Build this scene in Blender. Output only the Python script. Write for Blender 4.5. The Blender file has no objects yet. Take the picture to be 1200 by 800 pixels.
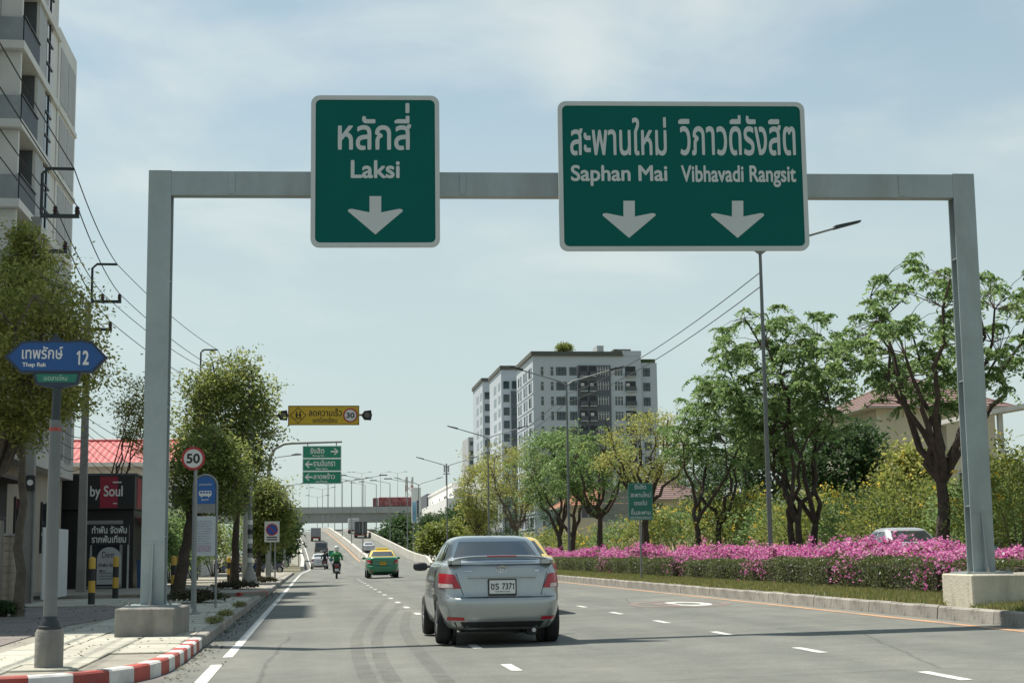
import bpy, bmesh, math, random
import numpy as np
from mathutils import Vector, Matrix, geometry

# ------------------------------------------------------------------ camera, sky, sun, exposure
scene = bpy.context.scene
coll = scene.collection
F, CX, CY, EYE = 1795.0, 600.0, 400.0, 1.25          # focal length and centre in photo pixels, eye height
YAW, PITCH, ROLL = math.atan2(230, F), math.atan2(248, F), math.radians(0.73)
cam_data = bpy.data.cameras.new('camera')
cam = bpy.data.objects.new('camera', cam_data)
coll.objects.link(cam)
cam_data.sensor_width = 36.0
cam_data.lens = F / 1200.0 * 36.0
cam_data.clip_start, cam_data.clip_end = 0.1, 6000.0
cam.location = (0, 0, EYE)
cam.rotation_euler = (Matrix.Rotation(-YAW, 3, 'Z') @ Matrix.Rotation(math.pi / 2 + PITCH, 3, 'X') @ Matrix.Rotation(-ROLL, 3, 'Z')).to_euler()
scene.camera = cam

SUNV = Vector((-0.34, 0.36, 1.0)).normalized()       # direction towards the sun
sun_el = math.asin(SUNV.z)
sun_az = math.atan2(SUNV.x, SUNV.y)
world = bpy.data.worlds.new('World')
scene.world = world
world.use_nodes = True
wn, wl = world.node_tree.nodes, world.node_tree.links
wn.clear()
w_out = wn.new('ShaderNodeOutputWorld')
w_bg = wn.new('ShaderNodeBackground')
w_sky = wn.new('ShaderNodeTexSky')
w_sky.sky_type = 'NISHITA'
w_sky.sun_disc = False
w_sky.sun_elevation = sun_el
w_sky.sun_rotation = sun_az
w_sky.air_density, w_sky.dust_density, w_sky.ozone_density = 1.0, 1.2, 1.5
w_bg.inputs['Strength'].default_value = 0.088
tc = wn.new('ShaderNodeTexCoord')
sep = wn.new('ShaderNodeSeparateXYZ'); wl.new(tc.outputs['Generated'], sep.inputs[0])
# pale haze thickening towards the horizon, the same all the way round
hr = wn.new('ShaderNodeValToRGB'); hr.color_ramp.interpolation = 'EASE'
e_ = hr.color_ramp.elements
e_[0].position, e_[0].color = 0.0, (0.93, 0.93, 0.93, 1)
e_[1].position, e_[1].color = 0.75, (0.12, 0.12, 0.12, 1)
for p_, c_ in ((0.16, 0.76), (0.34, 0.45)):
    q_ = e_.new(p_); q_.color = (c_, c_, c_, 1)
wl.new(sep.outputs['Z'], hr.inputs[0])
hm = wn.new('ShaderNodeMixRGB'); wl.new(hr.outputs['Color'], hm.inputs[0]); wt = wn.new('ShaderNodeMixRGB'); wt.blend_type = 'MULTIPLY'; wt.inputs[0].default_value = 1.0
wt.inputs[2].default_value = (0.60, 0.81, 0.80, 1); wl.new(w_sky.outputs[0], wt.inputs[1]); wl.new(wt.outputs[0], hm.inputs[1])
hm.inputs[2].default_value = (4.35, 4.95, 4.80, 1)
# thin soft clouds, projected on a layer overhead
zc = wn.new('ShaderNodeMath'); zc.operation = 'ADD'; zc.inputs[1].default_value = 0.16; wl.new(sep.outputs['Z'], zc.inputs[0])
dx = wn.new('ShaderNodeMath'); dx.operation = 'DIVIDE'; wl.new(sep.outputs['X'], dx.inputs[0]); wl.new(zc.outputs[0], dx.inputs[1])
dy = wn.new('ShaderNodeMath'); dy.operation = 'DIVIDE'; wl.new(sep.outputs['Y'], dy.inputs[0]); wl.new(zc.outputs[0], dy.inputs[1])
cmb = wn.new('ShaderNodeCombineXYZ'); wl.new(dx.outputs[0], cmb.inputs[0]); wl.new(dy.outputs[0], cmb.inputs[1]); cmb.inputs[2].default_value = 12.4
cn = wn.new('ShaderNodeTexNoise'); cn.inputs['Scale'].default_value = 2.0; cn.inputs['Detail'].default_value = 5.0
cn.inputs['Roughness'].default_value = 0.5; cn.inputs['Distortion'].default_value = 0.25
wl.new(cmb.outputs[0], cn.inputs['Vector'])
cr = wn.new('ShaderNodeValToRGB'); cr.color_ramp.interpolation = 'EASE'
cr.color_ramp.elements[0].position, cr.color_ramp.elements[1].position = 0.40, 0.74
wl.new(cn.outputs['Fac'], cr.inputs[0])
ce = wn.new('ShaderNodeMapRange'); ce.interpolation_type = 'SMOOTHSTEP'; ce.inputs[1].default_value = 0.04; ce.inputs[2].default_value = 0.30; ce.inputs[4].default_value = 0.62
wl.new(sep.outputs['Z'], ce.inputs[0])
cf = wn.new('ShaderNodeMath'); cf.operation = 'MULTIPLY'; wl.new(ce.outputs[0], cf.inputs[1]); wl.new(cr.outputs['Color'], cf.inputs[0])
cm = wn.new('ShaderNodeMixRGB'); wl.new(cf.outputs[0], cm.inputs[0]); wl.new(hm.outputs[0], cm.inputs[1])
cm.inputs[2].default_value = (5.9, 6.1, 5.7, 1)
wl.new(cm.outputs[0], w_bg.inputs['Color'])
wl.new(w_bg.outputs[0], w_out.inputs[0])

sun_data = bpy.data.lights.new('sun', 'SUN')
sun_data.energy = 4.1
sun_data.angle = math.radians(0.6)
sun_data.color = (1.0, 0.93, 0.83)
sun = bpy.data.objects.new('sun', sun_data)
coll.objects.link(sun)
sun.rotation_euler = SUNV.to_track_quat('Z', 'Y').to_euler()
sun.location = (-20, 20, 60)
scene.view_settings.view_transform = 'Standard'
scene.view_settings.look = 'None'
scene.view_settings.gamma = 1.0
scene.view_settings.exposure = 0.76
scene.cycles.use_denoising = True

# ------------------------------------------------------------------ photo pixel -> place helpers (distance from what a thing touches)
def ray(u, v):
    x, y = (u - CX) / F, -(v - CY) / F
    c, s = math.cos(ROLL), math.sin(ROLL)
    x, y = x * c + y * s, -x * s + y * c
    f = math.cos(PITCH) - y * math.sin(PITCH); z = math.sin(PITCH) + y * math.cos(PITCH)
    return x * math.cos(YAW) + f * math.sin(YAW), f * math.cos(YAW) - x * math.sin(YAW), z
def on_ground(u, v, z=0.0):
    X, Y, Z = ray(u, v); t = (z - EYE) / Z
    return Vector((t * X, t * Y, z))
def at_y(u, v, Y0):
    X, Y, Z = ray(u, v); t = Y0 / Y
    return Vector((t * X, Y0, EYE + t * Z))

rnd = random.Random(11)
rng = np.random.default_rng(5)

# ------------------------------------------------------------------ materials
MATS = {}
def M(name, col, rough=0.65, metal=0.0, var=0.10, scale=3.0, bump=0.0, bscale=40.0, coat=0.0, dirt=0.0, dirtcol=(0.06, 0.055, 0.045), obrand=0.0, spec=0.5, detail=5.0, streak=False):
    if name in MATS: return MATS[name]
    m = bpy.data.materials.new(name); m.use_nodes = True
    N, L = m.node_tree.nodes, m.node_tree.links
    b = N['Principled BSDF']
    b.inputs['Roughness'].default_value = rough; b.inputs['Metallic'].default_value = metal
    b.inputs['Specular IOR Level'].default_value = spec
    if coat: b.inputs['Coat Weight'].default_value = coat; b.inputs['Coat Roughness'].default_value = 0.06
    t = N.new('ShaderNodeTexCoord')
    out = None
    if var > 0:
        nz = N.new('ShaderNodeTexNoise'); nz.inputs['Scale'].default_value = scale; nz.inputs['Detail'].default_value = detail; nz.inputs['Roughness'].default_value = 0.6
        L.new(t.outputs['Object'], nz.inputs['Vector'])
        rp = N.new('ShaderNodeMapRange'); rp.inputs[1].default_value = 0.3; rp.inputs[2].default_value = 0.7
        rp.inputs[3].default_value = 1 - var; rp.inputs[4].default_value = 1 + var
        L.new(nz.outputs['Fac'], rp.inputs[0])
        mx = N.new('ShaderNodeMixRGB'); mx.blend_type = 'MULTIPLY'; mx.inputs[0].default_value = 1
        mx.inputs[1].default_value = (*col, 1); L.new(rp.outputs[0], mx.inputs[2]); out = mx.outputs[0]
    if obrand > 0:
        oi = N.new('ShaderNodeObjectInfo'); r2 = N.new('ShaderNodeMapRange')
        r2.inputs[3].default_value = 1 - obrand; r2.inputs[4].default_value = 1 + obrand
        L.new(oi.outputs['Random'], r2.inputs[0])
        m2 = N.new('ShaderNodeMixRGB'); m2.blend_type = 'MULTIPLY'; m2.inputs[0].default_value = 1
        if out: L.new(out, m2.inputs[1])
        else: m2.inputs[1].default_value = (*col, 1)
        L.new(r2.outputs[0], m2.inputs[2]); out = m2.outputs[0]
    if dirt > 0:
        mp = N.new('ShaderNodeMapping'); mp.inputs['Scale'].default_value = (1.0, 1.0, 0.18) if streak else (1, 1, 1)
        L.new(t.outputs['Object'], mp.inputs[0])
        n3 = N.new('ShaderNodeTexNoise'); n3.inputs['Scale'].default_value = scale * 0.9; n3.inputs['Detail'].default_value = 8; n3.inputs['Roughness'].default_value = 0.68
        L.new(mp.outputs[0], n3.inputs['Vector'])
        r3 = N.new('ShaderNodeMapRange'); r3.inputs[1].default_value = 0.48; r3.inputs[2].default_value = 0.75
        r3.inputs[3].default_value = 0; r3.inputs[4].default_value = dirt
        L.new(n3.outputs['Fac'], r3.inputs[0])
        m3 = N.new('ShaderNodeMixRGB'); L.new(r3.outputs[0], m3.inputs[0])
        if out: L.new(out, m3.inputs[1])
        else: m3.inputs[1].default_value = (*col, 1)
        m3.inputs[2].default_value = (*dirtcol, 1); out = m3.outputs[0]
    if out: L.new(out, b.inputs['Base Color'])
    else: b.inputs['Base Color'].default_value = (*col, 1)
    if bump > 0:
        nb = N.new('ShaderNodeTexNoise'); nb.inputs['Scale'].default_value = bscale; nb.inputs['Detail'].default_value = 4
        L.new(t.outputs['Object'], nb.inputs['Vector'])
        bp = N.new('ShaderNodeBump'); bp.inputs['Strength'].default_value = bump; bp.inputs['Distance'].default_value = 0.02
        L.new(nb.outputs['Fac'], bp.inputs['Height']); L.new(bp.outputs[0], b.inputs['Normal'])
    MATS[name] = m
    return m

def leafmat(name, cols, trans=0.35, rough=0.55):
    """leaf material: colour drawn per leaf from a ramp, some light passes through"""
    if name in MATS: return MATS[name]
    m = bpy.data.materials.new(name); m.use_nodes = True
    N, L = m.node_tree.nodes, m.node_tree.links
    b = N['Principled BSDF']; o = N['Material Output']
    g = N.new('ShaderNodeNewGeometry'); r = N.new('ShaderNodeValToRGB')
    e = r.color_ramp.elements
    for i, c in enumerate(cols):
        p = i / (len(cols) - 1)
        el = e[0] if i == 0 else (e[1] if i == len(cols) - 1 else e.new(p))
        el.position = p; el.color = (*c, 1)
    L.new(g.outputs['Random Per Island'], r.inputs[0])
    L.new(r.outputs[0], b.inputs['Base Color'])
    b.inputs['Roughness'].default_value = rough
    b.inputs['Specular IOR Level'].default_value = 0.3
    tr = N.new('ShaderNodeBsdfTranslucent'); L.new(r.outputs[0], tr.inputs[0])
    mx = N.new('ShaderNodeMixShader'); mx.inputs[0].default_value = trans
    L.new(b.outputs[0], mx.inputs[1]); L.new(tr.outputs[0], mx.inputs[2]); L.new(mx.outputs[0], o.inputs[0])
    MATS[name] = m
    return m

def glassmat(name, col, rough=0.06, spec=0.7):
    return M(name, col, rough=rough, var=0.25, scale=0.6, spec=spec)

# ------------------------------------------------------------------ mesh helpers
class MB:
    def __init__(s): s.v = []; s.f = []
    def add(s, vs, fs):
        k = len(s.v); s.v += [tuple(p) for p in vs]; s.f += [tuple(i + k for i in f) for f in fs]; return s
    def box(s, x0, x1, y0, y1, z0, z1):
        return s.add([(x0, y0, z0), (x1, y0, z0), (x1, y1, z0), (x0, y1, z0), (x0, y0, z1), (x1, y0, z1), (x1, y1, z1), (x0, y1, z1)],
                     [(0, 3, 2, 1), (4, 5, 6, 7), (0, 1, 5, 4), (1, 2, 6, 5), (2, 3, 7, 6), (3, 0, 4, 7)])
    def bbox(s, x0, x1, y0, y1, z0, z1, b=0.01):
        """box with bevelled vertical and top edges"""
        def ring(i, z): 
            return [(x0 + i, y0, z), (x1 - i, y0, z), (x1, y0 + i, z), (x1, y1 - i, z), (x1 - i, y1, z), (x0 + i, y1, z), (x0, y1 - i, z), (x0, y0 + i, z)]
        r0, r1 = ring(b, z0), ring(b, z1 - b)
        r2 = [(x0 + b + (b if False else 0), y0 + b, z1), (x1 - b, y0 + b, z1), (x1 - b, y0 + b, z1), (x1 - b, y1 - b, z1), (x1 - b, y1 - b, z1), (x0 + b, y1 - b, z1), (x0 + b, y1 - b, z1), (x0 + b, y0 + b, z1)]
        r2 = [(x0 + 1.5 * b, y0 + b, z1), (x1 - 1.5 * b, y0 + b, z1), (x1 - b, y0 + 1.5 * b, z1), (x1 - b, y1 - 1.5 * b, z1), (x1 - 1.5 * b, y1 - b, z1), (x0 + 1.5 * b, y1 - b, z1), (x0 + b, y1 - 1.5 * b, z1), (x0 + b, y0 + 1.5 * b, z1)]
        vs = r0 + r1 + r2; fs = [tuple(range(7, -1, -1)), tuple(range(16, 24))]
        for a in (0, 8):
            for i in range(8): fs.append((a + i, a + (i + 1) % 8, a + 8 + (i + 1) % 8, a + 8 + i))
        return s.add(vs, fs)
    def tube(s, pts, rad, n=8, cap=True):
        """tube along points, radius a number or list"""
        pts = [Vector(p) for p in pts]
        if not hasattr(rad, '__len__'): rad = [rad] * len(pts)
        vs = []; fs = []
        ref = None
        for i, p in enumerate(pts):
            d = (pts[min(i + 1, len(pts) - 1)] - pts[max(i - 1, 0)])
            d = d.normalized() if d.length > 1e-9 else Vector((0, 0, 1))
            if ref is None: ref = Vector((1, 0, 0)) if abs(d.x) < 0.9 else Vector((0, 1, 0))
            a = (ref - d * ref.dot(d)).normalized(); b = d.cross(a); ref = a
            for k in range(n):
                t = 2 * math.pi * k / n
                vs.append(p + (a * math.cos(t) + b * math.sin(t)) * rad[i])
        for i in range(len(pts) - 1):
            for k in range(n):
                fs.append((i * n + k, i * n + (k + 1) % n, (i + 1) * n + (k + 1) % n, (i + 1) * n + k))
        if cap:
            fs.append(tuple(range(n - 1, -1, -1))); fs.append(tuple((len(pts) - 1) * n + k for k in range(n)))
        return s.add(vs, fs)
    def lathe(s, prof, n=16, c=(0, 0, 0)):
        """revolve (radius, z) profile about z"""
        vs = []; fs = []
        for r, z in prof:
            for k in range(n):
                t = 2 * math.pi * k / n; vs.append((c[0] + r * math.cos(t), c[1] + r * math.sin(t), c[2] + z))
        for i in range(len(prof) - 1):
            for k in range(n): fs.append((i * n + k, i * n + (k + 1) % n, (i + 1) * n + (k + 1) % n, (i + 1) * n + k))
        fs.append(tuple(range(n - 1, -1, -1))); fs.append(tuple((len(prof) - 1) * n + k for k in range(n)))
        return s.add(vs, fs)
    def prism(s, poly, axis, a, b):
        """extrude a polygon; axis 'y': poly is (x,z) from y=a to b; axis 'x': poly (y,z); axis 'z': poly (x,y)"""
        f = {'y': lambda p, t: (p[0], t, p[1]), 'x': lambda p, t: (t, p[0], p[1]), 'z': lambda p, t: (p[0], p[1], t)}[axis]
        n = len(poly)
        vs = [f(p, a) for p in poly] + [f(p, b) for p in poly]
        fs = [tuple(range(n)), tuple(range(2 * n - 1, n - 1, -1))] + [(i, i + n, (i + 1) % n + n, (i + 1) % n) for i in range(n)]
        return s.add(vs, fs)
    def mesh(s, name, smooth=False):
        me = bpy.data.meshes.new(name); me.from_pydata(s.v, [], s.f)
        if smooth:
            me.polygons.foreach_set('use_smooth', [True] * len(me.polygons))
        bm = bmesh.new(); bm.from_mesh(me); bmesh.ops.recalc_face_normals(bm, faces=bm.faces); bm.to_mesh(me); bm.free()
        if smooth:
            try: me.set_sharp_from_angle(angle=math.radians(38))
            except Exception: pass
        return me

def link(name, data, mat=None, parent=None, loc=None):
    o = bpy.data.objects.new(name, data); coll.objects.link(o)
    if mat is not None and not data.materials: data.materials.append(mat)
    if parent: o.parent = parent
    if loc is not None: o.location = loc
    return o
def part(name, mb, mat, parent=None, smooth=False, loc=None):
    return link(name, mb.mesh(name, smooth), mat, parent, loc)
def tag(o, label=None, cat=None, group=None, kind=None):
    if label: o['label'] = label
    if cat: o['category'] = cat
    if group: o['group'] = group
    if kind: o['kind'] = kind
    return o
def thing(name, label, cat, loc=(0, 0, 0), rz=0.0, group=None):
    o = bpy.data.objects.new(name, None); coll.objects.link(o)
    o.location = loc; o.rotation_euler = (0, 0, rz); o.empty_display_size = 0.3
    return tag(o, label, cat, group)
def copy_tree(o, parent=None):
    c = o.copy(); coll.objects.link(c); c.parent = parent
    for ch in list(o.children): copy_tree(ch, c)
    return c
def place(root, loc, rz=0.0, label=None, group=None, s=1.0):
    c = copy_tree(root); c.location = loc; c.rotation_euler = (0, 0, rz); c.scale = (s, s, s)
    if label: c['label'] = label
    if group: c['group'] = group
    return c

# ------------------------------------------------------------------ lettering (built-in font, refilled so that overlapping strokes stay whole)
UPPER = 'ิีึืั็'; TONE = '่้๊๋์'
def text_loops(body, bold):
    cu = bpy.data.curves.new('t', 'FONT'); cu.body = body; cu.resolution_u = 4
    ob = bpy.data.objects.new('t', cu); coll.objects.link(ob)
    dg = bpy.context.evaluated_depsgraph_get()
    c = ob.evaluated_get(dg).to_curve(dg)
    loops = []
    for sp in c.splines:
        pts = []
        if sp.type == 'BEZIER':
            bp = sp.bezier_points; n = len(bp)
            for i in range(n):
                a, b = bp[i], bp[(i + 1) % n]
                straight = (a.handle_right - a.co).length < 1e-6 and (b.handle_left - b.co).length < 1e-6
                seg = geometry.interpolate_bezier(a.co, a.handle_right, b.handle_left, b.co, 3 if straight else 6)[:-1]
                pts += [(p.x, p.y) for p in seg]
        else:
            pts = [(p.co.x, p.co.y) for p in sp.points]
        ci = getattr(sp, 'character_index', 0)
        ch = body[ci] if ci < len(body) else ''
        pv = body[ci - 1] if ci > 0 else ''
        if ch in TONE and pv in UPPER: pts = [(x, y + 0.25) for x, y in pts]
        if ch == '1':
            xa, xb = min(p[0] for p in pts), max(p[0] for p in pts); yb = max(p[1] for p in pts); ya = min(p[1] for p in pts)
            h1_ = yb - ya; w1_ = xb - xa; fl_ = [(xa, ya), (xb, ya), (xb, yb), (xb - 0.7 * w1_, yb), (xa - 0.19 * h1_, yb - 0.15 * h1_), (xa - 0.19 * h1_, yb - 0.25 * h1_), (xa, yb - 0.18 * h1_)]
            area = sum(pts[i - 1][0] * pts[i][1] - pts[i][0] * pts[i - 1][1] for i in range(len(pts)))
            pts = fl_ if area > 0 else fl_[::-1]
        q = []
        for p in pts:
            if not q or (abs(p[0] - q[-1][0]) + abs(p[1] - q[-1][1])) > 1e-4: q.append(p)
        if len(q) > 2 and (abs(q[0][0] - q[-1][0]) + abs(q[0][1] - q[-1][1])) < 1e-4: q.pop()
        if len(q) > 2: loops.append(q)
    ob.to_curve_clear() if hasattr(ob, 'to_curve_clear') else None
    bpy.data.objects.remove(ob); bpy.data.curves.remove(cu)
    if bold:
        res = []
        for q in loops:
            n = len(q); r = []
            for i in range(n):
                x0, y0 = q[i - 1]; x1, y1 = q[i]; x2, y2 = q[(i + 1) % n]
                ax, ay = x1 - x0, y1 - y0; bx, by = x2 - x1, y2 - y1
                la, lb = math.hypot(ax, ay) or 1, math.hypot(bx, by) or 1
                nx, ny = -(ay / la + by / lb), (ax / la + bx / lb)
                l = math.hypot(nx, ny) or 1
                r.append((x1 + nx / l * bold, y1 + ny / l * bold))
            res.append(r)
        loops = res
    return loops
def winding(loops, x, y):
    w = 0
    for q in loops:
        x0, y0 = q[-1]
        for x1, y1 in q:
            if y0 <= y < y1 or y1 <= y < y0:
                t = (y - y0) / (y1 - y0)
                if x < x0 + t * (x1 - x0): w += 1 if y1 > y0 else -1
            x0, y0 = x1, y1
    return w
TEXT = {}
def text_poly(body, bold=0.012):
    """list of (verts2d, faces), normalised to a 0..1 box"""
    k = (body, bold)
    if k in TEXT: return TEXT[k]
    loops = text_loops(body, bold)
    vs = []; es = []
    for q in loops:
        s = len(vs); vs += [Vector(p) for p in q]; n = len(q)
        es += [(s + i, s + (i + 1) % n) for i in range(n)]
    ov, oe, of = geometry.delaunay_2d_cdt(vs, es, [], 0, 1e-6)[:3]
    fs = []
    for f in of:
        cx = sum(ov[i].x for i in f) / len(f); cy = sum(ov[i].y for i in f) / len(f)
        if winding(loops, cx, cy) != 0: fs.append(tuple(f))
    used = sorted({i for f in fs for i in f}); mp = {a: b for b, a in enumerate(used)}
    vv = [(ov[i].x, ov[i].y) for i in used]; fs = [tuple(mp[i] for i in f) for f in fs]
    x0, x1 = min(p[0] for p in vv), max(p[0] for p in vv); y0, y1 = min(p[1] for p in vv), max(p[1] for p in vv)
    vv = [((p[0] - x0) / (x1 - x0), (p[1] - y0) / (y1 - y0)) for p in vv]
    TEXT[k] = (vv, fs, (x1 - x0) / (y1 - y0))
    return TEXT[k]
def lettering(body, x0, x1, z0, z1, y, mat, parent, name='lettering', bold=0.012, flip=False):
    """flat lettering facing -y, fitted to a box in the parent's x,z plane"""
    vv, fs, asp = text_poly(body, bold)
    if x1 is None: x1 = x0 + (z1 - z0) * asp
    mb = MB().add([(x0 + p[0] * (x1 - x0), y, z0 + p[1] * (z1 - z0)) for p in vv], fs)
    me = bpy.data.meshes.new(name); me.from_pydata(mb.v, [], mb.f)
    bm = bmesh.new(); bm.from_mesh(me); bm.normal_update()
    for f in bm.faces:
        if f.normal.y > 0: f.normal_flip()
    bm.to_mesh(me); bm.free()
    return link(name, me, mat, parent)
def sheet(poly, y):
    """flat polygon in x,z at depth y as a thin plate 2 mm thick"""
    return MB().prism(poly, 'y', y - 0.002, y)
def rrect(x0, x1, z0, z1, r, n=5):
    p = []
    for cx, cz, a in ((x1 - r, z0 + r, -90), (x1 - r, z1 - r, 0), (x0 + r, z1 - r, 90), (x0 + r, z0 + r, 180)):
        for k in range(n + 1):
            t = math.radians(a + 90 * k / n); p.append((cx + r * math.cos(t), cz + r * math.sin(t)))
    return p
def circle(cx, cz, r, n=28):
    return [(cx + r * math.cos(2 * math.pi * k / n), cz + r * math.sin(2 * math.pi * k / n)) for k in range(n)]
def ring_plate(poly_out, poly_in, y0, y1):
    """closed frame between two polygons with the same count, facing -y"""
    n = len(poly_out); mb = MB()
    vs = [(p[0], y0, p[1]) for p in poly_out] + [(p[0], y0, p[1]) for p in poly_in] + [(p[0], y1, p[1]) for p in poly_out] + [(p[0], y1, p[1]) for p in poly_in]
    fs = []
    for i in range(n):
        j = (i + 1) % n
        fs += [(i, j, n + j, n + i), (2 * n + i, 3 * n + i, 3 * n + j, 2 * n + j), (i, 2 * n + i, 2 * n + j, j), (n + i, n + j, 3 * n + j, 3 * n + i)]
    return mb.add(vs, fs)

# ------------------------------------------------------------------ ground, road, flyover ramp
S = 0.0175                                    # crossfall of the carriageway
def sm(a, b, t):
    t = min(1, max(0, (t - a) / (b - a))); return t * t * (3 - 2 * t)
def ramp(y):
    if y < 150: return 0.0
    if y < 200: return 0.042 * (y - 150) ** 2 / 100
    if y < 310: return 1.05 + 0.042 * (y - 200)
    if y < 380: return 5.67 + 0.042 * (y - 310) - 0.042 * (y - 310) ** 2 / 70 * 0.75
    return 5.67 + 2.94 - 2.205 - (y - 380) * 0.021
def shift(y): return 0.0 if y < 110 else -4.5 * ((y - 110) / 230.0) ** 1.6
def xl(y): return -1.6 + 0.75 * sm(105, 150, y) + shift(y)
def xr(y): return 9.5 + 2.7 * sm(85, 150, y) + shift(y)
def roadz(x, y): return S * x * (1 - sm(100, 150, y)) + ramp(y)
def road_pt(u, v):
    X, Y, Z = ray(u, v); t = EYE / (S * X - Z); return Vector((t * X, t * Y, EYE + t * Z))

def asphalt(name, c1, c2, c3, streaky=True):
    m = bpy.data.materials.new(name); m.use_nodes = True
    N, L = m.node_tree.nodes, m.node_tree.links; b = N['Principled BSDF']
    t = N.new('ShaderNodeTexCoord')
    mp = N.new('ShaderNodeMapping'); mp.inputs['Scale'].default_value = (1.1, 0.045, 1) if streaky else (1, 1, 1); L.new(t.outputs['Object'], mp.inputs[0])
    n1 = N.new('ShaderNodeTexNoise'); n1.inputs['Scale'].default_value = 1.0; n1.inputs['Detail'].default_value = 4; L.new(mp.outputs[0], n1.inputs['Vector'])
    n2 = N.new('ShaderNodeTexNoise'); n2.inputs['Scale'].default_value = 0.35; n2.inputs['Detail'].default_value = 8; n2.inputs['Roughness'].default_value = 0.65; L.new(t.outputs['Object'], n2.inputs['Vector'])
    n3 = N.new('ShaderNodeTexNoise'); n3.inputs['Scale'].default_value = 55; n3.inputs['Detail'].default_value = 3; L.new(t.outputs['Object'], n3.inputs['Vector'])
    r1 = N.new('ShaderNodeValToRGB'); e = r1.color_ramp.elements
    e[0].position, e[0].color = 0.32, (*c1, 1); e[1].position, e[1].color = 0.68, (*c3, 1)
    k = e.new(0.5); k.color = (*c2, 1)
    ad = N.new('ShaderNodeMixRGB'); ad.inputs[0].default_value = 0.5; L.new(n1.outputs['Fac'], ad.inputs[1]); L.new(n2.outputs['Fac'], ad.inputs[2])
    L.new(ad.outputs[0], r1.inputs[0])
    mr = N.new('ShaderNodeMapRange'); mr.inputs[1].default_value = 0.3; mr.inputs[2].default_value = 0.7; mr.inputs[3].default_value = 0.76; mr.inputs[4].default_value = 1.22
    L.new(n3.outputs['Fac'], mr.inputs[0])
    mu = N.new('ShaderNodeMixRGB'); mu.blend_type = 'MULTIPLY'; mu.inputs[0].default_value = 1; L.new(r1.outputs[0], mu.inputs[1]); L.new(mr.outputs[0], mu.inputs[2])
    n4 = N.new('ShaderNodeTexNoise'); n4.inputs['Scale'].default_value = 2.6; n4.inputs['Detail'].default_value = 6; n4.inputs['Roughness'].default_value = 0.7; L.new(t.outputs['Object'], n4.inputs['Vector'])
    m4 = N.new('ShaderNodeMapRange'); m4.inputs[1].default_value = 0.3; m4.inputs[2].default_value = 0.7; m4.inputs[3].default_value = 0.86; m4.inputs[4].default_value = 1.12; L.new(n4.outputs['Fac'], m4.inputs[0])
    x4 = N.new('ShaderNodeMixRGB'); x4.blend_type = 'MULTIPLY'; x4.inputs[0].default_value = 1; L.new(mu.outputs[0], x4.inputs[1]); L.new(m4.outputs[0], x4.inputs[2]); mu = x4
    # a few dark hairline cracks and sealed joints
    vo = N.new('ShaderNodeTexVoronoi'); vo.feature = 'DISTANCE_TO_EDGE'; vo.inputs['Scale'].default_value = 0.16
    wv = N.new('ShaderNodeMixRGB'); wv.inputs[0].default_value = 0.25; L.new(t.outputs['Object'], wv.inputs[1]); L.new(n2.outputs['Color'], wv.inputs[2])
    L.new(wv.outputs[0], vo.inputs['Vector'])
    cr_ = N.new('ShaderNodeMapRange'); cr_.inputs[1].default_value = 0.0; cr_.inputs[2].default_value = 0.004; cr_.inputs[3].default_value = 0.62; cr_.inputs[4].default_value = 1.0
    L.new(vo.outputs['Distance'], cr_.inputs[0])
    mc = N.new('ShaderNodeMixRGB'); mc.blend_type = 'MULTIPLY'; mc.inputs[0].default_value = 1; L.new(mu.outputs[0], mc.inputs[1]); L.new(cr_.outputs[0], mc.inputs[2])
    L.new(mc.outputs[0], b.inputs['Base Color'])
    b.inputs['Roughness'].default_value = 0.78; b.inputs['Specular IOR Level'].default_value = 0.35
    bp = N.new('ShaderNodeBump'); bp.inputs['Strength'].default_value = 0.35; bp.inputs['Distance'].default_value = 0.01; L.new(n3.outputs['Fac'], bp.inputs['Height']); L.new(bp.outputs[0], b.inputs['Normal'])
    MATS[name] = m; return m
asphalt_m = asphalt('road_asphalt', (0.098, 0.105, 0.093), (0.137, 0.143, 0.126), (0.19, 0.188, 0.162))
side_m = asphalt('side_asphalt', (0.10, 0.095, 0.09), (0.13, 0.12, 0.115), (0.165, 0.15, 0.14), False)
conc_m = M('concrete', (0.34, 0.33, 0.30), 0.85, var=0.16, scale=2.2, bump=0.4, bscale=30, dirt=0.6, dirtcol=(0.12, 0.11, 0.095))
conc_dark_m = M('kerb_concrete', (0.30, 0.285, 0.25), 0.88, var=0.2, scale=2.5, bump=0.5, bscale=35, dirt=0.85, dirtcol=(0.07, 0.063, 0.052), obrand=0.12)
footing_m = M('footing_concrete', (0.25, 0.24, 0.215), 0.9, var=0.2, scale=3, bump=0.6, bscale=24, dirt=0.7, dirtcol=(0.10, 0.095, 0.085), streak=True)
pale_foot_m = M('footing_pale', (0.50, 0.465, 0.375), 0.9, var=0.12, scale=3, bump=0.5, bscale=24, dirt=0.85, dirtcol=(0.2, 0.18, 0.14), streak=True)
earth_m = M('earth', (0.13, 0.12, 0.075), 0.95, var=0.4, scale=0.4, bump=0.5, bscale=3, dirt=0.6, dirtcol=(0.05, 0.07, 0.025))
white_paint = M('road_paint_white', (0.56, 0.56, 0.53), 0.65, var=0.18, scale=5, dirt=0.95, dirtcol=(0.17, 0.17, 0.155), detail=8)
orange_paint = M('road_paint_orange', (0.42, 0.24, 0.13), 0.75, var=0.2, scale=1.5, dirt=0.95, dirtcol=(0.19, 0.17, 0.14))
red_paint = M('kerb_paint_red', (0.36, 0.055, 0.04), 0.6, var=0.15, scale=4, dirt=0.5, dirtcol=(0.25, 0.16, 0.14), obrand=0.1)
wht_kerb = M('kerb_paint_white', (0.66, 0.65, 0.61), 0.65, var=0.12, scale=4, dirt=0.5, dirtcol=(0.25, 0.23, 0.2), obrand=0.08)

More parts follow.
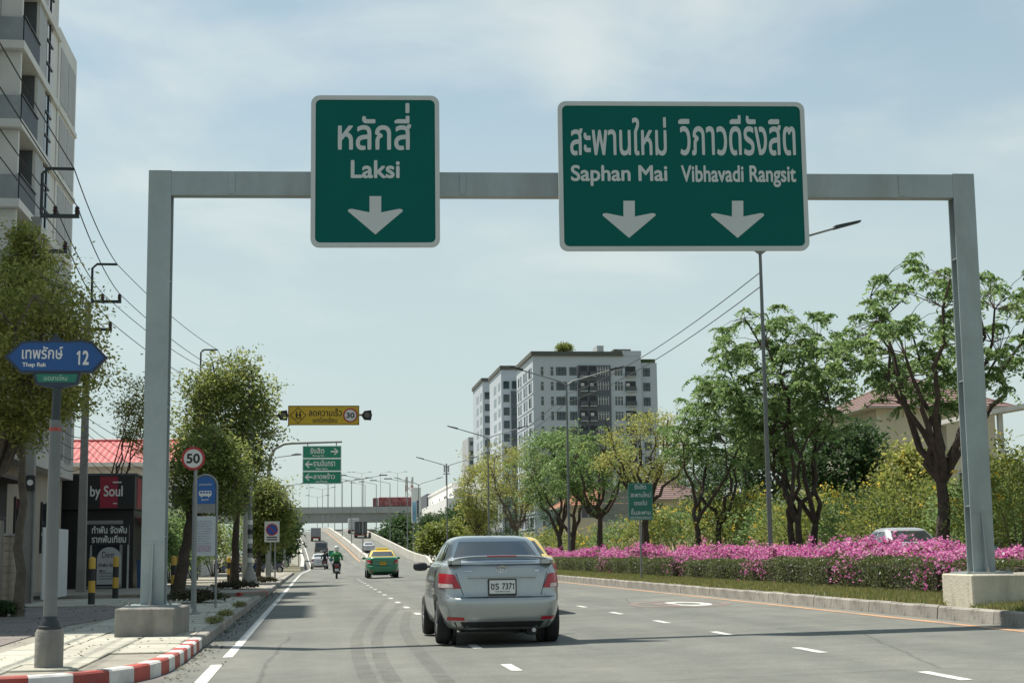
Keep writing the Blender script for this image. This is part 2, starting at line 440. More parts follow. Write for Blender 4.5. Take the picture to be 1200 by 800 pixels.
tag(part('ground', MB().add([(-2500, -800, -0.16), (2500, -800, -0.16), (2500, 4500, -0.16), (-2500, 4500, -0.16)], [(0, 1, 2, 3)]), earth_m), kind='structure')

ys = list(range(-40, 100, 10)) + list(range(100, 470, 5))
mb = MB(); NX = 9
for y in ys:
    for i in range(NX + 1):
        x = xl(y) + (xr(y) - xl(y)) * i / NX; mb.v.append((x, y, roadz(x, y)))
for j in range(len(ys) - 1):
    for i in range(NX): a = j * (NX + 1) + i; mb.f.append((a, a + 1, a + NX + 2, a + NX + 1))
road = tag(part('road', mb, asphalt_m, smooth=True), kind='structure')

def strip(xfun, w, y0, y1, step=2.0, lift=0.004):
    mb = MB(); n = max(1, int(math.ceil((y1 - y0) / step)))
    for k in range(n + 1):
        y = y0 + (y1 - y0) * k / n; x = xfun(y)
        mb.v += [(x - w / 2, y, roadz(x - w / 2, y) + lift), (x + w / 2, y, roadz(x + w / 2, y) + lift)]
    mb.f += [(2 * k, 2 * k + 1, 2 * k + 3, 2 * k + 2) for k in range(n)]
    return mb
part('edge_line', strip(lambda y: -1.17, 0.14, 2, 18.9), white_paint, road)
part('edge_line', strip(lambda y: -1.12 + 0.0 * y + (xl(y) + 1.6) * (y > 100), 0.13, 20.2, 150), white_paint, road)
part('edge_line', strip(lambda y: xl(y) + 0.75, 0.13, 152, 340, 5), white_paint, road)
part('median_line', strip(lambda y: xr(y) - 0.36, 0.16, 2, 110), orange_paint, road)
part('barrier_line', strip(lambda y: xl(y) + 6.75, 0.25, 185, 345, 5), orange_paint, road)
for k in range(-1, 17):
    y = 16.15 + 3.9 * k; part('lane_dash', strip(lambda y: 2.08, 0.12, y, y + 1.0, 1), white_paint, road)
for k in range(-1, 14):
    y = 13.1 + 3.87 * k; part('lane_dash', strip(lambda y: 5.66, 0.12, y, y + 1.0, 1), white_paint, road)
# worn speed-limit roundel painted on the outer lane
rc = road_pt(806, 707)
def flat_ring(cx, cy, rx, ry, k, lift, n=40):
    mb = MB()
    for i in range(n):
        t = 2 * math.pi * i / n
        for s in (1.0, k):
            x, y = cx + rx * s * math.cos(t), cy + ry * s * math.sin(t); mb.v.append((x, y, roadz(x, y) + lift))
    mb.f += [(2 * i, 2 * i + 1, (2 * i + 3) % (2 * n), (2 * i + 2) % (2 * n)) for i in range(n)]
    return mb
red_road = M('road_paint_red', (0.18, 0.135, 0.115), 0.7, var=0.2, scale=2, dirt=1.0, dirtcol=(0.155, 0.16, 0.145))
part('roundel_rim', flat_ring(rc.x - 0.2, rc.y, 1.05, 1.9, 0.8, 0.004), red_road, road)
part('roundel_number', flat_ring(rc.x, rc.y, 0.42, 1.3, 0.55, 0.004), white_paint, road)
part('roundel_number', flat_ring(rc.x - 0.5, rc.y, 0.2, 1.3, 0.2, 0.005), red_road, road)
# curved dark tyre marks
def tyremat():
    m = bpy.data.materials.new('tyre_rubber_mark'); m.use_nodes = True
    N, L = m.node_tree.nodes, m.node_tree.links; b = N['Principled BSDF']
    b.inputs['Base Color'].default_value = (0.05, 0.05, 0.05, 1); b.inputs['Roughness'].default_value = 0.7
    t = N.new('ShaderNodeTexCoord'); n = N.new('ShaderNodeTexNoise'); n.inputs['Scale'].default_value = 2.2; n.inputs['Detail'].default_value = 6; L.new(t.outputs['Object'], n.inputs['Vector'])
    r = N.new('ShaderNodeMapRange'); r.inputs[1].default_value = 0.3; r.inputs[2].default_value = 0.75; r.inputs[3].default_value = 0.20; r.inputs[4].default_value = 0.0
    L.new(n.outputs['Fac'], r.inputs[0]); L.new(r.outputs[0], b.inputs['Alpha'])
    return m
tm = tyremat()
for u in ((433, 800, 419, 762, 424, 735, 452, 703), (462, 800, 444, 765, 446, 735, 470, 706), (524, 800, 486, 757, 474, 735, 478, 716)):
    P4 = [road_pt(u[i], u[i + 1]) for i in (0, 2, 4, 6)]
    mbt = MB(); n = 24
    for k in range(n + 1):
        t = k / n * 3; i = min(2, int(t)); f = t - i
        a, b_, c_, d_ = P4[max(0, i - 1)], P4[i], P4[i + 1], P4[min(3, i + 2)]
        p = 0.5 * ((2 * b_) + (c_ - a) * f + (2 * a - 5 * b_ + 4 * c_ - d_) * f * f + (3 * b_ - a - 3 * c_ + d_) * f ** 3)
        w = 0.09
        mbt.v += [(p.x - w, p.y, roadz(p.x - w, p.y) + 0.003), (p.x + w, p.y, roadz(p.x + w, p.y) + 0.003)]
    mbt.f += [(2 * k, 2 * k + 1, 2 * k + 3, 2 * k + 2) for k in range(n)]
    part('tyre_mark', mbt, tm, road)

# side street in front of the near pavement
tag(part('side_street', MB().add([(-60, -10, -0.034), (-1.6, -10, -0.034), (-1.6, 24, -0.034), (-60, 24, -0.034)], [(0, 1, 2, 3)]), side_m), kind='structure')

# left pavement: bed, slabs, kerb stones
outer = [(-14, 15.35), (-3.4, 15.5), (-3.0, 15.56), (-2.6, 15.72), (-2.3, 15.98), (-2.05, 16.35), (-1.85, 16.8), (-1.72, 17.4), (-1.65, 18.2), (-1.61, 19.3)]
inner = outer + [(-1.6, 45.0), (-2.0, 46.2), (-14, 46.2)]
def shrink(p, d=0.0): return p
bed_m = M('pavement_bed', (0.27, 0.255, 0.21), 0.9, var=0.2, scale=1.6, bump=0.3, bscale=20, dirt=0.5, dirtcol=(0.16, 0.145, 0.12))
slab_m = M('pavement_slab', (0.43, 0.42, 0.345), 0.88, var=0.14, scale=1.8, bump=0.35, bscale=45, dirt=0.75, dirtcol=(0.19, 0.175, 0.14), obrand=0.17)
pav = tag(part('pavement', MB().prism([(x - 0.10, y + 0.08) for x, y in inner], 'z', -0.15, 0.098), bed_m), kind='structure')
part('pavement_bed', MB().prism([(-14, 50.2), (-2.2, 50.2), (-1.62, 51.2), (-1.6, 112), (-14, 112)], 'z', -0.15, 0.118), bed_m, pav)
apron_poly = [(-4.15, 19.0), (-4.25, 24), (-4.3, 28), (-3.85, 31.5), (-3.7, 34.5), (-4.4, 37.6), (-5.2, 38.8), (-13.9, 38.4), (-13.9, 18.5)]
drive_m = asphalt('drive_asphalt', (0.13, 0.115, 0.108), (0.165, 0.145, 0.135), (0.20, 0.175, 0.16), False)
tag(part('driveway', MB().prism(apron_poly, 'z', 0.09, 0.112), drive_m), kind='structure')
part('driveway_slope', MB().add([(-14, 46.2, 0.05), (-1.62, 46.2, -0.02), (-1.62, 50.2, -0.02), (-14, 50.2, 0.05)], [(0, 1, 2, 3)]), drive_m, pav)
def inside(poly, x, y):
    c = False; n = len(poly)
    for i in range(n):
        x0, y0 = poly[i]; x1, y1 = poly[(i + 1) % n]
        if (y0 > y) != (y1 > y) and x < (x1 - x0) * (y - y0) / (y1 - y0) + x0: c = not c
    return c
slab = MB().bbox(0.009, 0.681, 0.009, 0.891, -0.02, 0.0, 0.008).mesh('slab')
inset = [(x - 0.16 if x > -13 else x, y + 0.14 if y < 16 else y) for x, y in inner]
row = 0
y = 15.75
while y < 45.2:
    for k in range(8):
        x = -1.78 - 0.69 * (k + 1) - (0.0 if row % 2 else 0.0)
        cs = [(x, y), (x + 0.69, y), (x, y + 0.9), (x + 0.69, y + 0.9)]
        if all(inside(inset, *c) for c in cs) and not any(inside(apron_poly, *c) for c in cs):
            o = link('paving_slab', slab, slab_m, pav, (x, y, 0.12 + rnd.uniform(-0.003, 0.004)))
            o.rotation_euler = (rnd.uniform(-0.007, 0.007), rnd.uniform(-0.007, 0.007), rnd.uniform(-.006, .006))
    y += 0.9; row += 1

kerb = thing('kerb', None, None); tag(kerb, kind='structure')
kerb.location = (-1.6, 24, 0)
def kerb_seg(a, b, w, z0, z1, mat, name='kerb_stone'):
    a, b = Vector((*a, 0)), Vector((*b, 0)); d = (b - a); n = Vector((-d.y, d.x, 0)).normalized()
    d.normalize(); a2, b2 = a + d * 0.004, b - d * 0.004
    o = kerb.location
    vs = []
    for z, off in ((z0, 0), (z1 - 0.02, 0.005), (z1, 0.025)):
        for p, q in ((a2, off), (b2, off), (b2, w), (a2, w)): vs.append(tuple(p + n * q + Vector((0, 0, z)) - o))
    fs = [(3, 2, 1, 0), (8, 9, 10, 11)] + [(s + i, s + (i + 1) % 4, s + 4 + (i + 1) % 4, s + 4 + i) for s in (0, 4) for i in range(4)]
    return part(name, MB().add(vs, fs), mat, kerb)
# resample the corner into half-metre stones, painted red and white
path = [outer[1]] + outer[2:] + [(-1.6, 22.9)]
path = [(-9.0, 15.42)] + path
pts = []; acc = 0.0
dense = []
for (x0, y0), (x1, y1) in zip(path, path[1:]):
    L_ = math.hypot(x1 - x0, y1 - y0); n = max(2, int(L_ / 0.02))
    for k in range(n): dense.append((x0 + (x1 - x0) * k / n, y0 + (y1 - y0) * k / n))
dense.append(path[-1]); last = dense[0]; pts = [last]
for p in dense:
    acc += math.hypot(p[0] - last[0], p[1] - last[1]); last = p
    if acc >= 0.47: pts.append(p); acc = 0.0
for i, (a, b) in enumerate(zip(pts, pts[1:])):
    kerb_seg(a, b, 0.16, -0.12, 0.128 + rnd.uniform(-0.003, 0.003), wht_kerb if i % 2 else red_paint)
y = pts[-1][1]
while y < 45:
    kerb_seg((-1.6, y), (-1.6, y + 1), 0.16, -0.12, 0.128 + rnd.uniform(-0.006, 0.004), conc_dark_m); y += 1
kerb_seg((-1.6, y), (-2.1, y + 1.1), 0.16, -0.12, 0.11, conc_dark_m)
kerb_seg((-2.4, 50.1), (-1.62, 51.3), 0.16, -0.12, 0.13, red_paint)
y = 51.3
for k in range(30):
    kerb_seg((-1.6, y), (-1.6, y + 1), 0.16, -0.12, 0.13, red_paint if k in (0, ) else conc_dark_m); y += 1
kerb_seg((-1.6, y), (-1.6, 112), 0.16, -0.12, 0.13, conc_dark_m, 'kerb_run')

# median: bed, kerb stones
MZ = S * 9.5 + 0.20
soil_m = M('median_soil', (0.15, 0.155, 0.065), 0.95, var=0.3, scale=2, bump=0.5, bscale=12)
mys = [-20, 0, 20, 40, 60, 80, 90, 100, 110, 120, 130, 140, 150]
mb = MB()
for y in mys: mb.v += [(xr(y) + 0.14, y, MZ - 0.02), (11.3 + xr(y) - 9.5, y, MZ + 0.05), (14.2 + 1.5 * sm(85, 150, y), y, MZ - 0.02)]
for j in range(len(mys) - 1):
    for i in range(2): a = j * 3 + i; mb.f.append((a, a + 1, a + 4, a + 3))
tag(part('median', mb, soil_m, smooth=True), kind='structure')
tag(part('frontage_road', MB().add([(14.1, -20, 0.16), (19.2, -20, 0.16), (19.2, 260, 0.16), (14.1, 260, 0.16)], [(0, 1, 2, 3)]), side_m), kind='structure')
tag(part('verge', MB().add([(17.4, -20, 0.2), (140, -20, 0.2), (140, 260, 0.2), (17.4, 260, 0.2)], [(0, 1, 2, 3)]), earth_m), kind='structure')
mk = thing('median_kerb', None, None, (9.5, 20, 0)); tag(mk, kind='structure')
def mstone(mesh, y, dz=0.0):
    return link('kerb_stone', mesh, conc_dark_m, mk, (rnd.uniform(-0.008, 0.008), y - 20, dz))
st = MB().prism([(0.0, 0.08), (0.03, MZ - 0.025), (0.055, MZ), (0.17, MZ), (0.17, -0.1), (0.0, -0.1)], 'y', 0.006, 0.994).mesh('kerb_stone')
for k in range(72): mstone(st, 12 + k, rnd.uniform(-0.008, 0.008))
mb = MB()
for y in range(84, 151, 6):
    x = xr(y) - 9.5; mb.v += [(x, y - 20, 0.0), (x, y - 20, MZ), (x + 0.17, y - 20, MZ)]
n = len(mb.v) // 3
for j in range(n - 1): mb.f += [(3 * j, 3 * j + 1, 3 * j + 4, 3 * j + 3), (3 * j + 1, 3 * j + 2, 3 * j + 5, 3 * j + 4)]
part('kerb_run', mb, conc_dark_m, mk)
# ------------------------------------------------------------------ sign gantry
steel = M('gantry_steel', (0.285, 0.34, 0.345), 0.5, metal=0.15, var=0.10, scale=1.6, dirt=0.5, dirtcol=(0.19, 0.185, 0.165), streak=True, bump=0.08, bscale=6)
GO = Vector((-2.42, 23.75, 0.0)); GEND = Vector((10.2, 22.85, 0.0))
GA = math.atan2(GEND.y - GO.y, GEND.x - GO.x); GL = (GEND - GO).length
gx, gy = Vector((math.cos(GA), math.sin(GA), 0)), Vector((-math.sin(GA), math.cos(GA), 0))
def on_gantry(u, v, off=0.0):
    """photo pixel -> (x, z) on the gantry's plane, moved off metres towards the road user"""
    d = Vector(ray(u, v)); o = GO - gy * off - Vector((0, 0, EYE)) * 0
    t = (o.x * gy.x + o.y * gy.y) / (d.x * gy.x + d.y * gy.y)
    p = d * t; p = Vector((p.x, p.y, EYE + p.z)); q = p - o
    return q.x * gx.x + q.y * gx.y, p.z
gan = thing('sign_gantry', 'tall grey steel portal frame spanning the road and carrying two green signs', 'gantry', GO, GA)
BW, BD = 0.345, 0.28
zt = on_gantry(192, 203)[1]; zb = on_gantry(300, 229, 0.1)[1]
zt2 = on_gantry(1120, 207)[1]
def post(cx, z0, z1, name):
    mb = MB()
    mb.box(cx - BW / 2, cx + BW / 2, -BD / 2, -BD / 2 + 0.025, z0, z1)
    mb.box(cx - BW / 2, cx + BW / 2, BD / 2 - 0.025, BD / 2, z0, z1)
    mb.box(cx - 0.012, cx + 0.012, -BD / 2 + 0.025, BD / 2 - 0.025, z0, z1)
    o = part(name, mb, steel, gan)
    z = z0 + 1.0
    while z < z1 - 0.3:
        for s in (-1, 1):
            a, b = sorted((cx + s * 0.013, cx + s * (BW / 2 - 0.012)))
            part('stiffener', MB().box(a, b, -BD / 2 + 0.026, BD / 2 - 0.026, z, z + 0.02), steel, o)
        z += 1.95
    mb = MB().box(cx - 0.36, cx + 0.36, -0.37, 0.37, z0 - 0.03, z0)
    part('base_plate', mb, steel, o)
    mb = MB().prism([(-BD / 2 - 0.13, z0), (-BD / 2 - 0.001, z0), (-BD / 2 - 0.001, z0 + 0.9), (-BD / 2 - 0.02, z0 + 0.9)], 'x', cx - 0.012, cx + 0.012)
    part('gusset', mb, steel, o)
    part('weld_bar', MB().box(cx - BW / 2, cx + BW / 2, -BD / 2 - 0.012, -BD / 2 - 0.001, z0 + 0.9, z0 + 0.925), steel, o)
    bolt = MB().lathe([(0.022, 0), (0.022, 0.03), (0.012, 0.03), (0.012, 0.07)], 6).mesh('bolt')
    for sx in (-0.3, 0.0, 0.3):
        for sy in (-0.31, 0.31): link('bolt', bolt, M('bolt_steel', (0.3, 0.28, 0.26), 0.6, 0.5), o, (cx + sx, sy, z0))
    return o
post(0.0, 0.56, zt, 'post'); post(GL, 0.88, zt2, 'post')
bh = zt - zb
mb = MB()
zz = lambda x: zt + (zt2 - zt) * x / GL
def bar(x0, x1, y0, y1, a, b):
    mb.add([(x, y, zz(x) + h) for x in (x0, x1) for y in (y0, y1) for h in (a, b)], [(0, 1, 3, 2), (4, 6, 7, 5), (0, 4, 5, 1), (2, 3, 7, 6), (0, 2, 6, 4), (1, 5, 7, 3)])
bar(BW / 2 + 0.002, GL - BW / 2 - 0.002, -BD / 2 + 0.004, BD / 2 - 0.064, -bh, 0.0)
beam = part('beam', mb, steel, gan)
for x in (1.1, GL * 0.37, GL * 0.66, GL - 1.0):
    mb = MB(); bar(x - 0.05, x + 0.05, -BD / 2 - 0.008, -BD / 2 + 0.003, -bh + 0.02, -0.02); part('splice_plate', mb, steel, beam)
for x in (0, GL):
    mb = MB(); bar(x - BW / 2, x + BW / 2, -BD / 2, BD / 2, 0.001, 0.012); part('cap_plate', mb, steel, beam)
fl = MB().bbox(-0.43, 0.43, -0.72, 0.7, 0.08, 0.53, 0.02)
tag(part('concrete_footing', fl, footing_m, loc=GO), 'square stained concrete footing on the pavement carrying the gantry leg beside the kerb', 'footing').rotation_euler = (0, 0, GA)
fr = MB().bbox(-0.42, 1.5, -0.74, 0.62, 0.2, 0.85, 0.02)
tag(part('concrete_footing', fr, pale_foot_m, loc=GEND), 'pale concrete footing in the grass median carrying the far gantry leg', 'footing').rotation_euler = (0, 0, GA)

sign_green = M('sign_green', (0.001, 0.10, 0.085), 0.6, var=0.05, scale=0.8, dirt=0.10, dirtcol=(0.012, 0.115, 0.095), spec=0.12)
sign_grey = M('sign_reflective_grey', (0.47, 0.51, 0.50), 0.5, var=0.04, scale=2)
alu = M('aluminium', (0.4, 0.41, 0.41), 0.45, metal=0.5, var=0.08)
def gantry_sign(label, box, texts, arrows, cs, co, off=0.34):
    """box and all items in crop pixels: photo = co + cs * crop"""
    g = lambda x, y: on_gantry(co[0] + cs * x, co[1] + cs * y, off)
    c = [g(box[0], box[1]), g(box[2], box[1]), g(box[2], box[3]), g(box[0], box[3])]
    x0 = (c[0][0] + c[3][0]) / 2; x1 = (c[1][0] + c[2][0]) / 2
    z1 = (c[0][1] + c[1][1]) / 2; z0 = (c[2][1] + c[3][1]) / 2
    origin = GO + gx * ((x0 + x1) / 2) - gy * off + Vector((0, 0, z0))
    t = thing('direction_sign', label, 'sign', origin, GA)
    mx = (x0 + x1) / 2
    w, h = (x1 - x0) / 2, z1 - z0
    o_, i_ = rrect(-w, w, 0, h, 0.13), rrect(-w + 0.07, w - 0.07, 0.07, h - 0.07, 0.08)
    part('panel', MB().prism(rrect(-w + 0.01, w - 0.01, 0.01, h - 0.01, 0.12), 'y', 0.012, 0.05), sign_green, t)
    part('border', ring_plate(o_, i_, 0.0, 0.055), sign_grey, t)
    for z in (0.25, 0.85, h - 0.85, h - 0.25): part('mounting_rail', MB().box(-w + 0.1, w - 0.1, 0.051, 0.10, z - 0.03, z + 0.03), alu, t)
    for x in (-w * 0.6, 0, w * 0.6): part('mounting_bracket', MB().box(x - 0.03, x + 0.03, 0.101, off - BD / 2 - 0.002, 0.1, h - 0.1), alu, t)
    for body, (a, b, c_, d) in texts:
        p, q = g(a, d), g(c_, b)
        lettering(body, p[0] - mx, q[0] - mx, p[1] - z0, q[1] - z0, 0.008, sign_grey, t, bold=-0.024 if ord(body[0]) < 256 else 0.016)
    for poly in arrows:
        pp = [(lambda r: (r[0] - mx, r[1] - z0))(g(*p)) for p in poly]
        part('arrow', sheet(pp, 0.010), sign_grey, t)
    return t
def arrow_at(cx, y0):
    return [(cx + a, y0 + b) for a, b in ((-25, 0), (25, 0), (25, 69), (100, 54), (114, 56), (117, 64), (0, 163), (-117, 64), (-114, 56), (-100, 54), (-25, 69))]
gantry_sign('smaller green gantry sign with one destination and one white down arrow', (88, 80, 637, 725),
            [('หลักสี่', (203, 112, 515, 312)), ('Laksi', (258, 355, 467, 432))], [arrow_at(363, 508)], 0.2751, (340, 90))
gantry_sign('wide green gantry sign with two destinations and two white down arrows', (55, 72, 1146, 726),
            [('สะพานใหม่', (107, 140, 527, 308)), ('วิภาวดีรังสิต', (585, 132, 1092, 308)), ('Saphan Mai', (110, 350, 532, 442)), ('Vibhavadi Rangsit', (595, 352, 1097, 447))],
            [arrow_at(365, 507), arrow_at(842, 507)], 0.26667, (640, 100))

# ------------------------------------------------------------------ vehicles
def chaikin(rows, n=2):
    for _ in range(n):
        out = [rows[0]]
        for a, b in zip(rows, rows[1:]):
            out.append(tuple(0.75 * p + 0.25 * q for p, q in zip(a, b))); out.append(tuple(0.25 * p + 0.75 * q for p, q in zip(a, b)))
        out.append(rows[-1]); rows = out
    return rows
class Shell:
    """car skin: plan outlines (half width, rear y, front y, rear and front squareness) stacked over z"""
    def __init__(s, rows): s.rows = chaikin(rows, 2)
    def row(s, z):
        R = s.rows
        for a, b in zip(R, R[1:]):
            if a[0] <= z <= b[0]:
                t = (z - a[0]) / max(1e-9, b[0] - a[0]); return tuple(p + (q - p) * t for p, q in zip(a, b))
        return R[-1] if z > R[-1][0] else R[0]
    def ring(s, r, n=20):
        z, hw, yr, yf, nr, nf = r; yc = (yr + yf) / 2; H = (yf - yr) / 2; q = []
        half = []
        for k in range(n + 1):
            t = math.pi / 2 * k / n
            half.append((hw * math.sin(t) ** (2 / nr), yc - H * max(0, math.cos(t)) ** (2 / nr)))
        for k in range(n - 1, -1, -1):
            t = math.pi / 2 * k / n
            half.append((hw * math.sin(t) ** (2 / nf), yc + H * math.cos(t) ** (2 / nf)))
        full = half + [(-x, y) for x, y in reversed(half[1:-1])]
        return [(x, y, z) for x, y in full]
    def solid(s, z0, z1, n=20):
        R = [s.row(z0)] + [r for r in s.rows if z0 + 1e-4 < r[0] < z1 - 1e-4] + [s.row(z1)]
        mb = MB(); m = 4 * n
        for r in R: mb.v += s.ring(r, n)
        for i in range(len(R) - 1):
            for k in range(m): mb.f.append((i * m + k, i * m + (k + 1) % m, (i + 1) * m + (k + 1) % m, (i + 1) * m + k))
        mb.f.append(tuple(range(m - 1, -1, -1)))
        mb.f.append(tuple((len(R) - 1) * m + k for k in range(m)))
        return mb
    def rear(s, x, z, e):
        _, hw, yr, yf, nr, nf = s.row(z); H = (yf - yr) / 2
        return (x + math.copysign(e * 0.5, x), (yr + yf) / 2 - H * max(0, 1 - min(1, abs(x / hw)) ** nr) ** (1 / nr) - e, z + e * 0.4)
    def front(s, x, z, e):
        _, hw, yr, yf, nr, nf = s.row(z); H = (yf - yr) / 2
        return (x, (yr + yf) / 2 + H * max(0, 1 - min(1, abs(x / hw)) ** nf) ** (1 / nf) + e, z + e * 0.6)
    def side(s, sg, y, z, e):
        _, hw, yr, yf, nr, nf = s.row(z); yc = (yr + yf) / 2; H = (yf - yr) / 2; n = nr if y < yc else nf
        return (sg * (hw * max(0, 1 - min(1, abs(y - yc) / H) ** n) ** (1 / n) + e), y, z + e * 0.4)
def patch(fun, quad, e=0.006, n=10, m=8):
    """curved patch: fun(a, z, e) over a quad of (a, z) corners ll, lr, ur, ul"""
    mb = MB()
    for j in range(m + 1):
        for i in range(n + 1):
            u, v = i / n, j / m
            a = (1 - v) * ((1 - u) * quad[0][0] + u * quad[1][0]) + v * ((1 - u) * quad[3][0] + u * quad[2][0])
            z = (1 - v) * ((1 - u) * quad[0][1] + u * quad[1][1]) + v * ((1 - u) * quad[3][1] + u * quad[2][1])
            mb.v.append(fun(a, z, e))
    for j in range(m):
        for i in range(n): k = j * (n + 1) + i; mb.f.append((k, k + 1, k + n + 2, k + n + 1))
    return mb
def boolean_cut(mesh, cutter):
    a = bpy.data.objects.new('a', mesh); b = bpy.data.objects.new('b', cutter)
    coll.objects.link(a); coll.objects.link(b)
    md = a.modifiers.new('cut', 'BOOLEAN'); md.object = b; md.operation = 'DIFFERENCE'; md.solver = 'EXACT'
    dg = bpy.context.evaluated_depsgraph_get()
    me = bpy.data.meshes.new_from_object(a.evaluated_get(dg))
    bpy.data.objects.remove(a); bpy.data.objects.remove(b)
    return me
tyre_m = M('tyre', (0.018, 0.018, 0.018), 0.85, var=0.15, scale=8, dirt=0.4, dirtcol=(0.06, 0.055, 0.05))
rim_m = M('alloy_rim', (0.45, 0.45, 0.46), 0.35, metal=0.7, var=0.1)
dark_plastic = M('dark_plastic', (0.02, 0.02, 0.022), 0.6, var=0.1)
car_glass = M('car_glass', (0.035, 0.042, 0.042), 0.05, var=0.2, scale=1.0, spec=0.9, coat=0.6)
lamp_red = M('lamp_red', (0.36, 0.008, 0.02), 0.25, var=0.12, scale=9, coat=0.25)
lamp_clear = M('lamp_clear', (0.55, 0.45, 0.43), 0.15, var=0.25, scale=14, coat=0.7)
chrome = M('chrome', (0.6, 0.6, 0.6), 0.15, metal=1.0, var=0.0)
black_ink = M('black_ink', (0.012, 0.012, 0.012), 0.5, var=0)
plate_white = M('plate_white', (0.62, 0.63, 0.62), 0.4, var=0.03)
plate_yellow = M('plate_yellow', (0.6, 0.42, 0.03), 0.4, var=0.03)
def paint(name, col, metal=0.0, rough=0.35, dirt=0.1): return M(name, col, rough, metal, var=0.03, scale=2, coat=0.8, dirt=dirt, dirtcol=(0.2, 0.19, 0.17))
def wheel_meshes(r=0.30, w=0.19):
    t = MB()
    prof = [(r * 0.62, -w / 2), (r * 0.9, -w / 2), (r * 0.98, -w * 0.38), (r, -w * 0.2), (r, w * 0.2), (r * 0.98, w * 0.38), (r * 0.9, w / 2), (r * 0.62, w / 2)]
    n = 28
    for rr, x in prof:
        for k in range(n): a = 2 * math.pi * k / n; t.v.append((x, rr * math.cos(a), rr * math.sin(a)))
    for i in range(len(prof) - 1):
        for k in range(n): t.f.append((i * n + k, i * n + (k + 1) % n, (i + 1) * n + (k + 1) % n, (i + 1) * n + k))
    d = MB()
    for x, rr in ((-w * 0.46, r * 0.61), (w * 0.46, r * 0.61)):
        k0 = len(d.v)
        for k in range(n): a = 2 * math.pi * k / n; d.v.append((x, rr * math.cos(a), rr * math.sin(a)))
    for k in range(n): d.f.append((k, (k + 1) % n, n + (k + 1) % n, n + k))
    d.f += [tuple(range(n)), tuple(range(n, 2 * n))]
    for sx in (-1, 1):                                    # spokes and rim lip
        for k in range(7):
            a = 2 * math.pi * k / 7; c, s_ = math.cos(a), math.sin(a)
            w2 = 0.022; x0, x1 = sx * w * 0.465, sx * w * 0.50
            q = [(0.03, -w2), (r * 0.56, -w2 * 1.3), (r * 0.56, w2 * 1.3), (0.03, w2)]
            d.add([(x, p * c - t2 * s_, p * s_ + t2 * c) for x in (x0, x1) for p, t2 in q], [(0, 1, 2, 3), (4, 5, 6, 7), (0, 1, 5, 4), (1, 2, 6, 5), (2, 3, 7, 6), (3, 0, 4, 7)])
    return t.mesh('tyre', True), d.mesh('rim', False)
SEDAN = [(0.20, .64, .30, 4.02, 6, 4), (0.22, .74, .16, 4.14, 6, 4), (0.33, .80, .05, 4.25, 6, 3.5), (0.46, .832, .01, 4.29, 6, 3.2), (0.58, .845, .0, 4.28, 6, 3.2),
         (0.625, .845, .02, 4.26, 6, 3.2), (0.65, .838, .085, 4.22, 7, 3.2), (0.80, .834, .10, 4.08, 7, 3.2), (0.93, .82, .115, 3.85, 7, 3.4), (1.03, .79, .135, 3.55, 6, 3.6),
         (1.07, .76, .18, 3.40, 6, 4), (1.085, .74, .30, 3.30, 6, 4), (1.098, .725, .58, 3.16, 6, 4), (1.12, .715, .66, 3.08, 6, 4), (1.25, .66, .92, 2.78, 6, 4), (1.37, .60, 1.15, 2.52, 5, 4),
         (1.42, .555, 1.26, 2.38, 4.5, 4), (1.452, .47, 1.42, 2.2, 4, 4), (1.462, .36, 1.6, 2.05, 3.5, 3.5)]
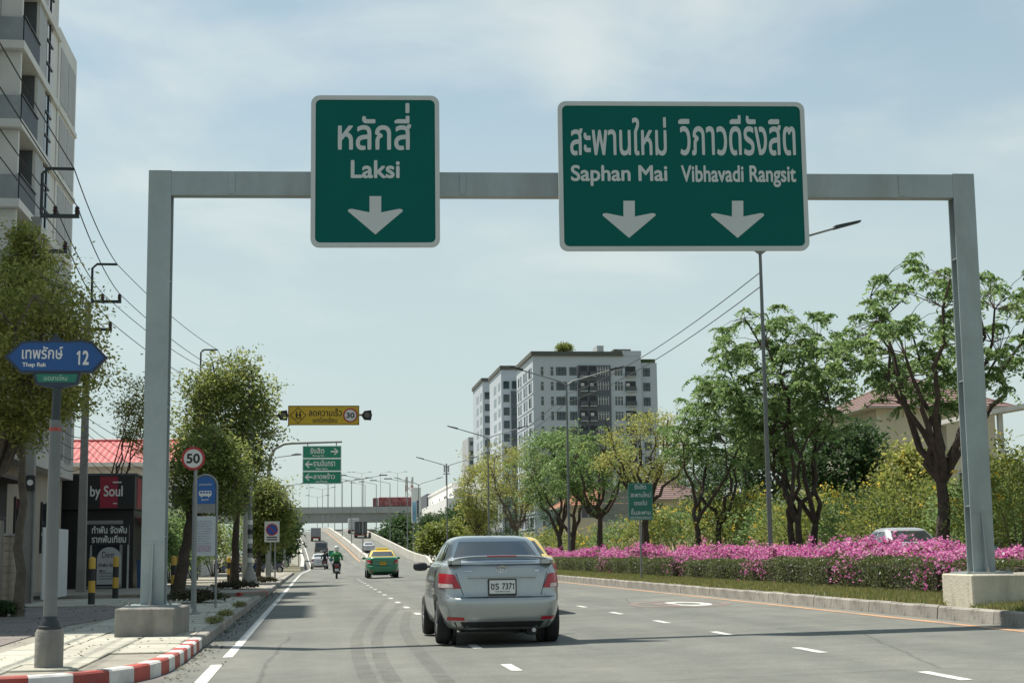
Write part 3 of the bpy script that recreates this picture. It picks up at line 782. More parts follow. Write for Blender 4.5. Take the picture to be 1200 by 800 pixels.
def sedan(label, loc, low, up, group=None, plate='1234', plate_mat=None, spoiler=False, rz=0.0, sz=1.0, sy=1.0, name='car', fancy=True, cat='car', reflectors=True):
    t = thing(name, label, cat, loc, rz, group)
    sh = Shell([(z * sz, hw, yr * sy, yf * sy, a, b) for z, hw, yr, yf, a, b in SEDAN])
    zb = 1.10 * sz
    wy = (0.80 * sy, 3.40 * sy); wr = 0.300
    body = sh.solid(0.20 * sz, zb).mesh('body', True)
    cut = MB()
    for y in wy:
        for sx in (-1, 1):
            n = 28; k0 = len(cut.v); R = wr + 0.045
            for x in (sx * 0.58, sx * 1.0):
                for k in range(n): a = 2 * math.pi * k / n; cut.v.append((x, y + R * math.cos(a), wr + 0.02 + R * math.sin(a)))
            for k in range(n): cut.f.append((k0 + k, k0 + (k + 1) % n, k0 + n + (k + 1) % n, k0 + n + k))
            cut.f += [tuple(k0 + k for k in range(n)), tuple(k0 + n + k for k in range(n))]
    me = boolean_cut(body, cut.mesh('cut')); me.name = 'body'
    me.polygons.foreach_set('use_smooth', [True] * len(me.polygons)); me.set_sharp_from_angle(angle=math.radians(35))
    me.materials.clear()
    bo = link('body', me, low, t)
    cab = sh.solid(zb, 1.462 * sz).mesh('cabin', True)
    for v in cab.vertices:
        if v.co.z < zb + 1e-4: v.co.z -= 0.01
    ro = link('roof', cab, up, t)
    ty, ri = wheel_meshes(wr)
    for y in wy:
        for sx in (-1, 1):
            w = link('wheel', ty, tyre_m, t, (sx * 0.735, y, wr)); link('rim', ri, rim_m, w)
            liner = MB(); n = 20; R = wr + 0.043
            for x in (sx * 0.57, sx * 0.62):
                for k in range(n): a = 2 * math.pi * k / n; liner.v.append((x, y + R * math.cos(a), wr + 0.02 + R * math.sin(a)))
            for k in range(n): liner.f.append((k, (k + 1) % n, n + (k + 1) % n, n + k))
            liner.f += [tuple(range(n)), tuple(range(n, 2 * n))]
            part('wheel_liner', liner, dark_plastic, bo)
    # glazing
    rw = patch(sh.rear, [(-.60, 1.125 * sz), (.60, 1.125 * sz), (.47, 1.375 * sz), (-.47, 1.375 * sz)], 0.006, 16, 10)
    part('rear_window', rw, car_glass, ro, True)
    part('windscreen', patch(sh.front, [(-.62, 1.14 * sz), (.62, 1.14 * sz), (.48, 1.38 * sz), (-.48, 1.38 * sz)], 0.006, 16, 10), car_glass, ro, True)
    for sg in (-1, 1):
        f = lambda a, z, e, sg=sg: sh.side(sg, a, z, e)
        part('side_window', patch(f, [(1.02 * sy, 1.13 * sz), (1.72 * sy, 1.125 * sz), (1.72 * sy, 1.365 * sz), (1.36 * sy, 1.36 * sz)], 0.007), car_glass, ro, True)
        part('side_window', patch(f, [(1.80 * sy, 1.125 * sz), (2.82 * sy, 1.13 * sz), (2.36 * sy, 1.365 * sz), (1.80 * sy, 1.37 * sz)], 0.007), car_glass, ro, True)
        for y in (1.0, 1.76, 2.86):
            part('door_seam', patch(f, [(y * sy - 0.004, .32 * sz), (y * sy + 0.004, .32 * sz), (y * sy + 0.004, 1.08 * sz), (y * sy - 0.004, 1.08 * sz)], 0.002, 1, 10), dark_plastic, bo)
        for y in (1.12, 1.92):
            part('door_handle', patch(f, [(y * sy, .93 * sz), ((y + .17) * sy, .93 * sz), ((y + .17) * sy, .955 * sz), (y * sy, .955 * sz)], 0.025, 4, 2), low, bo)
        part('sill', patch(f, [(1.15 * sy, .20 * sz), (3.02 * sy, .20 * sz), (3.02 * sy, .27 * sz), (1.15 * sy, .27 * sz)], 0.012), low, bo)
        mi = MB(); c = Vector((sg * 0.91, 2.72 * sy, 1.03 * sz))
        for j in range(7):
            for k in range(12):
                p, a = math.pi * j / 6, 2 * math.pi * k / 12
                mi.v.append((c.x + 0.11 * math.copysign(abs(math.sin(p) * math.cos(a)) ** 0.7, math.cos(a)), c.y + 0.05 * math.sin(p) * math.sin(a), c.z + 0.065 * math.copysign(abs(math.cos(p)) ** 0.7, math.cos(p))))
        for j in range(6):
            for k in range(12): mi.f.append((j * 12 + k, j * 12 + (k + 1) % 12, (j + 1) * 12 + (k + 1) % 12, (j + 1) * 12 + k))
        mr = part('wing_mirror', mi, dark_plastic if fancy else low, t, True)
        part('mirror_arm', MB().tube([(sg * 0.74, 2.70 * sy, 1.03 * sz), (sg * 0.83, 2.71 * sy, 1.03 * sz)], 0.022, 6), dark_plastic, mr)
        # lamps
        q = [(sg * .815, .755 * sz), (sg * .545, .75 * sz), (sg * .63, .935 * sz), (sg * .80, .95 * sz)]
        la = part('tail_lamp', patch(sh.rear, q, 0.010, 12, 8), lamp_red, t, True)
        part('lamp_lens', patch(sh.rear, [(sg * .812, .76 * sz), (sg * .64, .757 * sz), (sg * .65, .805 * sz), (sg * .81, .815 * sz)], 0.014, 8, 4), lamp_clear, la, True)
        part('headlamp', patch(sh.front, [(sg * .80, .66 * sz), (sg * .50, .66 * sz), (sg * .52, .80 * sz), (sg * .78, .84 * sz)], 0.008, 10, 5), lamp_clear, t, True)
        if reflectors:
            part('reflector', patch(sh.rear, [(sg * .72, .335 * sz), (sg * .50, .335 * sz), (sg * .52, .375 * sz), (sg * .72, .38 * sz)], 0.006, 6, 2), lamp_red, bo)
    # boot lid seams, plate recess, plate
    for sg in (-1, 1):
        part('boot_seam', patch(sh.rear, [(sg * .52, .66 * sz), (sg * .512, .66 * sz), (sg * .607, .96 * sz), (sg * .615, .96 * sz)], 0.003, 1, 8), dark_plastic, bo)
    part('bumper_seam', patch(sh.rear, [(-.80, .632 * sz), (.80, .632 * sz), (.80, .640 * sz), (-.80, .640 * sz)], 0.004, 20, 1), dark_plastic, bo)
    part('bumper_lip', patch(sh.rear, [(-.58, .215 * sz), (.58, .215 * sz), (.64, .315 * sz), (-.64, .315 * sz)], 0.006, 12, 4), dark_plastic, bo)
    part('exhaust_pipe', MB().tube([(0.42, 0.10, 0.2), (0.42, 0.5, 0.2)], 0.028, 10), rim_m, bo)
    part('muffler', MB().tube([(0.42, 0.3, 0.19), (0.42, 0.75, 0.19)], 0.075, 10), dark_plastic, bo)
    part('axle', MB().tube([(-0.7, wy[0], 0.24), (0.7, wy[0], 0.24)], 0.045, 8), dark_plastic, t)
    part('fuel_tank', MB().bbox(-0.5, 0.3, 0.55, 1.4, 0.16, 0.22, 0.02), dark_plastic, t)
    y0 = sh.rear(0, .77 * sz, 0)[1]
    part('plate_recess', patch(sh.rear, [(-.34, .69 * sz), (.34, .69 * sz), (.40, .885 * sz), (-.40, .885 * sz)], 0.002, 8, 4), low, bo)
    part('boot_handle', MB().bbox(-.46, .46, y0 - 0.035, y0 + 0.02, .893 * sz, .915 * sz, 0.008), low, bo)
    pl = part('number_plate', MB().bbox(-.18, .18, y0 - 0.03, y0 - 0.012, .675 * sz, .675 * sz + 0.19, 0.004), plate_mat or plate_white, t)
    part('plate_frame', ring_plate(rrect(-.19, .19, .665 * sz, .665 * sz + .21, .01, 2), rrect(-.174, .174, .681 * sz, .681 * sz + .178, .008, 2), y0 - 0.034, y0 - 0.012), dark_plastic, pl)
    if plate:
        if ' ' in plate:
            a_, b_ = plate.split(' ')
            lettering(a_, -.155, -.045, .735 * sz, .735 * sz + .082, y0 - 0.032, black_ink, pl, bold=0.014); lettering(b_, -.005, .155, .735 * sz, .735 * sz + .085, y0 - 0.032, black_ink, pl, bold=-0.022)
        else: lettering(plate, -.155, .155, .735 * sz, .735 * sz + .085, y0 - 0.032, black_ink, pl, bold=-0.02)
        if fancy: lettering('กรุงเทพมหานคร', -.10, .10, .695 * sz, .695 * sz + .022, y0 - 0.032, M('plate_green_ink', (0.02, 0.06, 0.04), 0.5, var=0), pl, bold=0.01)
    if fancy:
        e = MB(); zc = 1.0 * sz; yy = sh.rear(0, zc, 0)[1] - 0.006
        def ell(cx, cz, a, b):
            pts = [(cx + a * math.cos(2 * math.pi * k / 24), yy, zc + cz + b * math.sin(2 * math.pi * k / 24)) for k in range(25)]
            e.tube(pts, 0.006, 5, False)
        ell(0, 0, .068, .046); ell(0, -.004, .022, .042); ell(0, .016, .05, .02)
        em = part('emblem', e, chrome, t, True); em['kind'] = 'stuff'
        for x0_, x1_ in ((-.50, -.40), (.44, .50)):
            part('badge', patch(sh.rear, [(x0_, .965 * sz), (x1_, .965 * sz), (x1_, .985 * sz), (x0_, .985 * sz)], 0.006, 4, 1), chrome, bo)
    if spoiler:
        mb = MB(); n = 20
        for k in range(n + 1):
            u = -1 + 2 * k / n; x = u * 0.70
            lift = 0.075 * (1 - abs(u) ** 5); z = 1.088 * sz + lift; yy = 0.13 + 0.05 * abs(u) ** 3
            th = 0.022 + 0.03 * abs(u) ** 8
            mb.v += [(x, yy, z + th * 0.5), (x, yy + 0.09, z + th), (x, yy + 0.22, z + th * 0.5), (x, yy + 0.2, z - th * 0.7), (x, yy + 0.02, z - th * 0.4)]
        for k in range(n):
            for j in range(5): a = k * 5; mb.f.append((a + j, a + (j + 1) % 5, a + 5 + (j + 1) % 5, a + 5 + j))
        mb.f += [tuple(range(5)), tuple(n * 5 + j for j in range(5))]
        sp = part('spoiler', mb, low, t, True)
        for sg in (-1, 1): part('spoiler_foot', MB().bbox(sg * .60 - .06, sg * .60 + .06, .16, .34, 1.07 * sz, 1.135 * sz, .01), low, sp)
        part('brake_lamp', MB().bbox(-.2, .2, .112, .14, 1.166 * sz, 1.18 * sz, .003), lamp_red, sp)
    return t, sh

silver = paint('silver_paint', (0.36, 0.39, 0.39), metal=0.6, rough=0.34, dirt=0.08)
sx_ = at_y(589, 690, 20.4).x
sedan('silver sedan with a boot spoiler driving over the lane line just past the gantry', (sx_, 20.35, S * sx_), silver, silver, plate='ชร 7371', spoiler=True)
taxi_y = paint('taxi_yellow', (0.72, 0.50, 0.02)); taxi_g = paint('taxi_green', (0.006, 0.17, 0.075))
tx = at_y(449, 678, 80).x
taxi, tsh = sedan('green and yellow taxi with a roof lamp driving ahead of the silver sedan', (tx, 80, S * tx), taxi_g, taxi_y, plate='4821', plate_mat=plate_yellow, rz=0.0, fancy=False, cat='taxi', name='taxi')
taxi['label'] = 'two tone taxi with green body and yellow roof on the road below the flyover'
rl = part('taxi_lamp', MB().bbox(-.32, .32, 1.62, 1.86, 1.455, 1.58, .03), paint('taxi_lamp_yellow', (0.75, 0.58, 0.06)), taxi)
yel = paint('yellow_paint', (0.66, 0.47, 0.06))
sedan('plain yellow car mostly hidden in front of the silver sedan', (3.86, 29.5, S * 3.86), yel, yel, plate='', fancy=False, sz=1.04)
wht = paint('white_paint_car', (0.62, 0.63, 0.63))
wx = at_y(374.5, 667, 148).x
sedan('white sedan at the foot of the flyover beside a motorcyclist in black', (wx, 148, roadz(wx, 148)), wht, wht, plate='', fancy=False, sz=1.0)
wx2 = at_y(432, 648, 212).x
sedan('small white sedan on the far carriageway of the flyover', (wx2, 212, roadz(wx2, 212)), wht, wht, plate='', fancy=False)
gs = paint('grey_silver_paint', (0.45, 0.47, 0.48), metal=0.4)
sedan('pale silver car seen over the pink bougainvillea on the frontage road', (15.75, 38.6, 0.16), gs, gs, plate='', fancy=False, sz=1.13)

def truck(label, loc, w, h, l, box_m, cab_m, name='truck', dark=False, group=None, cat='truck', rear_m=None):
    t = thing(name, label, cat, loc, 0, group)
    part('chassis', MB().box(-w * 0.42, w * 0.42, 0.1, l - 0.1, 0.55, 0.8), dark_plastic, t)
    c = part('cargo_box', MB().bbox(-w / 2, w / 2, 0, l * 0.72, 0.82, h, 0.04), box_m, t)
    for x in (-w * 0.245, w * 0.245):
        d = part('rear_door', MB().bbox(x - w * 0.225, x + w * 0.225, -0.03, -0.002, 0.95, h - 0.15, 0.012), rear_m or box_m, c)
        part('door_bar', MB().tube([(x + w * 0.12, -0.05, 1.0), (x + w * 0.12, -0.05, h - 0.2)], 0.02, 6), rim_m, d)
    cb = part('cab', MB().bbox(-w * 0.46, w * 0.46, l * 0.75, l, 0.6, min(h - 0.2, 2.4), 0.12), cab_m, t)
    part('windscreen', MB().box(-w * 0.38, w * 0.38, l + 0.002, l + 0.015, 1.5, min(h - 0.5, 2.1)), car_glass, cb)
    for s in (-1, 1): part('side_window', MB().box(s * w * 0.462 if s > 0 else -w * 0.475, s * w * 0.475 if s > 0 else -w * 0.462, l * 0.8, l * 0.95, 1.5, min(h - 0.5, 2.1)), car_glass, cb)
    ty, ri = wheel_meshes(0.42, 0.28)
    for y in (l * 0.22, l * 0.86):
        for s in (-1, 1): ww = link('wheel', ty, tyre_m, t, (s * (w / 2 - 0.16), y, 0.42)); link('rim', ri, rim_m, ww)
    part('rear_bumper', MB().bbox(-w * 0.45, w * 0.45, -0.06, 0.06, 0.5, 0.62, 0.01), M('bumper_red_white', (0.4, 0.08, 0.06), 0.6), t)
    for s in (-1, 1):
        part('tail_lamp', MB().box(s * w * 0.36 - 0.12, s * w * 0.36 + 0.12, -0.04, 0.0, 0.66, 0.78), lamp_red, t)
        part('mud_flap', MB().box(s * w * 0.36 - 0.2, s * w * 0.36 + 0.2, 0.35, 0.37, 0.2, 0.6), dark_plastic, t)
    return t
def pickup(label, loc, mat):
    t = thing('pickup_truck', label, 'pickup', loc)
    b = part('body', MB().prism([(0, .45), (0, 1.0), (1.5, 1.02), (3.4, 1.05), (4.9, .98), (5.1, .75), (5.1, .4), (0, .4)], 'x', -.88, .88), mat, t)
    part('cabin', MB().prism([(1.55, 1.0), (1.75, 1.7), (3.0, 1.72), (3.75, 1.04)], 'x', -.75, .75), mat, t)
    part('rear_window', MB().add([(-.62, 1.575, 1.15), (.62, 1.575, 1.15), (.60, 1.72, 1.64), (-.60, 1.72, 1.64)], [(0, 1, 2, 3)]), car_glass, t)
    part('canopy_rack', MB().tube([(-.8, .1, 1.0), (-.8, .1, 1.75), (.8, .1, 1.75), (.8, .1, 1.0)], .04, 6), dark_plastic, t)
    ty, ri = wheel_meshes(0.36, 0.24)
    for y in (1.0, 4.2):
        for s in (-1, 1): ww = link('wheel', ty, tyre_m, t, (s * 0.78, y, 0.36)); link('rim', ri, rim_m, ww)
    part('tailgate', MB().bbox(-.8, .8, -.03, -.002, .5, .98, .01), mat, t)
    part('rear_bumper', MB().bbox(-.85, .85, -.12, -.035, .36, .48, .01), rim_m, t)
    for s in (-1, 1): part('tail_lamp', MB().box(s * .845 - .035, s * .845 + .035, -.02, .01, .6, .95), lamp_red, t)
    part('number_plate', MB().box(-.17, .17, -.05, -.032, .55, .68), plate_white, t)
    return t
def at_road(u, Y): x = at_y(u, 650, Y).x; return (x, Y, roadz(x, Y))
pickup('dark pickup with an open load bed starting up the flyover ramp', at_road(376.5, 205), paint('charcoal_paint', (0.05, 0.05, 0.055)))
truck('grey box truck high on the flyover ramp behind the dark pickup', at_road(370, 262), 1.7, 2.3, 5.0, M('truck_box_grey', (0.30, 0.31, 0.31), 0.6), paint('truck_cab_white', (0.5, 0.5, 0.5)), rear_m=M('truck_door_grey', (0.22, 0.23, 0.24), 0.6))
truck('tall dark truck near the crest on the far flyover carriageway', at_road(423, 276), 2.2, 3.0, 8.0, M('truck_box_dark', (0.06, 0.065, 0.065), 0.6), dark_plastic)
truck('white box truck standing beside the tall dark truck at the flyover crest', at_road(414.5, 304), 2.1, 3.0, 7.0, M('truck_box_white', (0.5, 0.5, 0.5), 0.6), paint('truck_cab_white', (0.5, 0.5, 0.5)))

# motorcycles and riders
def skin_mesh(joints, edges, name):
    """joints: {key: (pos, radius)} -> one continuous surface grown round the skeleton"""
    keys = list(joints); idx = {k: i for i, k in enumerate(keys)}
    me = bpy.data.meshes.new(name); me.from_pydata([joints[k][0] for k in keys], [(idx[a], idx[b]) for a, b in edges], [])
    ob = bpy.data.objects.new(name, me); coll.objects.link(ob)
    ob.modifiers.new('skin', 'SKIN')
    for i, k in enumerate(keys):
        r = joints[k][1]; r = r if hasattr(r, '__len__') else (r, r)
        me.skin_vertices[0].data[i].radius = r
        me.skin_vertices[0].data[i].use_root = (i == 0)
    sd = ob.modifiers.new('sub', 'SUBSURF'); sd.levels = 2
    dg = bpy.context.evaluated_depsgraph_get()
    out = bpy.data.meshes.new_from_object(ob.evaluated_get(dg))
    bpy.data.objects.remove(ob); out.name = name
    out.polygons.foreach_set('use_smooth', [True] * len(out.polygons))
    return out
skin_m = M('skin', (0.36, 0.20, 0.13), 0.6, var=0.05)
def rider(label, loc, jacket, trousers, helmet, bag=None, rz=0.0):
    t = thing('person', label, 'person', loc, rz)
    J = {'pelvis': ((0, 0, .84), (.16, .13)), 'waist': ((0, .03, 1.0), (.15, .115)), 'chest': ((0, .09, 1.22), (.185, .13)), 'neck0': ((0, .12, 1.38), .075), 'neck': ((0, .15, 1.45), .058), 'head': ((0, .18, 1.56), .085), 'crown': ((0, .18, 1.64), .07)}
    E = [('pelvis', 'waist'), ('waist', 'chest'), ('chest', 'neck0'), ('neck0', 'neck'), ('neck', 'head'), ('head', 'crown')]
    for s, n in ((-1, 'l'), (1, 'r')):
        J.update({'sh' + n: ((s * .19, .11, 1.33), .075), 'el' + n: ((s * .30, .22, 1.08), .055), 'wr' + n: ((s * .31, .46, 1.02), .036), 'hd' + n: ((s * .31, .53, 1.015), .036),
                  'hip' + n: ((s * .10, .06, .82), .105), 'kn' + n: ((s * .19, .42, .76), .068), 'an' + n: ((s * .16, .28, .40), .045), 'ft' + n: ((s * .16, .42, .34), .042)})
        E += [('neck0', 'sh' + n), ('sh' + n, 'el' + n), ('el' + n, 'wr' + n), ('wr' + n, 'hd' + n), ('pelvis', 'hip' + n), ('hip' + n, 'kn' + n), ('kn' + n, 'an' + n), ('an' + n, 'ft' + n)]
    me = skin_mesh(J, E, 'body')
    bm = bmesh.new(); bm.from_mesh(me)
    for s in (-1, 1):                                     # four fingers and a thumb closed round each grip
        for k in range(5):
            mbf = MB(); x = s * (.275 + .02 * k) if k < 4 else s * .262
            if k < 4: mbf.tube([(x, .53, 1.035), (x, .575, 1.04), (x, .595, 1.012), (x, .57, .99)], [.0095, .0095, .009, .008], 6)
            else: mbf.tube([(x, .52, 1.01), (x - s * .004, .55, .995), (x + s * .012, .575, .99)], [.011, .010, .009], 6)
            k0 = [bm.verts.new(v) for v in mbf.v]
            for f in mbf.f: bm.faces.new([k0[i] for i in f])
    bm.to_mesh(me); bm.free()
    me.materials.clear()
    for m in (jacket, trousers, skin_m, dark_plastic): me.materials.append(m)
    for p in me.polygons:
        c = p.center; p.use_smooth = True
        if c.z > 1.42: p.material_index = 2
        elif c.y > .475 and c.z > .95: p.material_index = 2
        elif c.z < .46: p.material_index = 3
        elif c.z < .93 : p.material_index = 1
        else: p.material_index = 0
    link('body', me, None, t)
    h = MB(); prof = [(.02, -.155), (.10, -.15), (.125, -.10), (.138, -.02), (.136, .04), (.115, .095), (.07, .13), (.01, .142)]
    h.lathe(prof, 20, (0, .185, 1.62))
    hm_ = part('helmet', h, helmet, t, True)
    part('visor', MB().add([(x * .142, .185 + .142 * math.sqrt(max(0, 1 - (x * .85) ** 2)), z) for z in (1.57, 1.66) for x in (-.9, -.5, 0, .5, .9)], [(i, i + 1, i + 6, i + 5) for i in range(4)]), car_glass, hm_)
    if bag is not None: part('backpack', MB().bbox(-.17, .17, -.2, -.06, .98, 1.36, .05), bag, t)
    return t
def motorcycle(label, loc, body_m, rz=0.0, group=None, plate=True):
    t = thing('motorcycle', label, 'motorcycle', loc, rz, group)
    ty, ri = wheel_meshes(0.27, 0.10)
    for y in (-.28, .92):
        w = link('wheel', ty, tyre_m, t, (0, y, .27)); link('rim', ri, rim_m, w)
    part('body', MB().prism([(-.55, .62), (-.5, .72), (-.1, .70), (.25, .52), (.55, .40), (.55, .28), (.0, .26), (-.2, .42)], 'x', -.10, .10), body_m, t)
    part('seat', MB().prism([(-.52, .73), (-.48, .80), (-.05, .77), (.22, .72), (.25, .66), (-.1, .70), (-.5, .725)], 'x', -.13, .13), dark_plastic, t)
    part('front_shield', MB().prism([(.52, .30), (.62, .30), (.68, .95), (.60, 1.0), (.56, .8)], 'x', -.17, .17), body_m, t)
    part('fork', MB().tube([(0, .66, .95), (0, .92, .27)], .035, 8), rim_m, t)
    hb = part('handlebar', MB().tube([(-.36, .53, 1.0), (-.2, .60, 1.02), (0, .64, 1.0), (.2, .60, 1.02), (.36, .53, 1.0)], .018, 8), dark_plastic, t)
    for s in (-1, 1):
        part('mirror', MB().tube([(s * .25, .58, 1.02), (s * .32, .60, 1.2)], .008, 5).add(*[(lambda c: (c.v, c.f))(MB().bbox(s * .32 - .05, s * .32 + .05, .585, .61, 1.18, 1.25, .008))][0]), dark_plastic, hb)
    part('tail_lamp', MB().bbox(-.09, .09, -.60, -.54, .62, .70, .01), lamp_red, t)
    part('mudguard', MB().prism([(-.56, .60), (-.62, .60), (-.66, .40), (-.62, .40)], 'x', -.07, .07), dark_plastic, t)
    if plate: part('number_plate', MB().box(-.10, .10, -.675, -.665, .40, .54), plate_white, t)
    part('exhaust', MB().tube([(.14, .2, .28), (.15, -.2, .30), (.16, -.6, .40)], [.025, .05, .05], 8), rim_m, t)
    part('foot_peg', MB().tube([(-.22, .30, .30), (.22, .30, .30)], .02, 6), rim_m, t)
    return t
mx_ = at_y(394.5, 678, 84).x; p = (mx_, 84, roadz(mx_, 84))
motorcycle('black scooter ridden by the person in the green jacket', p, M('scooter_black', (0.02, 0.02, 0.022), 0.3, coat=0.6))
rider('person in a bright green jacket and white helmet riding a black scooter', p, M('jacket_green', (0.03, 0.26, 0.09), 0.75, var=0.12, scale=6), M('trousers_dark', (0.03, 0.035, 0.05), 0.8), M('helmet_white', (0.65, 0.66, 0.65), 0.3, coat=0.6), bag=M('bag_green', (0.02, 0.14, 0.05), 0.8))
mx_ = at_y(380.5, 664, 142).x; p = (mx_, 142, roadz(mx_, 142))
motorcycle('small dark motorcycle ridden by the person in black beside the white sedan', p, M('scooter_grey', (0.05, 0.05, 0.055), 0.3, coat=0.6))
rider('person in black riding a small motorcycle beside the white sedan', p, M('jacket_black', (0.015, 0.015, 0.017), 0.8), M('trousers_black', (0.02, 0.02, 0.024), 0.8), M('helmet_black', (0.02, 0.02, 0.02), 0.3, coat=0.6))
# motorcycles parked at the far end of the pavement
bike = motorcycle('parked motorcycle in the row on the pavement below the flyover', (-3.0, 118, 0.0), M('scooter_blue', (0.03, 0.05, 0.12), 0.3, coat=0.6), 1.2, 'motorcycles parked in a row on the pavement')
for k in range(7): place(bike, (-3.9 - 0.75 * k, 118 + rnd.uniform(-.3, .3), 0.0), 1.2 + rnd.uniform(-.15, .15))

# ------------------------------------------------------------------ left side: buildings
def win(parent, plane, c0, c1, z0, z1, d, mat, frame_m=None, fw=0.05, out=1, mull=0):
    """window on a wall: plane 'x' (wall at x=d, spans y c0..c1) or 'y' (wall at y=d, spans x); out = side it faces"""
    e = 0.03 * out
    def bx(a, b, lo, hi, t0, t1):
        t0, t1 = sorted((d + t0 * out, d + t1 * out))
        return (t0, t1, a, b, lo, hi) if plane == 'x' else (a, b, t0, t1, lo, hi)
    w = part('window', MB().box(*bx(c0, c1, z0, z1, 0.002, 0.012)), mat, parent)
    if frame_m:
        mb = MB()
        mb.box(*bx(c0 - fw, c1 + fw, z1 + 0.001, z1 + fw, 0.002, 0.05)); mb.box(*bx(c0 - fw, c1 + fw, z0 - fw, z0 - 0.001, 0.002, 0.07))
        mb.box(*bx(c0 - fw, c0 - 0.001, z0, z1, 0.002, 0.05)); mb.box(*bx(c1 + 0.001, c1 + fw, z0, z1, 0.002, 0.05))
        for k in range(mull):
            c = c0 + (c1 - c0) * (k + 1) / (mull + 1); mb.box(*bx(c - fw / 2, c + fw / 2, z0 + 0.001, z1 - 0.001, 0.013, 0.045))
        part('frame', mb, frame_m, w)['kind'] = 'stuff'
    return w
wall_grey = M('apartment_grey', (0.43, 0.45, 0.455), 0.8, var=0.06, scale=0.7, dirt=0.25, dirtcol=(0.25, 0.25, 0.24), streak=True)
wall_white = M('apartment_white', (0.70, 0.70, 0.67), 0.8, var=0.05, scale=0.7, dirt=0.25, dirtcol=(0.4, 0.39, 0.37), streak=True)
wall_dark = M('apartment_dark', (0.085, 0.095, 0.105), 0.75, var=0.08)
glass_d = glassmat('window_glass', (0.02, 0.026, 0.03))
glass_rail = glassmat('railing_glass', (0.015, 0.02, 0.023), 0.35, 0.05)
frame_w = M('window_frame_white', (0.6, 0.6, 0.58), 0.5, var=0.04)
frame_d = M('window_frame_dark', (0.03, 0.032, 0.035), 0.5, var=0.04)
ap = thing('apartment_building', 'tall grey and white apartment block with glass balconies behind the power poles', 'building', (-18.8, 55, 0))
def A(name, x0, x1, y0, y1, z0, z1, m, parent=None): return part(name, MB().box(x0 + 18, x1 + 18, y0 - 55, y1 - 55, z0, z1), m, parent or ap)
A('wall', -26, -11.4, 36, 66.5, 0, 33, wall_grey)
A('wall', -11.4, -10.55, 62.0, 66.7, 0, 33, wall_white)
A('wall', -11.4, -10.55, 44.0, 52.0, 0, 33, wall_white)
wing = A('side_wing', -24, -10.5, 66.75, 71.6, 0, 24.4, wall_white)
for k in range(9):
    zf = 5.15 + 3.1 * k                                # underside of this floor's slab
    s_ = A('balcony_slab', -11.38, -10.42, 58.5, 66.9, zf, zf + 0.32, wall_white)
    A('railing', -10.47, -10.44, 58.55, 61.9, zf + 0.33, zf + 1.25, glass_rail, s_)
    A('railing', -11.36, -10.48, 58.52, 58.55, zf + 0.33, zf + 1.25, glassmat('railing_glass_end', (0.28, 0.31, 0.32)), s_)
    A('handrail', -10.50, -10.40, 58.5, 61.9, zf + 1.252, zf + 1.30, frame_d, s_)
    A('wall_panel', -11.2, -10.62, 61.94, 61.99, zf + 0.34, zf + 3.08, wall_dark)
    A('wall_panel', -10.546, -10.52, 62.05, 63.7, zf + 0.34, zf + 3.08, wall_grey)
    for y0 in (63.95,):
        w = A('window', -10.546, -10.53, y0, 65.3, zf + 0.34, zf + 3.08, glass_d)
        for z in (0.34, 1.2, 2.2): A('frame', -10.528, -10.49, y0, 65.3, zf + z, zf + z + 0.07, frame_d, w)
        A('frame', -10.528, -10.49, y0 + 0.62, y0 + 0.70, zf + 0.42, zf + 3.07, frame_d, w)
    for y0 in (55.6, 53.2):
        w = A('window', -11.398, -11.38, y0, y0 + 0.62, zf + 0.9, zf + 2.75, glass_d)
        A('frame', -11.379, -11.33, y0 - 0.08, y0 + 0.70, zf + 2.76, zf + 2.86, frame_w, w)
    A('balcony_door', -11.398, -11.38, 59.3, 61.2, zf + 0.34, zf + 2.6, glass_d)
    A('column', -11.39, -10.6, 58.9, 59.15, zf + 0.33, zf + 3.09, wall_white, s_)
    if zf < 21:
        for y0, y1 in ((67.2, 69.0), (69.3, 71.2)):
            A('wall_panel', -10.498, -10.47, y0, y1, zf + 0.5, zf + 2.95, wall_grey, wing)
        A('ledge', -10.498, -10.42, 66.8, 71.6, zf + 0.02, zf + 0.24, wall_white, wing)
for y in (70.6, 69.9):
    pass

beige = M('beige_plaster', (0.42, 0.37, 0.30), 0.85, var=0.1, scale=0.8, dirt=0.35, dirtcol=(0.22, 0.19, 0.15), streak=True)
off_white = M('offwhite_plaster', (0.55, 0.54, 0.50), 0.85, var=0.08, scale=0.8, dirt=0.35, dirtcol=(0.3, 0.28, 0.25), streak=True)
glass_t = glassmat('shop_glass', (0.03, 0.05, 0.05))
sh_ = thing('shophouse', 'two storey beige shophouse with tall upper windows behind the utility pole', 'building', (-12, 50, 0))
def B(name, x0, x1, y0, y1, z0, z1, m, parent=None): return part(name, MB().box(x0 + 12, x1 + 12, y0 - 50, y1 - 50, z0, z1), m, parent or sh_)
B('wall', -15, -9.6, 38, 60, 0, 4.2, beige)
up_ = B('upper_floor', -15, -9.2, 38, 60, 4.2, 7.9, off_white)
B('ledge', -9.199, -8.7, 38, 54.6, 4.15, 4.6, off_white)
B('parapet', -15, -9.0, 37.8, 60.2, 7.905, 8.6, off_white)
for y0 in (45.2, 49.6, 51.6, 55.6, 57.4):
    w = B('window', -9.198, -9.18, y0, y0 + 1.5, 4.75, 7.4, glass_t, sh_)
    for j in range(4): B('frame', -9.179, -9.12, y0 - 0.03 + j * 0.5, y0 + 0.03 + j * 0.5, 4.72, 7.43, frame_w, w)
for y0 in (42.5, 50.8, 53.0, 55.6, 57.6):
    w = B('window', -9.598, -9.58, y0, y0 + 1.0, 1.5, 3.2, glass_d, sh_)
    for j in (0, 1): B('frame', -9.579, -9.53, y0 - 0.05 + j * 1.02, y0 + 0.03 + j * 1.02, 1.45, 3.25, frame_d, w)
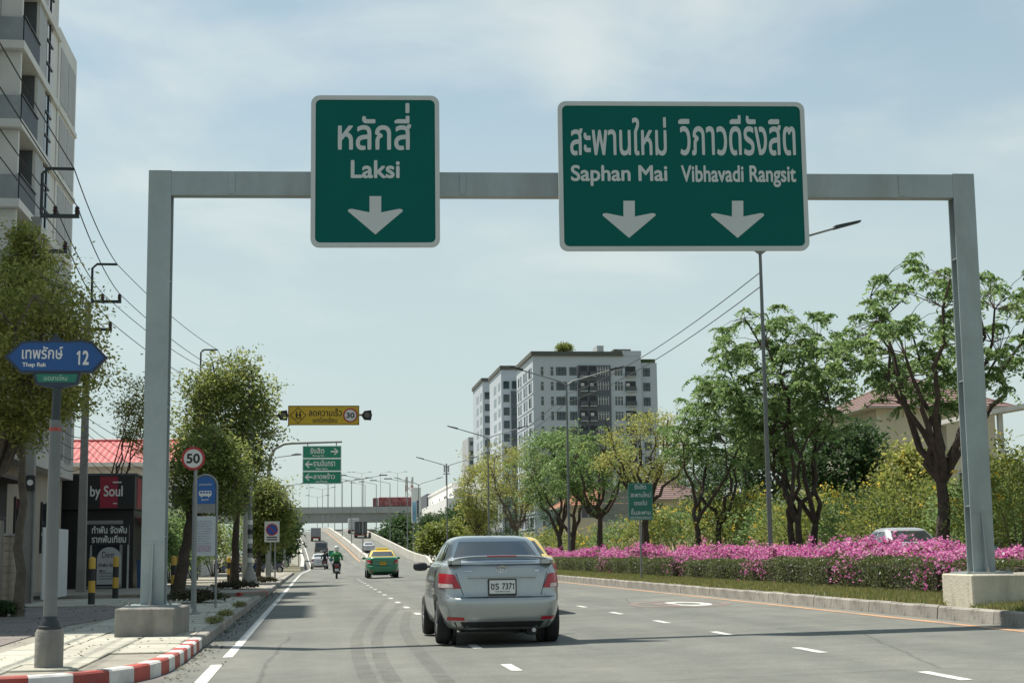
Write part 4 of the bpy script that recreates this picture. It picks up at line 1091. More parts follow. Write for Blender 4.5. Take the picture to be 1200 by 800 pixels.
B('shop_opening_shade', -9.598, -9.57, 45.0, 49.5, 0.12, 3.6, M('interior_shade', (0.03, 0.028, 0.026), 0.8), sh_)  # dark sheet on the solid wall, painted shade instead of a real opening
B('awning', -9.56, -8.9, 44.6, 49.8, 3.6, 3.7, M('awning_brown', (0.1, 0.08, 0.07), 0.8), sh_)

# boundary: shutter gate, block wall, white sheet gate
def blocks(label, x, y0, y1, h, z0=0.11):
    t = thing('block_wall', label, 'wall', (x, y0, z0))
    m = M('block', (0.36, 0.29, 0.22), 0.9, var=0.18, scale=5, obrand=0.15, dirt=0.4, dirtcol=(0.14, 0.12, 0.1))
    part('mortar_core', MB().box(-0.06, 0.06, 0, y1 - y0, 0, h - 0.02), conc_m, t)
    bl = MB().bbox(-0.08, 0.08, 0.006, 0.384, 0.006, 0.19, 0.006).mesh('block')
    r = 0; z = 0.0
    while z < h - 0.1:
        y = -0.2 if r % 2 else 0.0
        while y < y1 - y0 - 0.2: link('block', bl, m, t, (0, max(y, 0.0), z)); y += 0.39
        z += 0.196; r += 1
    part('coping', MB().bbox(-0.11, 0.11, -0.02, y1 - y0 + 0.02, h + 0.02, h + 0.09, 0.01), conc_m, t)
    return t
blocks('low block wall behind the utility pole with a meter', -8.3, 41.2, 45.2, 1.75)
gt = thing('sheet_gate', 'plain white sheet metal gate beside the block wall', 'gate', (-7.75, 45.4, 0.11))
white_sheet = M('white_sheet', (0.58, 0.61, 0.62), 0.5, var=0.05, scale=1, dirt=0.25, dirtcol=(0.4, 0.36, 0.3), streak=True)
for k in range(8): part('sheet_panel', MB().prism([(0, 0), (0.04, 0.02), (0.04, 0.06), (0, 0.06)] and [(-0.02, 0.0), (0.02, 0.0), (0.02, 2.05), (-0.02, 2.05)], 'y', 0.55 * k + 0.006, 0.55 * k + 0.54), white_sheet, gt)
part('gate_frame', MB().box(-0.05, -0.021, 0, 4.4, 0.1, 0.2), alu, gt); part('gate_frame', MB().box(-0.05, -0.021, 0, 4.4, 1.8, 1.9), alu, gt)
gt2 = thing('shutter_gate', 'brown folding shutter gate with upright slats at the end of the boundary', 'gate', (-8.0, 36.5, 0.11))
for k in range(15): part('slat', MB().bbox(-0.03, 0.03, 0.3 * k + 0.01, 0.3 * k + 0.285, 0.03, 2.15, 0.012), M('shutter_brown', (0.19, 0.165, 0.14), 0.6, obrand=0.2, dirt=0.3), gt2)
part('rail', MB().box(-0.06, 0.06, 0, 4.5, 2.16, 2.24), dark_plastic, gt2)

# black shop with red square sign
blk = M('shop_black', (0.012, 0.012, 0.013), 0.45, var=0.1, scale=1)
pink_red = M('shop_red', (0.30, 0.015, 0.04), 0.5, var=0.05)
ink_white = M('ink_white', (0.66, 0.66, 0.64), 0.5, var=0.04)
shp = thing('black_shop', 'small black shop with a red square on its fascia sign', 'shop', (-9.2, 60.5, 0.1))
part('wall', MB().box(-1.2, 2.2, 0.3, 6.5, 0, 3.0), blk, shp)
part('roof', MB().box(-1.3, 2.3, 0.2, 6.6, 4.32, 4.4), wall_dark, shp)
fa = part('fascia', MB().box(-1.2, 2.25, 0.0, 6.5, 3.02, 4.3), blk, shp)
part('red_square', MB().box(0.95, 1.62, -0.015, -0.002, 3.07, 4.27), pink_red, fa)
lettering('by Soul', 0.58, 1.80, 3.38, 3.92, -0.02, ink_white, fa, bold=-0.02)
lettering('l', 0.36, 0.39, 3.46, 3.86, -0.02, ink_white, fa, bold=-0.02)
part('underline', sheet([(1.42, 4.02), (1.75, 4.02), (1.75, 4.07), (1.42, 4.07)], -0.018), ink_white, fa)
part('underline', sheet([(1.45, 3.22), (1.6, 3.22), (1.6, 3.26), (1.45, 3.26)], -0.018), ink_white, fa)
part('red_square', MB().box(2.252, 2.265, 0.8, 2.2, 3.07, 4.25), pink_red, fa)
part('doorway', MB().box(0.3, 1.7, 0.27, 0.298, 0.1, 2.45), glass_d, shp)
part('door_frame', ring_plate([(0.2, 0.05), (1.8, 0.05), (1.8, 2.6), (0.2, 2.6)], [(0.3, 0.1), (1.7, 0.1), (1.7, 2.45), (0.3, 2.45)], 0.22, 0.296), M('door_frame_grey', (0.25, 0.25, 0.24), 0.6), shp)
part('awning', MB().prism([(0.9, 2.75), (2.9, 2.45), (2.9, 2.40), (0.9, 2.70)], 'x', 2.21, 2.9), M('awning_rose', (0.3, 0.13, 0.13), 0.7), shp)
bn = thing('blue_bin', 'tall blue bin standing at the side of the black shop', 'bin', (-6.55, 61.0, 0.118))
part('body', MB().prism([(-0.26, 0.0), (0.26, 0.0), (0.30, 1.0), (-0.30, 1.0)], 'y', -0.28, 0.28), M('bin_blue', (0.02, 0.06, 0.16), 0.5), bn); part('lid', MB().bbox(-0.33, 0.33, -0.32, 0.32, 1.001, 1.08, 0.03), M('bin_blue', (0.02, 0.06, 0.16), 0.5), bn)

ds = thing('dental_sign', 'black board with two lines of white lettering above an arched white notice', 'sign', (-7.35, 56.6, 0.118))
part('board', MB().box(-0.72, 0.68, 0.0, 0.06, 1.62, 2.35), blk, ds)
lettering('ทำฟัน จัดฟัน', -0.62, 0.6, 2.02, 2.29, -0.006, ink_white, ds, bold=0.02)
lettering('รากฟันเทียม', -0.62, 0.58, 1.69, 1.96, -0.006, ink_white, ds, bold=0.02)
arch = [(-0.42, 0.22), (0.42, 0.22)] + [(0.42 * math.cos(math.pi * k / 14), 1.12 + 0.42 * math.sin(math.pi * k / 14)) for k in range(15)]
nb = part('arched_notice', MB().prism(arch, 'y', 0.0, 0.05), M('notice_grey', (0.40, 0.42, 0.42), 0.6, var=0.06), ds)
lettering('Dent', -0.24, 0.18, 1.16, 1.38, -0.006, black_ink, nb, bold=0.0)
lettering('ทำฟัน จัดฟัน', -0.36, 0.36, 0.84, 0.97, -0.006, black_ink, nb, bold=0.02)
part('arrow', sheet([(-0.34, 0.70), (-0.26, 0.75), (-0.26, 0.715), (-0.12, 0.715), (-0.12, 0.685), (-0.26, 0.685), (-0.26, 0.65)], -0.006), black_ink, nb)
for z in (0.60, 0.50, 0.40): part('text_line', sheet([(-0.34, z), (0.34, z), (0.34, z + 0.04), (-0.34, z + 0.04)], -0.006), M('notice_text', (0.18, 0.2, 0.2), 0.6, var=0.5, scale=18), nb)
for x in (-0.68, 0.62): part('leg', MB().box(x, x + 0.06, 0.07, 0.12, 0, 2.3), alu, ds)

# red roofed house further back
rh = thing('red_roofed_house', 'white house with a corrugated red roof behind the black shop', 'house', (-14, 96, 0))
part('wall', MB().box(-9, 7.0, 0, 12, 0, 7.0), off_white, rh)
mb = MB(); n = 90
for k in range(n + 1):
    x = -9.6 + 17.2 * k / n; dz = 0.05 * (k % 2)
    mb.v += [(x, -0.9, 6.95 + dz), (x, 6, 8.75 + dz), (x, 12.9, 6.95 + dz)]
for k in range(n):
    for j in (0, 1): a = 3 * k + j; mb.f.append((a, a + 3, a + 4, a + 1))
rf = part('roof', mb, M('roof_red', (0.42, 0.09, 0.085), 0.6, var=0.12, scale=0.8, dirt=0.35, dirtcol=(0.28, 0.16, 0.14)), rh)
part('ridge_cap', MB().tube([(-9.6, 6, 8.8), (7.6, 6, 8.8)], 0.12, 8), MATS['roof_red'], rf)
part('fascia_board', MB().box(-9.6, 7.6, -0.95, -0.91, 6.75, 7.0), off_white, rf)
for x in (-6, -3, 0, 3, 5.2): win(rh, 'y', x, x + 1.1, 4.2, 5.6, 0.0, glass_d, frame_w, out=-1, mull=1)
gap = [(-7.9, 70, 8.0), (-11.5, 84, 9.5)]
lw = thing('boundary_wall', 'pale rendered boundary wall behind the pavement trees', 'wall', (-7.6, 66, 0.1))
part('panel', MB().box(-0.1, 0.1, 2, 46, 0, 2.0), off_white, lw); part('coping', MB().box(-0.14, 0.14, 2, 46, 2.001, 2.08), conc_m, lw)

# ------------------------------------------------------------------ street furniture on the left pavement
bands_y = M('bollard_yellow', (0.52, 0.32, 0.04), 0.6, var=0.1, scale=5, dirt=0.35, dirtcol=(0.25, 0.18, 0.08))
bands_k = M('bollard_black', (0.02, 0.02, 0.02), 0.6, var=0.1)
def bollard(label, loc, h=1.18):
    t = thing('bollard', label, 'bollard', loc)
    n = 4; hh = h / n
    for k in range(n):
        prof = [(0.085, k * hh), (0.085, (k + 1) * hh)] if k < n - 1 else [(0.085, k * hh), (0.085, h - 0.05), (0.06, h - 0.015), (0.01, h)]
        part('band', MB().lathe(prof, 16), bands_k if k % 2 == 0 else bands_y, t, True)
    return t
p = on_ground(107, 708, .115); bollard('yellow and black bollard on the driveway edge beside the utility pole', p)
p = on_ground(135, 701, .115); bollard('yellow and black bollard in front of the arched notice', p, 1.2)
p = on_ground(203, 696, .115); bollard('yellow and black bollard just behind the gantry leg', p, 1.2)
p = on_ground(209.5, 689, .118); bollard('yellow and black bollard beside the leaning tree trunk', p, 1.2)
p = on_ground(268, 680, .118); bollard('yellow and black bollard under the tree by the lamp post', p, 1.15)

# street name sign
sp = on_ground(57, 781, .12)
blue_m = M('street_sign_blue', (0.006, 0.075, 0.25), 0.45, var=0.05)
sg_green = M('street_sign_green', (0.01, 0.16, 0.11), 0.45, var=0.05)
iron = M('dark_iron', (0.035, 0.045, 0.05), 0.5, metal=0.3, var=0.1)
galv = M('galvanised', (0.24, 0.255, 0.25), 0.55, metal=0.3, var=0.12, scale=3, dirt=0.25, dirtcol=(0.17, 0.165, 0.15), streak=True)
sn = thing('street_name_sign', 'blue arrow ended street name sign with number 12 on a grey post', 'sign', sp)
part('concrete_base', MB().lathe([(0.15, 0), (0.15, 0.36), (0.13, 0.395), (0.09, 0.40)], 20), footing_m, sn, True)
part('collar', MB().lathe([(0.125, 0.401), (0.125, 0.425), (0.105, 0.43), (0.10, 0.47), (0.08, 0.50), (0.075, 0.53)], 20), iron, sn, True)
part('post', MB().tube([(0, 0, 0.5), (0, 0, 2.62)], [0.073, 0.062], 14), M('post_grey', (0.15, 0.165, 0.165), 0.55, 0.2, var=0.12, scale=3, dirt=0.3, dirtcol=(0.09, 0.09, 0.08), streak=True), sn, True)
part('sticker', MB().lathe([(0.0655, 2.50), (0.0655, 2.54)], 14), red_paint, sn)
def loc_px(u, v): q = at_y(u, v, sp.y); return (q.x - sp.x, q.z - sp.z)
k_ = 220 / 629.0
g = lambda x, y: loc_px(k_ * x, 260 + k_ * y)
part('upper_post', MB().tube([(0, 0, 2.621), (0.01, 0, g(188, 556)[1] - 0.002)], 0.048, 12), iron, sn, True)
sc_ = M('sign_frame_dark', (0.02, 0.035, 0.06), 0.5, var=0.05)
outl = [(15, 452), (72, 402), (105, 398), (160, 400), (188, 385), (220, 400), (275, 396), (310, 402), (362, 455), (312, 507), (70, 507)]
inn = [(30, 453), (76, 410), (105, 406), (160, 407), (188, 404), (220, 407), (275, 404), (307, 410), (350, 455), (308, 499), (74, 499)]
pa = part('panel', MB().prism([g(*q) for q in outl], 'y', -0.03, 0.03), sc_, sn)
part('face', sheet([g(*q) for q in inn], -0.033), blue_m, pa)
part('finial', MB().prism([g(*q) for q in ((178, 388), (188, 374), (200, 388))], 'y', -0.02, 0.02), sc_, pa)
part('lower_panel', MB().prism([g(*q) for q in ((112, 509), (272, 509), (262, 545), (215, 556), (165, 556), (122, 545))], 'y', -0.028, 0.028), sc_, pa)
part('lower_face', sheet([g(*q) for q in ((122, 510), (262, 510), (255, 538), (130, 538))], -0.031), sg_green, pa)
def put(body, a, b, c, d, m, parent, y=-0.037, bold=0.014):
    p0, p1 = g(a, d), g(c, b); return lettering(body, p0[0], p1[0], p0[1], p1[1], y, m, parent, bold=bold)
put('เทพรักษ์', 75, 418, 213, 460, ink_white, pa); put('Thep Rak', 76, 472, 157, 490, ink_white, pa, bold=-0.03)
put('12', 258, 432, 300, 480, ink_white, pa, bold=-0.03); put('เขตสายไหม', 148, 514, 228, 532, M('pale_green_ink', (0.35, 0.55, 0.42), 0.5), pa, bold=0.01)

# speed limit sign
sl = thing('speed_limit_sign', 'round speed limit 50 sign on a slim grey post', 'sign', on_ground(228, 719, .12))
part('post', MB().tube([(0, 0, 0), (-0.03, 0, 3.32)], 0.038, 12), galv, sl, True)
part('flange', MB().lathe([(0.12, 0), (0.12, 0.02), (0.06, 0.03), (0.05, 0.08)], 14), galv, sl, True)
red_sign = M('sign_red', (0.42, 0.02, 0.03), 0.45, var=0.05)
dc = part('disc', MB().prism(circle(-0.07, 3.13, 0.235), 'y', -0.07, -0.05), ink_white, sl)
part('rim', ring_plate(circle(-0.07, 3.13, 0.236), circle(-0.07, 3.13, 0.19), -0.075, -0.048), red_sign, dc)
lettering('50', -0.205, 0.065, 3.03, 3.23, -0.074, black_ink, dc, bold=-0.03)

# bus stop sign
bp = on_ground(252.5, 712, .12)
bs = thing('bus_stop_sign', 'blue bus stop sign with arched top above a white timetable board', 'sign', bp)
archp = lambda w, z0, z1, n=16: [(-w - 0.26, z0)] + [(-0.26 - w * math.cos(math.pi * k / n), z1 - w + w * math.sin(math.pi * k / n)) for k in range(n + 1)] + [(-0.26 + w, z0)]
part('frame', MB().tube([(-0.26 - 0.26, 0, 0)] + [(x, 0, z) for x, z in archp(0.26, 1.0, 2.98)] + [(0.0, 0, 0)], 0.026, 10), galv, bs, True)
bl_ = part('blue_panel', MB().prism(archp(0.225, 2.33, 2.95)[0:1] + archp(0.225, 2.33, 2.95)[1:], 'y', -0.03, -0.005), M('bus_blue', (0.015, 0.11, 0.36), 0.45, var=0.05), bs)
part('grey_panel', MB().box(-0.485, -0.035, -0.028, -0.006, 2.12, 2.325), galv, bs)
bus = part('bus_symbol', sheet(rrect(-0.40, -0.12, 2.50, 2.62, 0.03, 3), -0.033), ink_white, bl_)
for k in range(4): part('symbol_window', sheet([(-0.375 + 0.063 * k, 2.56), (-0.33 + 0.063 * k, 2.56), (-0.33 + 0.063 * k, 2.60), (-0.375 + 0.063 * k, 2.60)], -0.037), MATS['bus_blue'], bus)
for x in (-0.34, -0.18): part('symbol_wheel', sheet(circle(x, 2.495, 0.022, 12), -0.037), ink_white, bus)
lettering('จุดจอดรถประจำทาง', -0.40, -0.12, 2.73, 2.79, -0.034, ink_white, bl_, bold=0.015)
lettering('BUS STOP', -0.34, -0.18, 2.40, 2.435, -0.034, ink_white, bl_, bold=-0.03)
tb = part('timetable_board', MB().prism(rrect(-0.50, -0.02, 1.16, 2.05, 0.03, 3), 'y', -0.04, -0.015), M('timetable_white', (0.50, 0.53, 0.55), 0.5, var=0.05), bs)
tx_m = M('timetable_text', (0.30, 0.33, 0.42), 0.6, var=0.6, scale=40)
for k in range(13):
    z = 1.92 - 0.055 * k; part('text_line', sheet([(-0.46, z), (-0.08 - 0.1 * rnd.random(), z), (-0.08 - 0.1 * rnd.random(), z + 0.022), (-0.46, z + 0.022)], -0.043), tx_m, tb)
part('text_block', sheet([(-0.40, 1.25), (-0.12, 1.25), (-0.12, 1.40), (-0.40, 1.40)], -0.044), M('timetable_map', (0.42, 0.36, 0.40), 0.6, var=0.4, scale=20), tb)

# no parking sign
npp = on_ground(318, 681, .12)
npn = thing('no_parking_sign', 'white board with round blue no parking symbol on twin posts', 'sign', npp)
for x in (-0.05, 0.16): part('post', MB().tube([(x, 0, 0), (x, 0, 2.6)], 0.035, 10), galv, npn, True)
b_ = part('board', MB().box(-0.33, 0.35, -0.06, -0.036, 1.78, 2.72), ink_white, npn)
part('blue_disc', MB().prism(circle(0.01, 2.34, 0.245), 'y', -0.066, -0.061), M('np_blue', (0.02, 0.09, 0.36), 0.5), b_)
part('red_rim', ring_plate(circle(0.01, 2.34, 0.27), circle(0.01, 2.34, 0.225), -0.072, -0.0605), red_sign, b_)
part('red_bar', sheet([(-0.17, 2.49), (-0.14, 2.52), (0.19, 2.19), (0.16, 2.16)], -0.069), red_sign, b_)
for z in (1.97, 1.86): part('text_line', sheet([(-0.22, z), (0.24, z), (0.24, z + 0.06), (-0.22, z + 0.06)], -0.062), M('sign_text_black', (0.06, 0.06, 0.07), 0.6, var=0.6, scale=30), b_)

# street lamps on the left
def lamp_left(label, x, y, h=8.6, bands=False, group=None, d=1):
    t = thing('street_lamp', label, 'street lamp', (x, y, 0.11), 0, group)
    part('base', MB().lathe([(0.34, 0), (0.30, 0.25), (0.16, 0.62), (0.13, 0.72)], 14), conc_m, t, True)
    part('pole', MB().tube([(0, 0, 0.7), (0, 0, h)], [0.105, 0.06], 12), galv, t, True)
    if bands:
        for k in range(5): part('painted_band', MB().lathe([(0.112, 0.9 + 0.4 * k), (0.110, 1.1 + 0.4 * k)], 14), ink_white if k % 2 == 0 else bands_k, t, True)
    a = part('arm', MB().tube([(0, 0, h - 0.1), (d * 0.15, 0, h + 0.15), (d * 0.6, 0, h + 0.3), (d * 1.6, 0, h + 0.42)], 0.035, 8), galv, t, True)
    part('lamp_head', MB().prism([(d * 1.5, h + 0.38), (d * 2.3, h + 0.44), (d * 2.25, h + 0.53), (d * 1.9, h + 0.56), (d * 1.55, h + 0.47)], 'y', -0.13, 0.13), galv, a)
lamp_left('street lamp with black and white bands on its pole between the pavement trees', on_ground(293, 683, .12).x, 67.2, 7.6, True, d=-1)
lamp_left('street lamp standing past the no parking sign', -3.4, 113, 8.0)
lamp_left('street lamp standing beside the foot of the flyover', -3.2, 158, 8.0)

# overhead yellow school-zone sign on an arm
Yy = 75.0
q0, q1 = at_y(337.5, 498, Yy), at_y(421, 475, Yy)
yp = Vector((-3.4, Yy + 0.25, 0.11))
ys_ = thing('school_zone_sign', 'yellow overhead school zone sign with speed limit 30 and flashing beacons', 'sign', yp)
part('pole', MB().tube([(0, 0, 0), (0, 0, 8.6)], [0.15, 0.11], 14), galv, ys_, True)
zc = (q0.z + q1.z) / 2 - yp.z
part('arm', MB().tube([(0, 0, zc), (q1.x - yp.x + 0.25, 0, zc + 0.05)], [0.09, 0.06], 12), galv, ys_, True)
ym = M('warning_yellow', (0.60, 0.40, 0.02), 0.5, var=0.05)
x0, x1, z0, z1 = q0.x - yp.x, q1.x - yp.x, q0.z - yp.z, q1.z - yp.z
w_, h_ = x1 - x0, z1 - z0
pn = part('panel', MB().box(x0, x1, -0.25, -0.2, z0, z1), ym, ys_)
part('border', ring_plate([(x0, z0), (x1, z0), (x1, z1), (x0, z1)], [(x0 + .05, z0 + .05), (x1 - .05, z0 + .05), (x1 - .05, z1 - .05), (x0 + .05, z1 - .05)], -0.256, -0.2505), M('sign_dark_gold', (0.25, 0.16, 0.01), 0.5), pn)
cxx, czz = x0 + 0.14 * w_, z0 + 0.5 * h_
part('diamond', ring_plate([(cxx + a * .40, czz + b * .40) for a, b in ((1, 0), (0, 1), (-1, 0), (0, -1))], [(cxx + a * .36, czz + b * .36) for a, b in ((1, 0), (0, 1), (-1, 0), (0, -1))], -0.258, -0.2505), black_ink, pn)
for dxx in (-0.07, 0.09):
    part('walker', sheet([(cxx + dxx + a, czz + b) for a, b in ((-.07, -.2), (-.02, -.05), (-.06, .05), (-.03, .1), (.03, .1), (.07, 0), (.03, -.05), (.08, -.2), (.04, -.2), (0, -.09), (-.04, -.2))], -0.254), black_ink, pn)
    part('walker', sheet(circle(cxx + dxx, czz + .15, .04, 12), -0.254), black_ink, pn)
lettering('ลดความเร็ว', x0 + .29 * w_, x0 + .755 * w_, z0 + .46 * h_, z0 + .86 * h_, -0.255, black_ink, pn, bold=0.015)
lettering('เขตโรงเรียน', x0 + .345 * w_, x0 + .69 * w_, z0 + .13 * h_, z0 + .40 * h_, -0.255, black_ink, pn, bold=0.015)
cx2 = x0 + .875 * w_
part('limit_disc', sheet(circle(cx2, czz, .33), -0.256), ink_white, pn); part('limit_rim', ring_plate(circle(cx2, czz, .35), circle(cx2, czz, .285), -0.262, -0.2505), red_sign, pn)
lettering('30', cx2 - .2, cx2 + .2, czz - .13, czz + .13, -0.261, black_ink, pn, bold=-0.03)
for xx in (x1 + 0.32, x0 - 0.30):
    bc = part('beacon', MB().prism([(xx - .22, zc), (xx - .08, zc - .22), (xx + .25, zc - .24), (xx + .30, zc), (xx + .25, zc + .24), (xx - .08, zc + .2)], 'y', -0.42, -0.12), dark_plastic, ys_)
    part('beacon_lens', MB().prism(circle(xx + .07, zc, .15, 18), 'y', -0.44, -0.421), M('beacon_lens', (0.16, 0.14, 0.12), 0.25), bc)
    part('beacon_hood', ring_plate(circle(xx + .07, zc, .18, 18), circle(xx + .07, zc, .155, 18), -0.56, -0.4205), dark_plastic, bc)

# green cantilever direction sign
Yg = 94.0
q0, q1 = at_y(354.5, 567, Yg), at_y(400, 522, Yg)
gp_ = Vector((at_y(314, 660, Yg).x, Yg, 0.11))
gs_ = thing('cantilever_sign', 'green three row direction sign hung from a curved grey arm', 'sign', gp_)
zt_ = q1.z - gp_.z + 0.18
xs = q1.x - gp_.x
part('pole', MB().tube([(0, 0, 0), (0, 0, zt_ - 1.5), (0.08, 0, zt_ - 0.85), (0.35, 0, zt_ - 0.35), (0.9, 0, zt_ - 0.06), (1.4, 0, zt_ - 0.02), (xs + 0.05, 0, zt_ + 0.06)], [.14, .12, .11, .1, .09, .08, .06], 12), galv, gs_, True)
x0, x1, z0, z1 = q0.x - gp_.x, xs, q0.z - gp_.z, q1.z - gp_.z
g2 = M('sign_green_light', (0.006, 0.20, 0.12), 0.45, var=0.05)
hh = (z1 - z0) / 3
for x in (x0 + .3, x1 - .3): part('hanger', MB().box(x - .03, x + .03, -0.03, 0.03, z1 - 0.02, zt_), galv, gs_)
for k, (th, en, d) in enumerate((('ลาดพร้าว', 'Lat Phrao', -1), ('รามอินทรา', 'Ram Intra', -1), ('รังสิต', 'Rung Sit', 1))):
    a, b = z0 + hh * k, z0 + hh * (k + 1)
    pn = part('panel', MB().box(x0, x1, -0.05, -0.01, a + 0.012, b - 0.012), g2, gs_)
    part('border', ring_plate([(x0 + .01, a + .02), (x1 - .01, a + .02), (x1 - .01, b - .02), (x0 + .01, b - .02)], [(x0 + .04, a + .05), (x1 - .04, a + .05), (x1 - .04, b - .05), (x0 + .04, b - .05)], -0.056, -0.0505), sign_grey, pn)
    lx = x0 + (0.65 if d < 0 else 0.45)
    lettering(th, lx, lx + (1.3 if len(th) > 6 else 0.85), a + .30, a + .66, -0.054, ink_white, pn, bold=0.015)
    lettering(en, lx + .15, lx + .85, a + .10, a + .21, -0.054, ink_white, pn, bold=-0.03)
    ax = x0 + .36 if d < 0 else x1 - .40; az = a + .42
    part('arrow', sheet([(ax + d * u, az + v) for u, v in ((.24, 0), (.0, .22), (-.06, .18), (.08, .05), (-.24, .05), (-.24, -.05), (.08, -.05), (-.06, -.18), (.0, -.22))], -0.054), ink_white, pn)

# utility poles and overhead wires
pole_m = M('concrete_pole', (0.27, 0.265, 0.245), 0.85, var=0.14, scale=2, dirt=0.5, dirtcol=(0.14, 0.13, 0.115), streak=True, bump=0.2)
ins_m = M('insulator_brown', (0.05, 0.025, 0.02), 0.3, var=0.1)
def upole(label, x, y, h, arms=True, meter=False, w=0.3):
    t = thing('utility_pole', label, 'utility pole', (x, y, 0.05))
    part('pole', MB().add([(sx * w / 2 * k, sy * w / 2 * k, z) for z, k in ((0, 1.0), (h, 0.62)) for sx, sy in ((-1, -1), (1, -1), (1, 1), (-1, 1))], [(3, 2, 1, 0), (4, 5, 6, 7), (0, 1, 5, 4), (1, 2, 6, 5), (2, 3, 7, 6), (3, 0, 4, 7)]), pole_m, t)
    heads = []
    if arms:
        for z, l in ((h + 0.05, 1.15), (h - 0.95, 0.85)):
            a = part('crossarm', MB().box(0.1, l, -0.05, 0.05, z - 0.05, z + 0.05), iron, t)
            for xx in ((0.5, l - 0.06) if z > h else (l - 0.06,)):
                part('insulator', MB().lathe([(0.03, 0.05), (0.07, 0.07), (0.05, 0.12), (0.085, 0.14), (0.05, 0.20), (0.075, 0.22), (0.04, 0.28)], 10, (xx, 0, z)), ins_m, a, True)
                heads.append(Vector((x + xx, y, z + 0.05 + 0.28)))
        part('bracket', MB().tube([(0.12, 0, h + 0.08), (0.12, 0, h + 1.25), (0.28, 0, h + 1.4), (0.98, 0, h + 1.4)], 0.045, 8), iron, t)
        heads.append(Vector((x + 0.98, y, 0.05 + h + 1.4)))
    if meter:
        mt = part('meter_box', MB().bbox(-0.02, 0.22, -w / 2 - 0.16, -w / 2 - 0.01, 3.05, 3.45, 0.02), dark_plastic, t)
        part('meter_glass', MB().prism(circle(0.10, 3.25, 0.08, 16), 'y', -w / 2 - 0.18, -w / 2 - 0.161), plate_white, mt)
        part('conduit', MB().tube([(0.2, -w / 2 - 0.04, 3.05), (0.2, -w / 2 - 0.04, 0)], 0.03, 6), galv, t)
    return heads
h1 = upole('square concrete utility pole with a meter box and insulator crossarms', -7.76, 43.0, 10.6, meter=True, w=0.36)
h2 = upole('concrete utility pole with crossarms beside the black shop', -8.1, 55.2, 10.2)
h3 = upole('old utility pole beyond the black shop rising behind the gantry leg', -6.15, 58.5 + 22, 10.5)
h0 = [h + Vector((0.6, -36, 0.2)) for h in h1]; h4 = [h + Vector((0.5, 45, 0)) for h in h3]
leg = thing('leaning_post', 'weathered leaning wooden post behind the gantry leg', 'pole', (-6.35, 62.5, 0.1))
part('shaft', MB().tube([(0, 0, 0), (0.16, 0, 9.2)], [0.16, 0.11], 10), M('old_wood', (0.16, 0.13, 0.105), 0.9, var=0.25, scale=3, streak=True, dirt=0.4), leg, True)
part('cable_ring', MB().lathe([(0.2, 5.4), (0.2, 5.5)], 12), dark_plastic, leg)
wire_m = M('wire', (0.02, 0.02, 0.022), 0.6, var=0)
def wire(a, b, sag, label, r=0.012, group='overhead wires along the left pavement', n=14):
    mid = (a + b) / 2
    pts = [tuple(a.lerp(b, k / n) - Vector((0, 0, 4 * sag * (k / n) * (1 - k / n))) - a) for k in range(n + 1)]
    return tag(part('overhead_wire', MB().tube(pts, r, 4), wire_m, None, loc=a), label, 'wire', group)
for hs, ht, lb in ((h0, h1, 'thin black overhead wire running up to the pole with the meter box'), (h1, h2, 'thin black overhead wire between the two nearest utility poles'), (h2, h3, 'thin black overhead wire between the shop pole and the old pole'), (h3, h4, 'thin black overhead wire running on past the old utility pole')):
    for a, b in zip(hs, ht): wire(a, b, 0.25, lb, 0.017)
for k in range(6):
    z = 6.2 - 0.28 * k
    a = Vector((-7.6, 43.0, z)); b = Vector((-7.95, 55.2, z - 0.1)); c = Vector((-6.0, 80.5, z + 0.2))
    wire(a, b, 0.25 + 0.1 * k, 'low slung telephone cable between the two nearest utility poles', 0.013, 'telephone cables')
    wire(b, c, 0.5 + 0.15 * k, 'low slung telephone cable beyond the shop utility pole', 0.013, 'telephone cables')
    wire(a + Vector((0.5, -36, 0.3)), a, 0.4, 'low slung telephone cable running up to the pole with the meter box', 0.013, 'telephone cables')

# ------------------------------------------------------------------ vegetation
def unit(a): return a / np.maximum(1e-9, np.linalg.norm(a, axis=1, keepdims=True))
def leaf_mesh(name, c, l, w, R, updir=0.35, along=None, mat=None):
    """one rhombic leaf per row of c"""
    n = len(c)
    nor = R.normal(size=(n, 3)); nor[:, 2] = np.abs(nor[:, 2]) + updir; nor = unit(nor)
    d = R.normal(size=(n, 3)) if along is None else along + 0.55 * R.normal(size=(n, 3))
    d = unit(d - nor * np.sum(d * nor, axis=1, keepdims=True))
    s = np.cross(nor, d)
    k = R.uniform(0.65, 1.25, (n, 1))
    v = np.empty((n, 4, 3)); v[:, 0] = c - d * l * k / 2; v[:, 1] = c + s * w * k / 2; v[:, 2] = c + d * l * k / 2; v[:, 3] = c - s * w * k / 2
    me = bpy.data.meshes.new(name)
    me.vertices.add(4 * n); me.vertices.foreach_set('co', v.reshape(-1))
    me.loops.add(4 * n); me.loops.foreach_set('vertex_index', np.arange(4 * n, dtype=np.int32))
    me.polygons.add(n); me.polygons.foreach_set('loop_start', np.arange(0, 4 * n, 4, dtype=np.int32))
    me.update(calc_edges=True)
    if mat: me.materials.append(mat)
    return me
bark = M('bark', (0.060, 0.045, 0.035), 0.95, var=0.35, scale=5, bump=0.8, bscale=18)
bark2 = M('bark_grey', (0.11, 0.09, 0.07), 0.95, var=0.3, scale=5, bump=0.8, bscale=18)
lf_green = leafmat('leaf_green', [(0.085, 0.16, 0.05), (0.135, 0.24, 0.072), (0.195, 0.32, 0.10), (0.28, 0.39, 0.15)], 0.56)
lf_olive = leafmat('leaf_olive', [(0.15, 0.19, 0.04), (0.24, 0.28, 0.06), (0.34, 0.37, 0.085), (0.46, 0.45, 0.14)], 0.6)
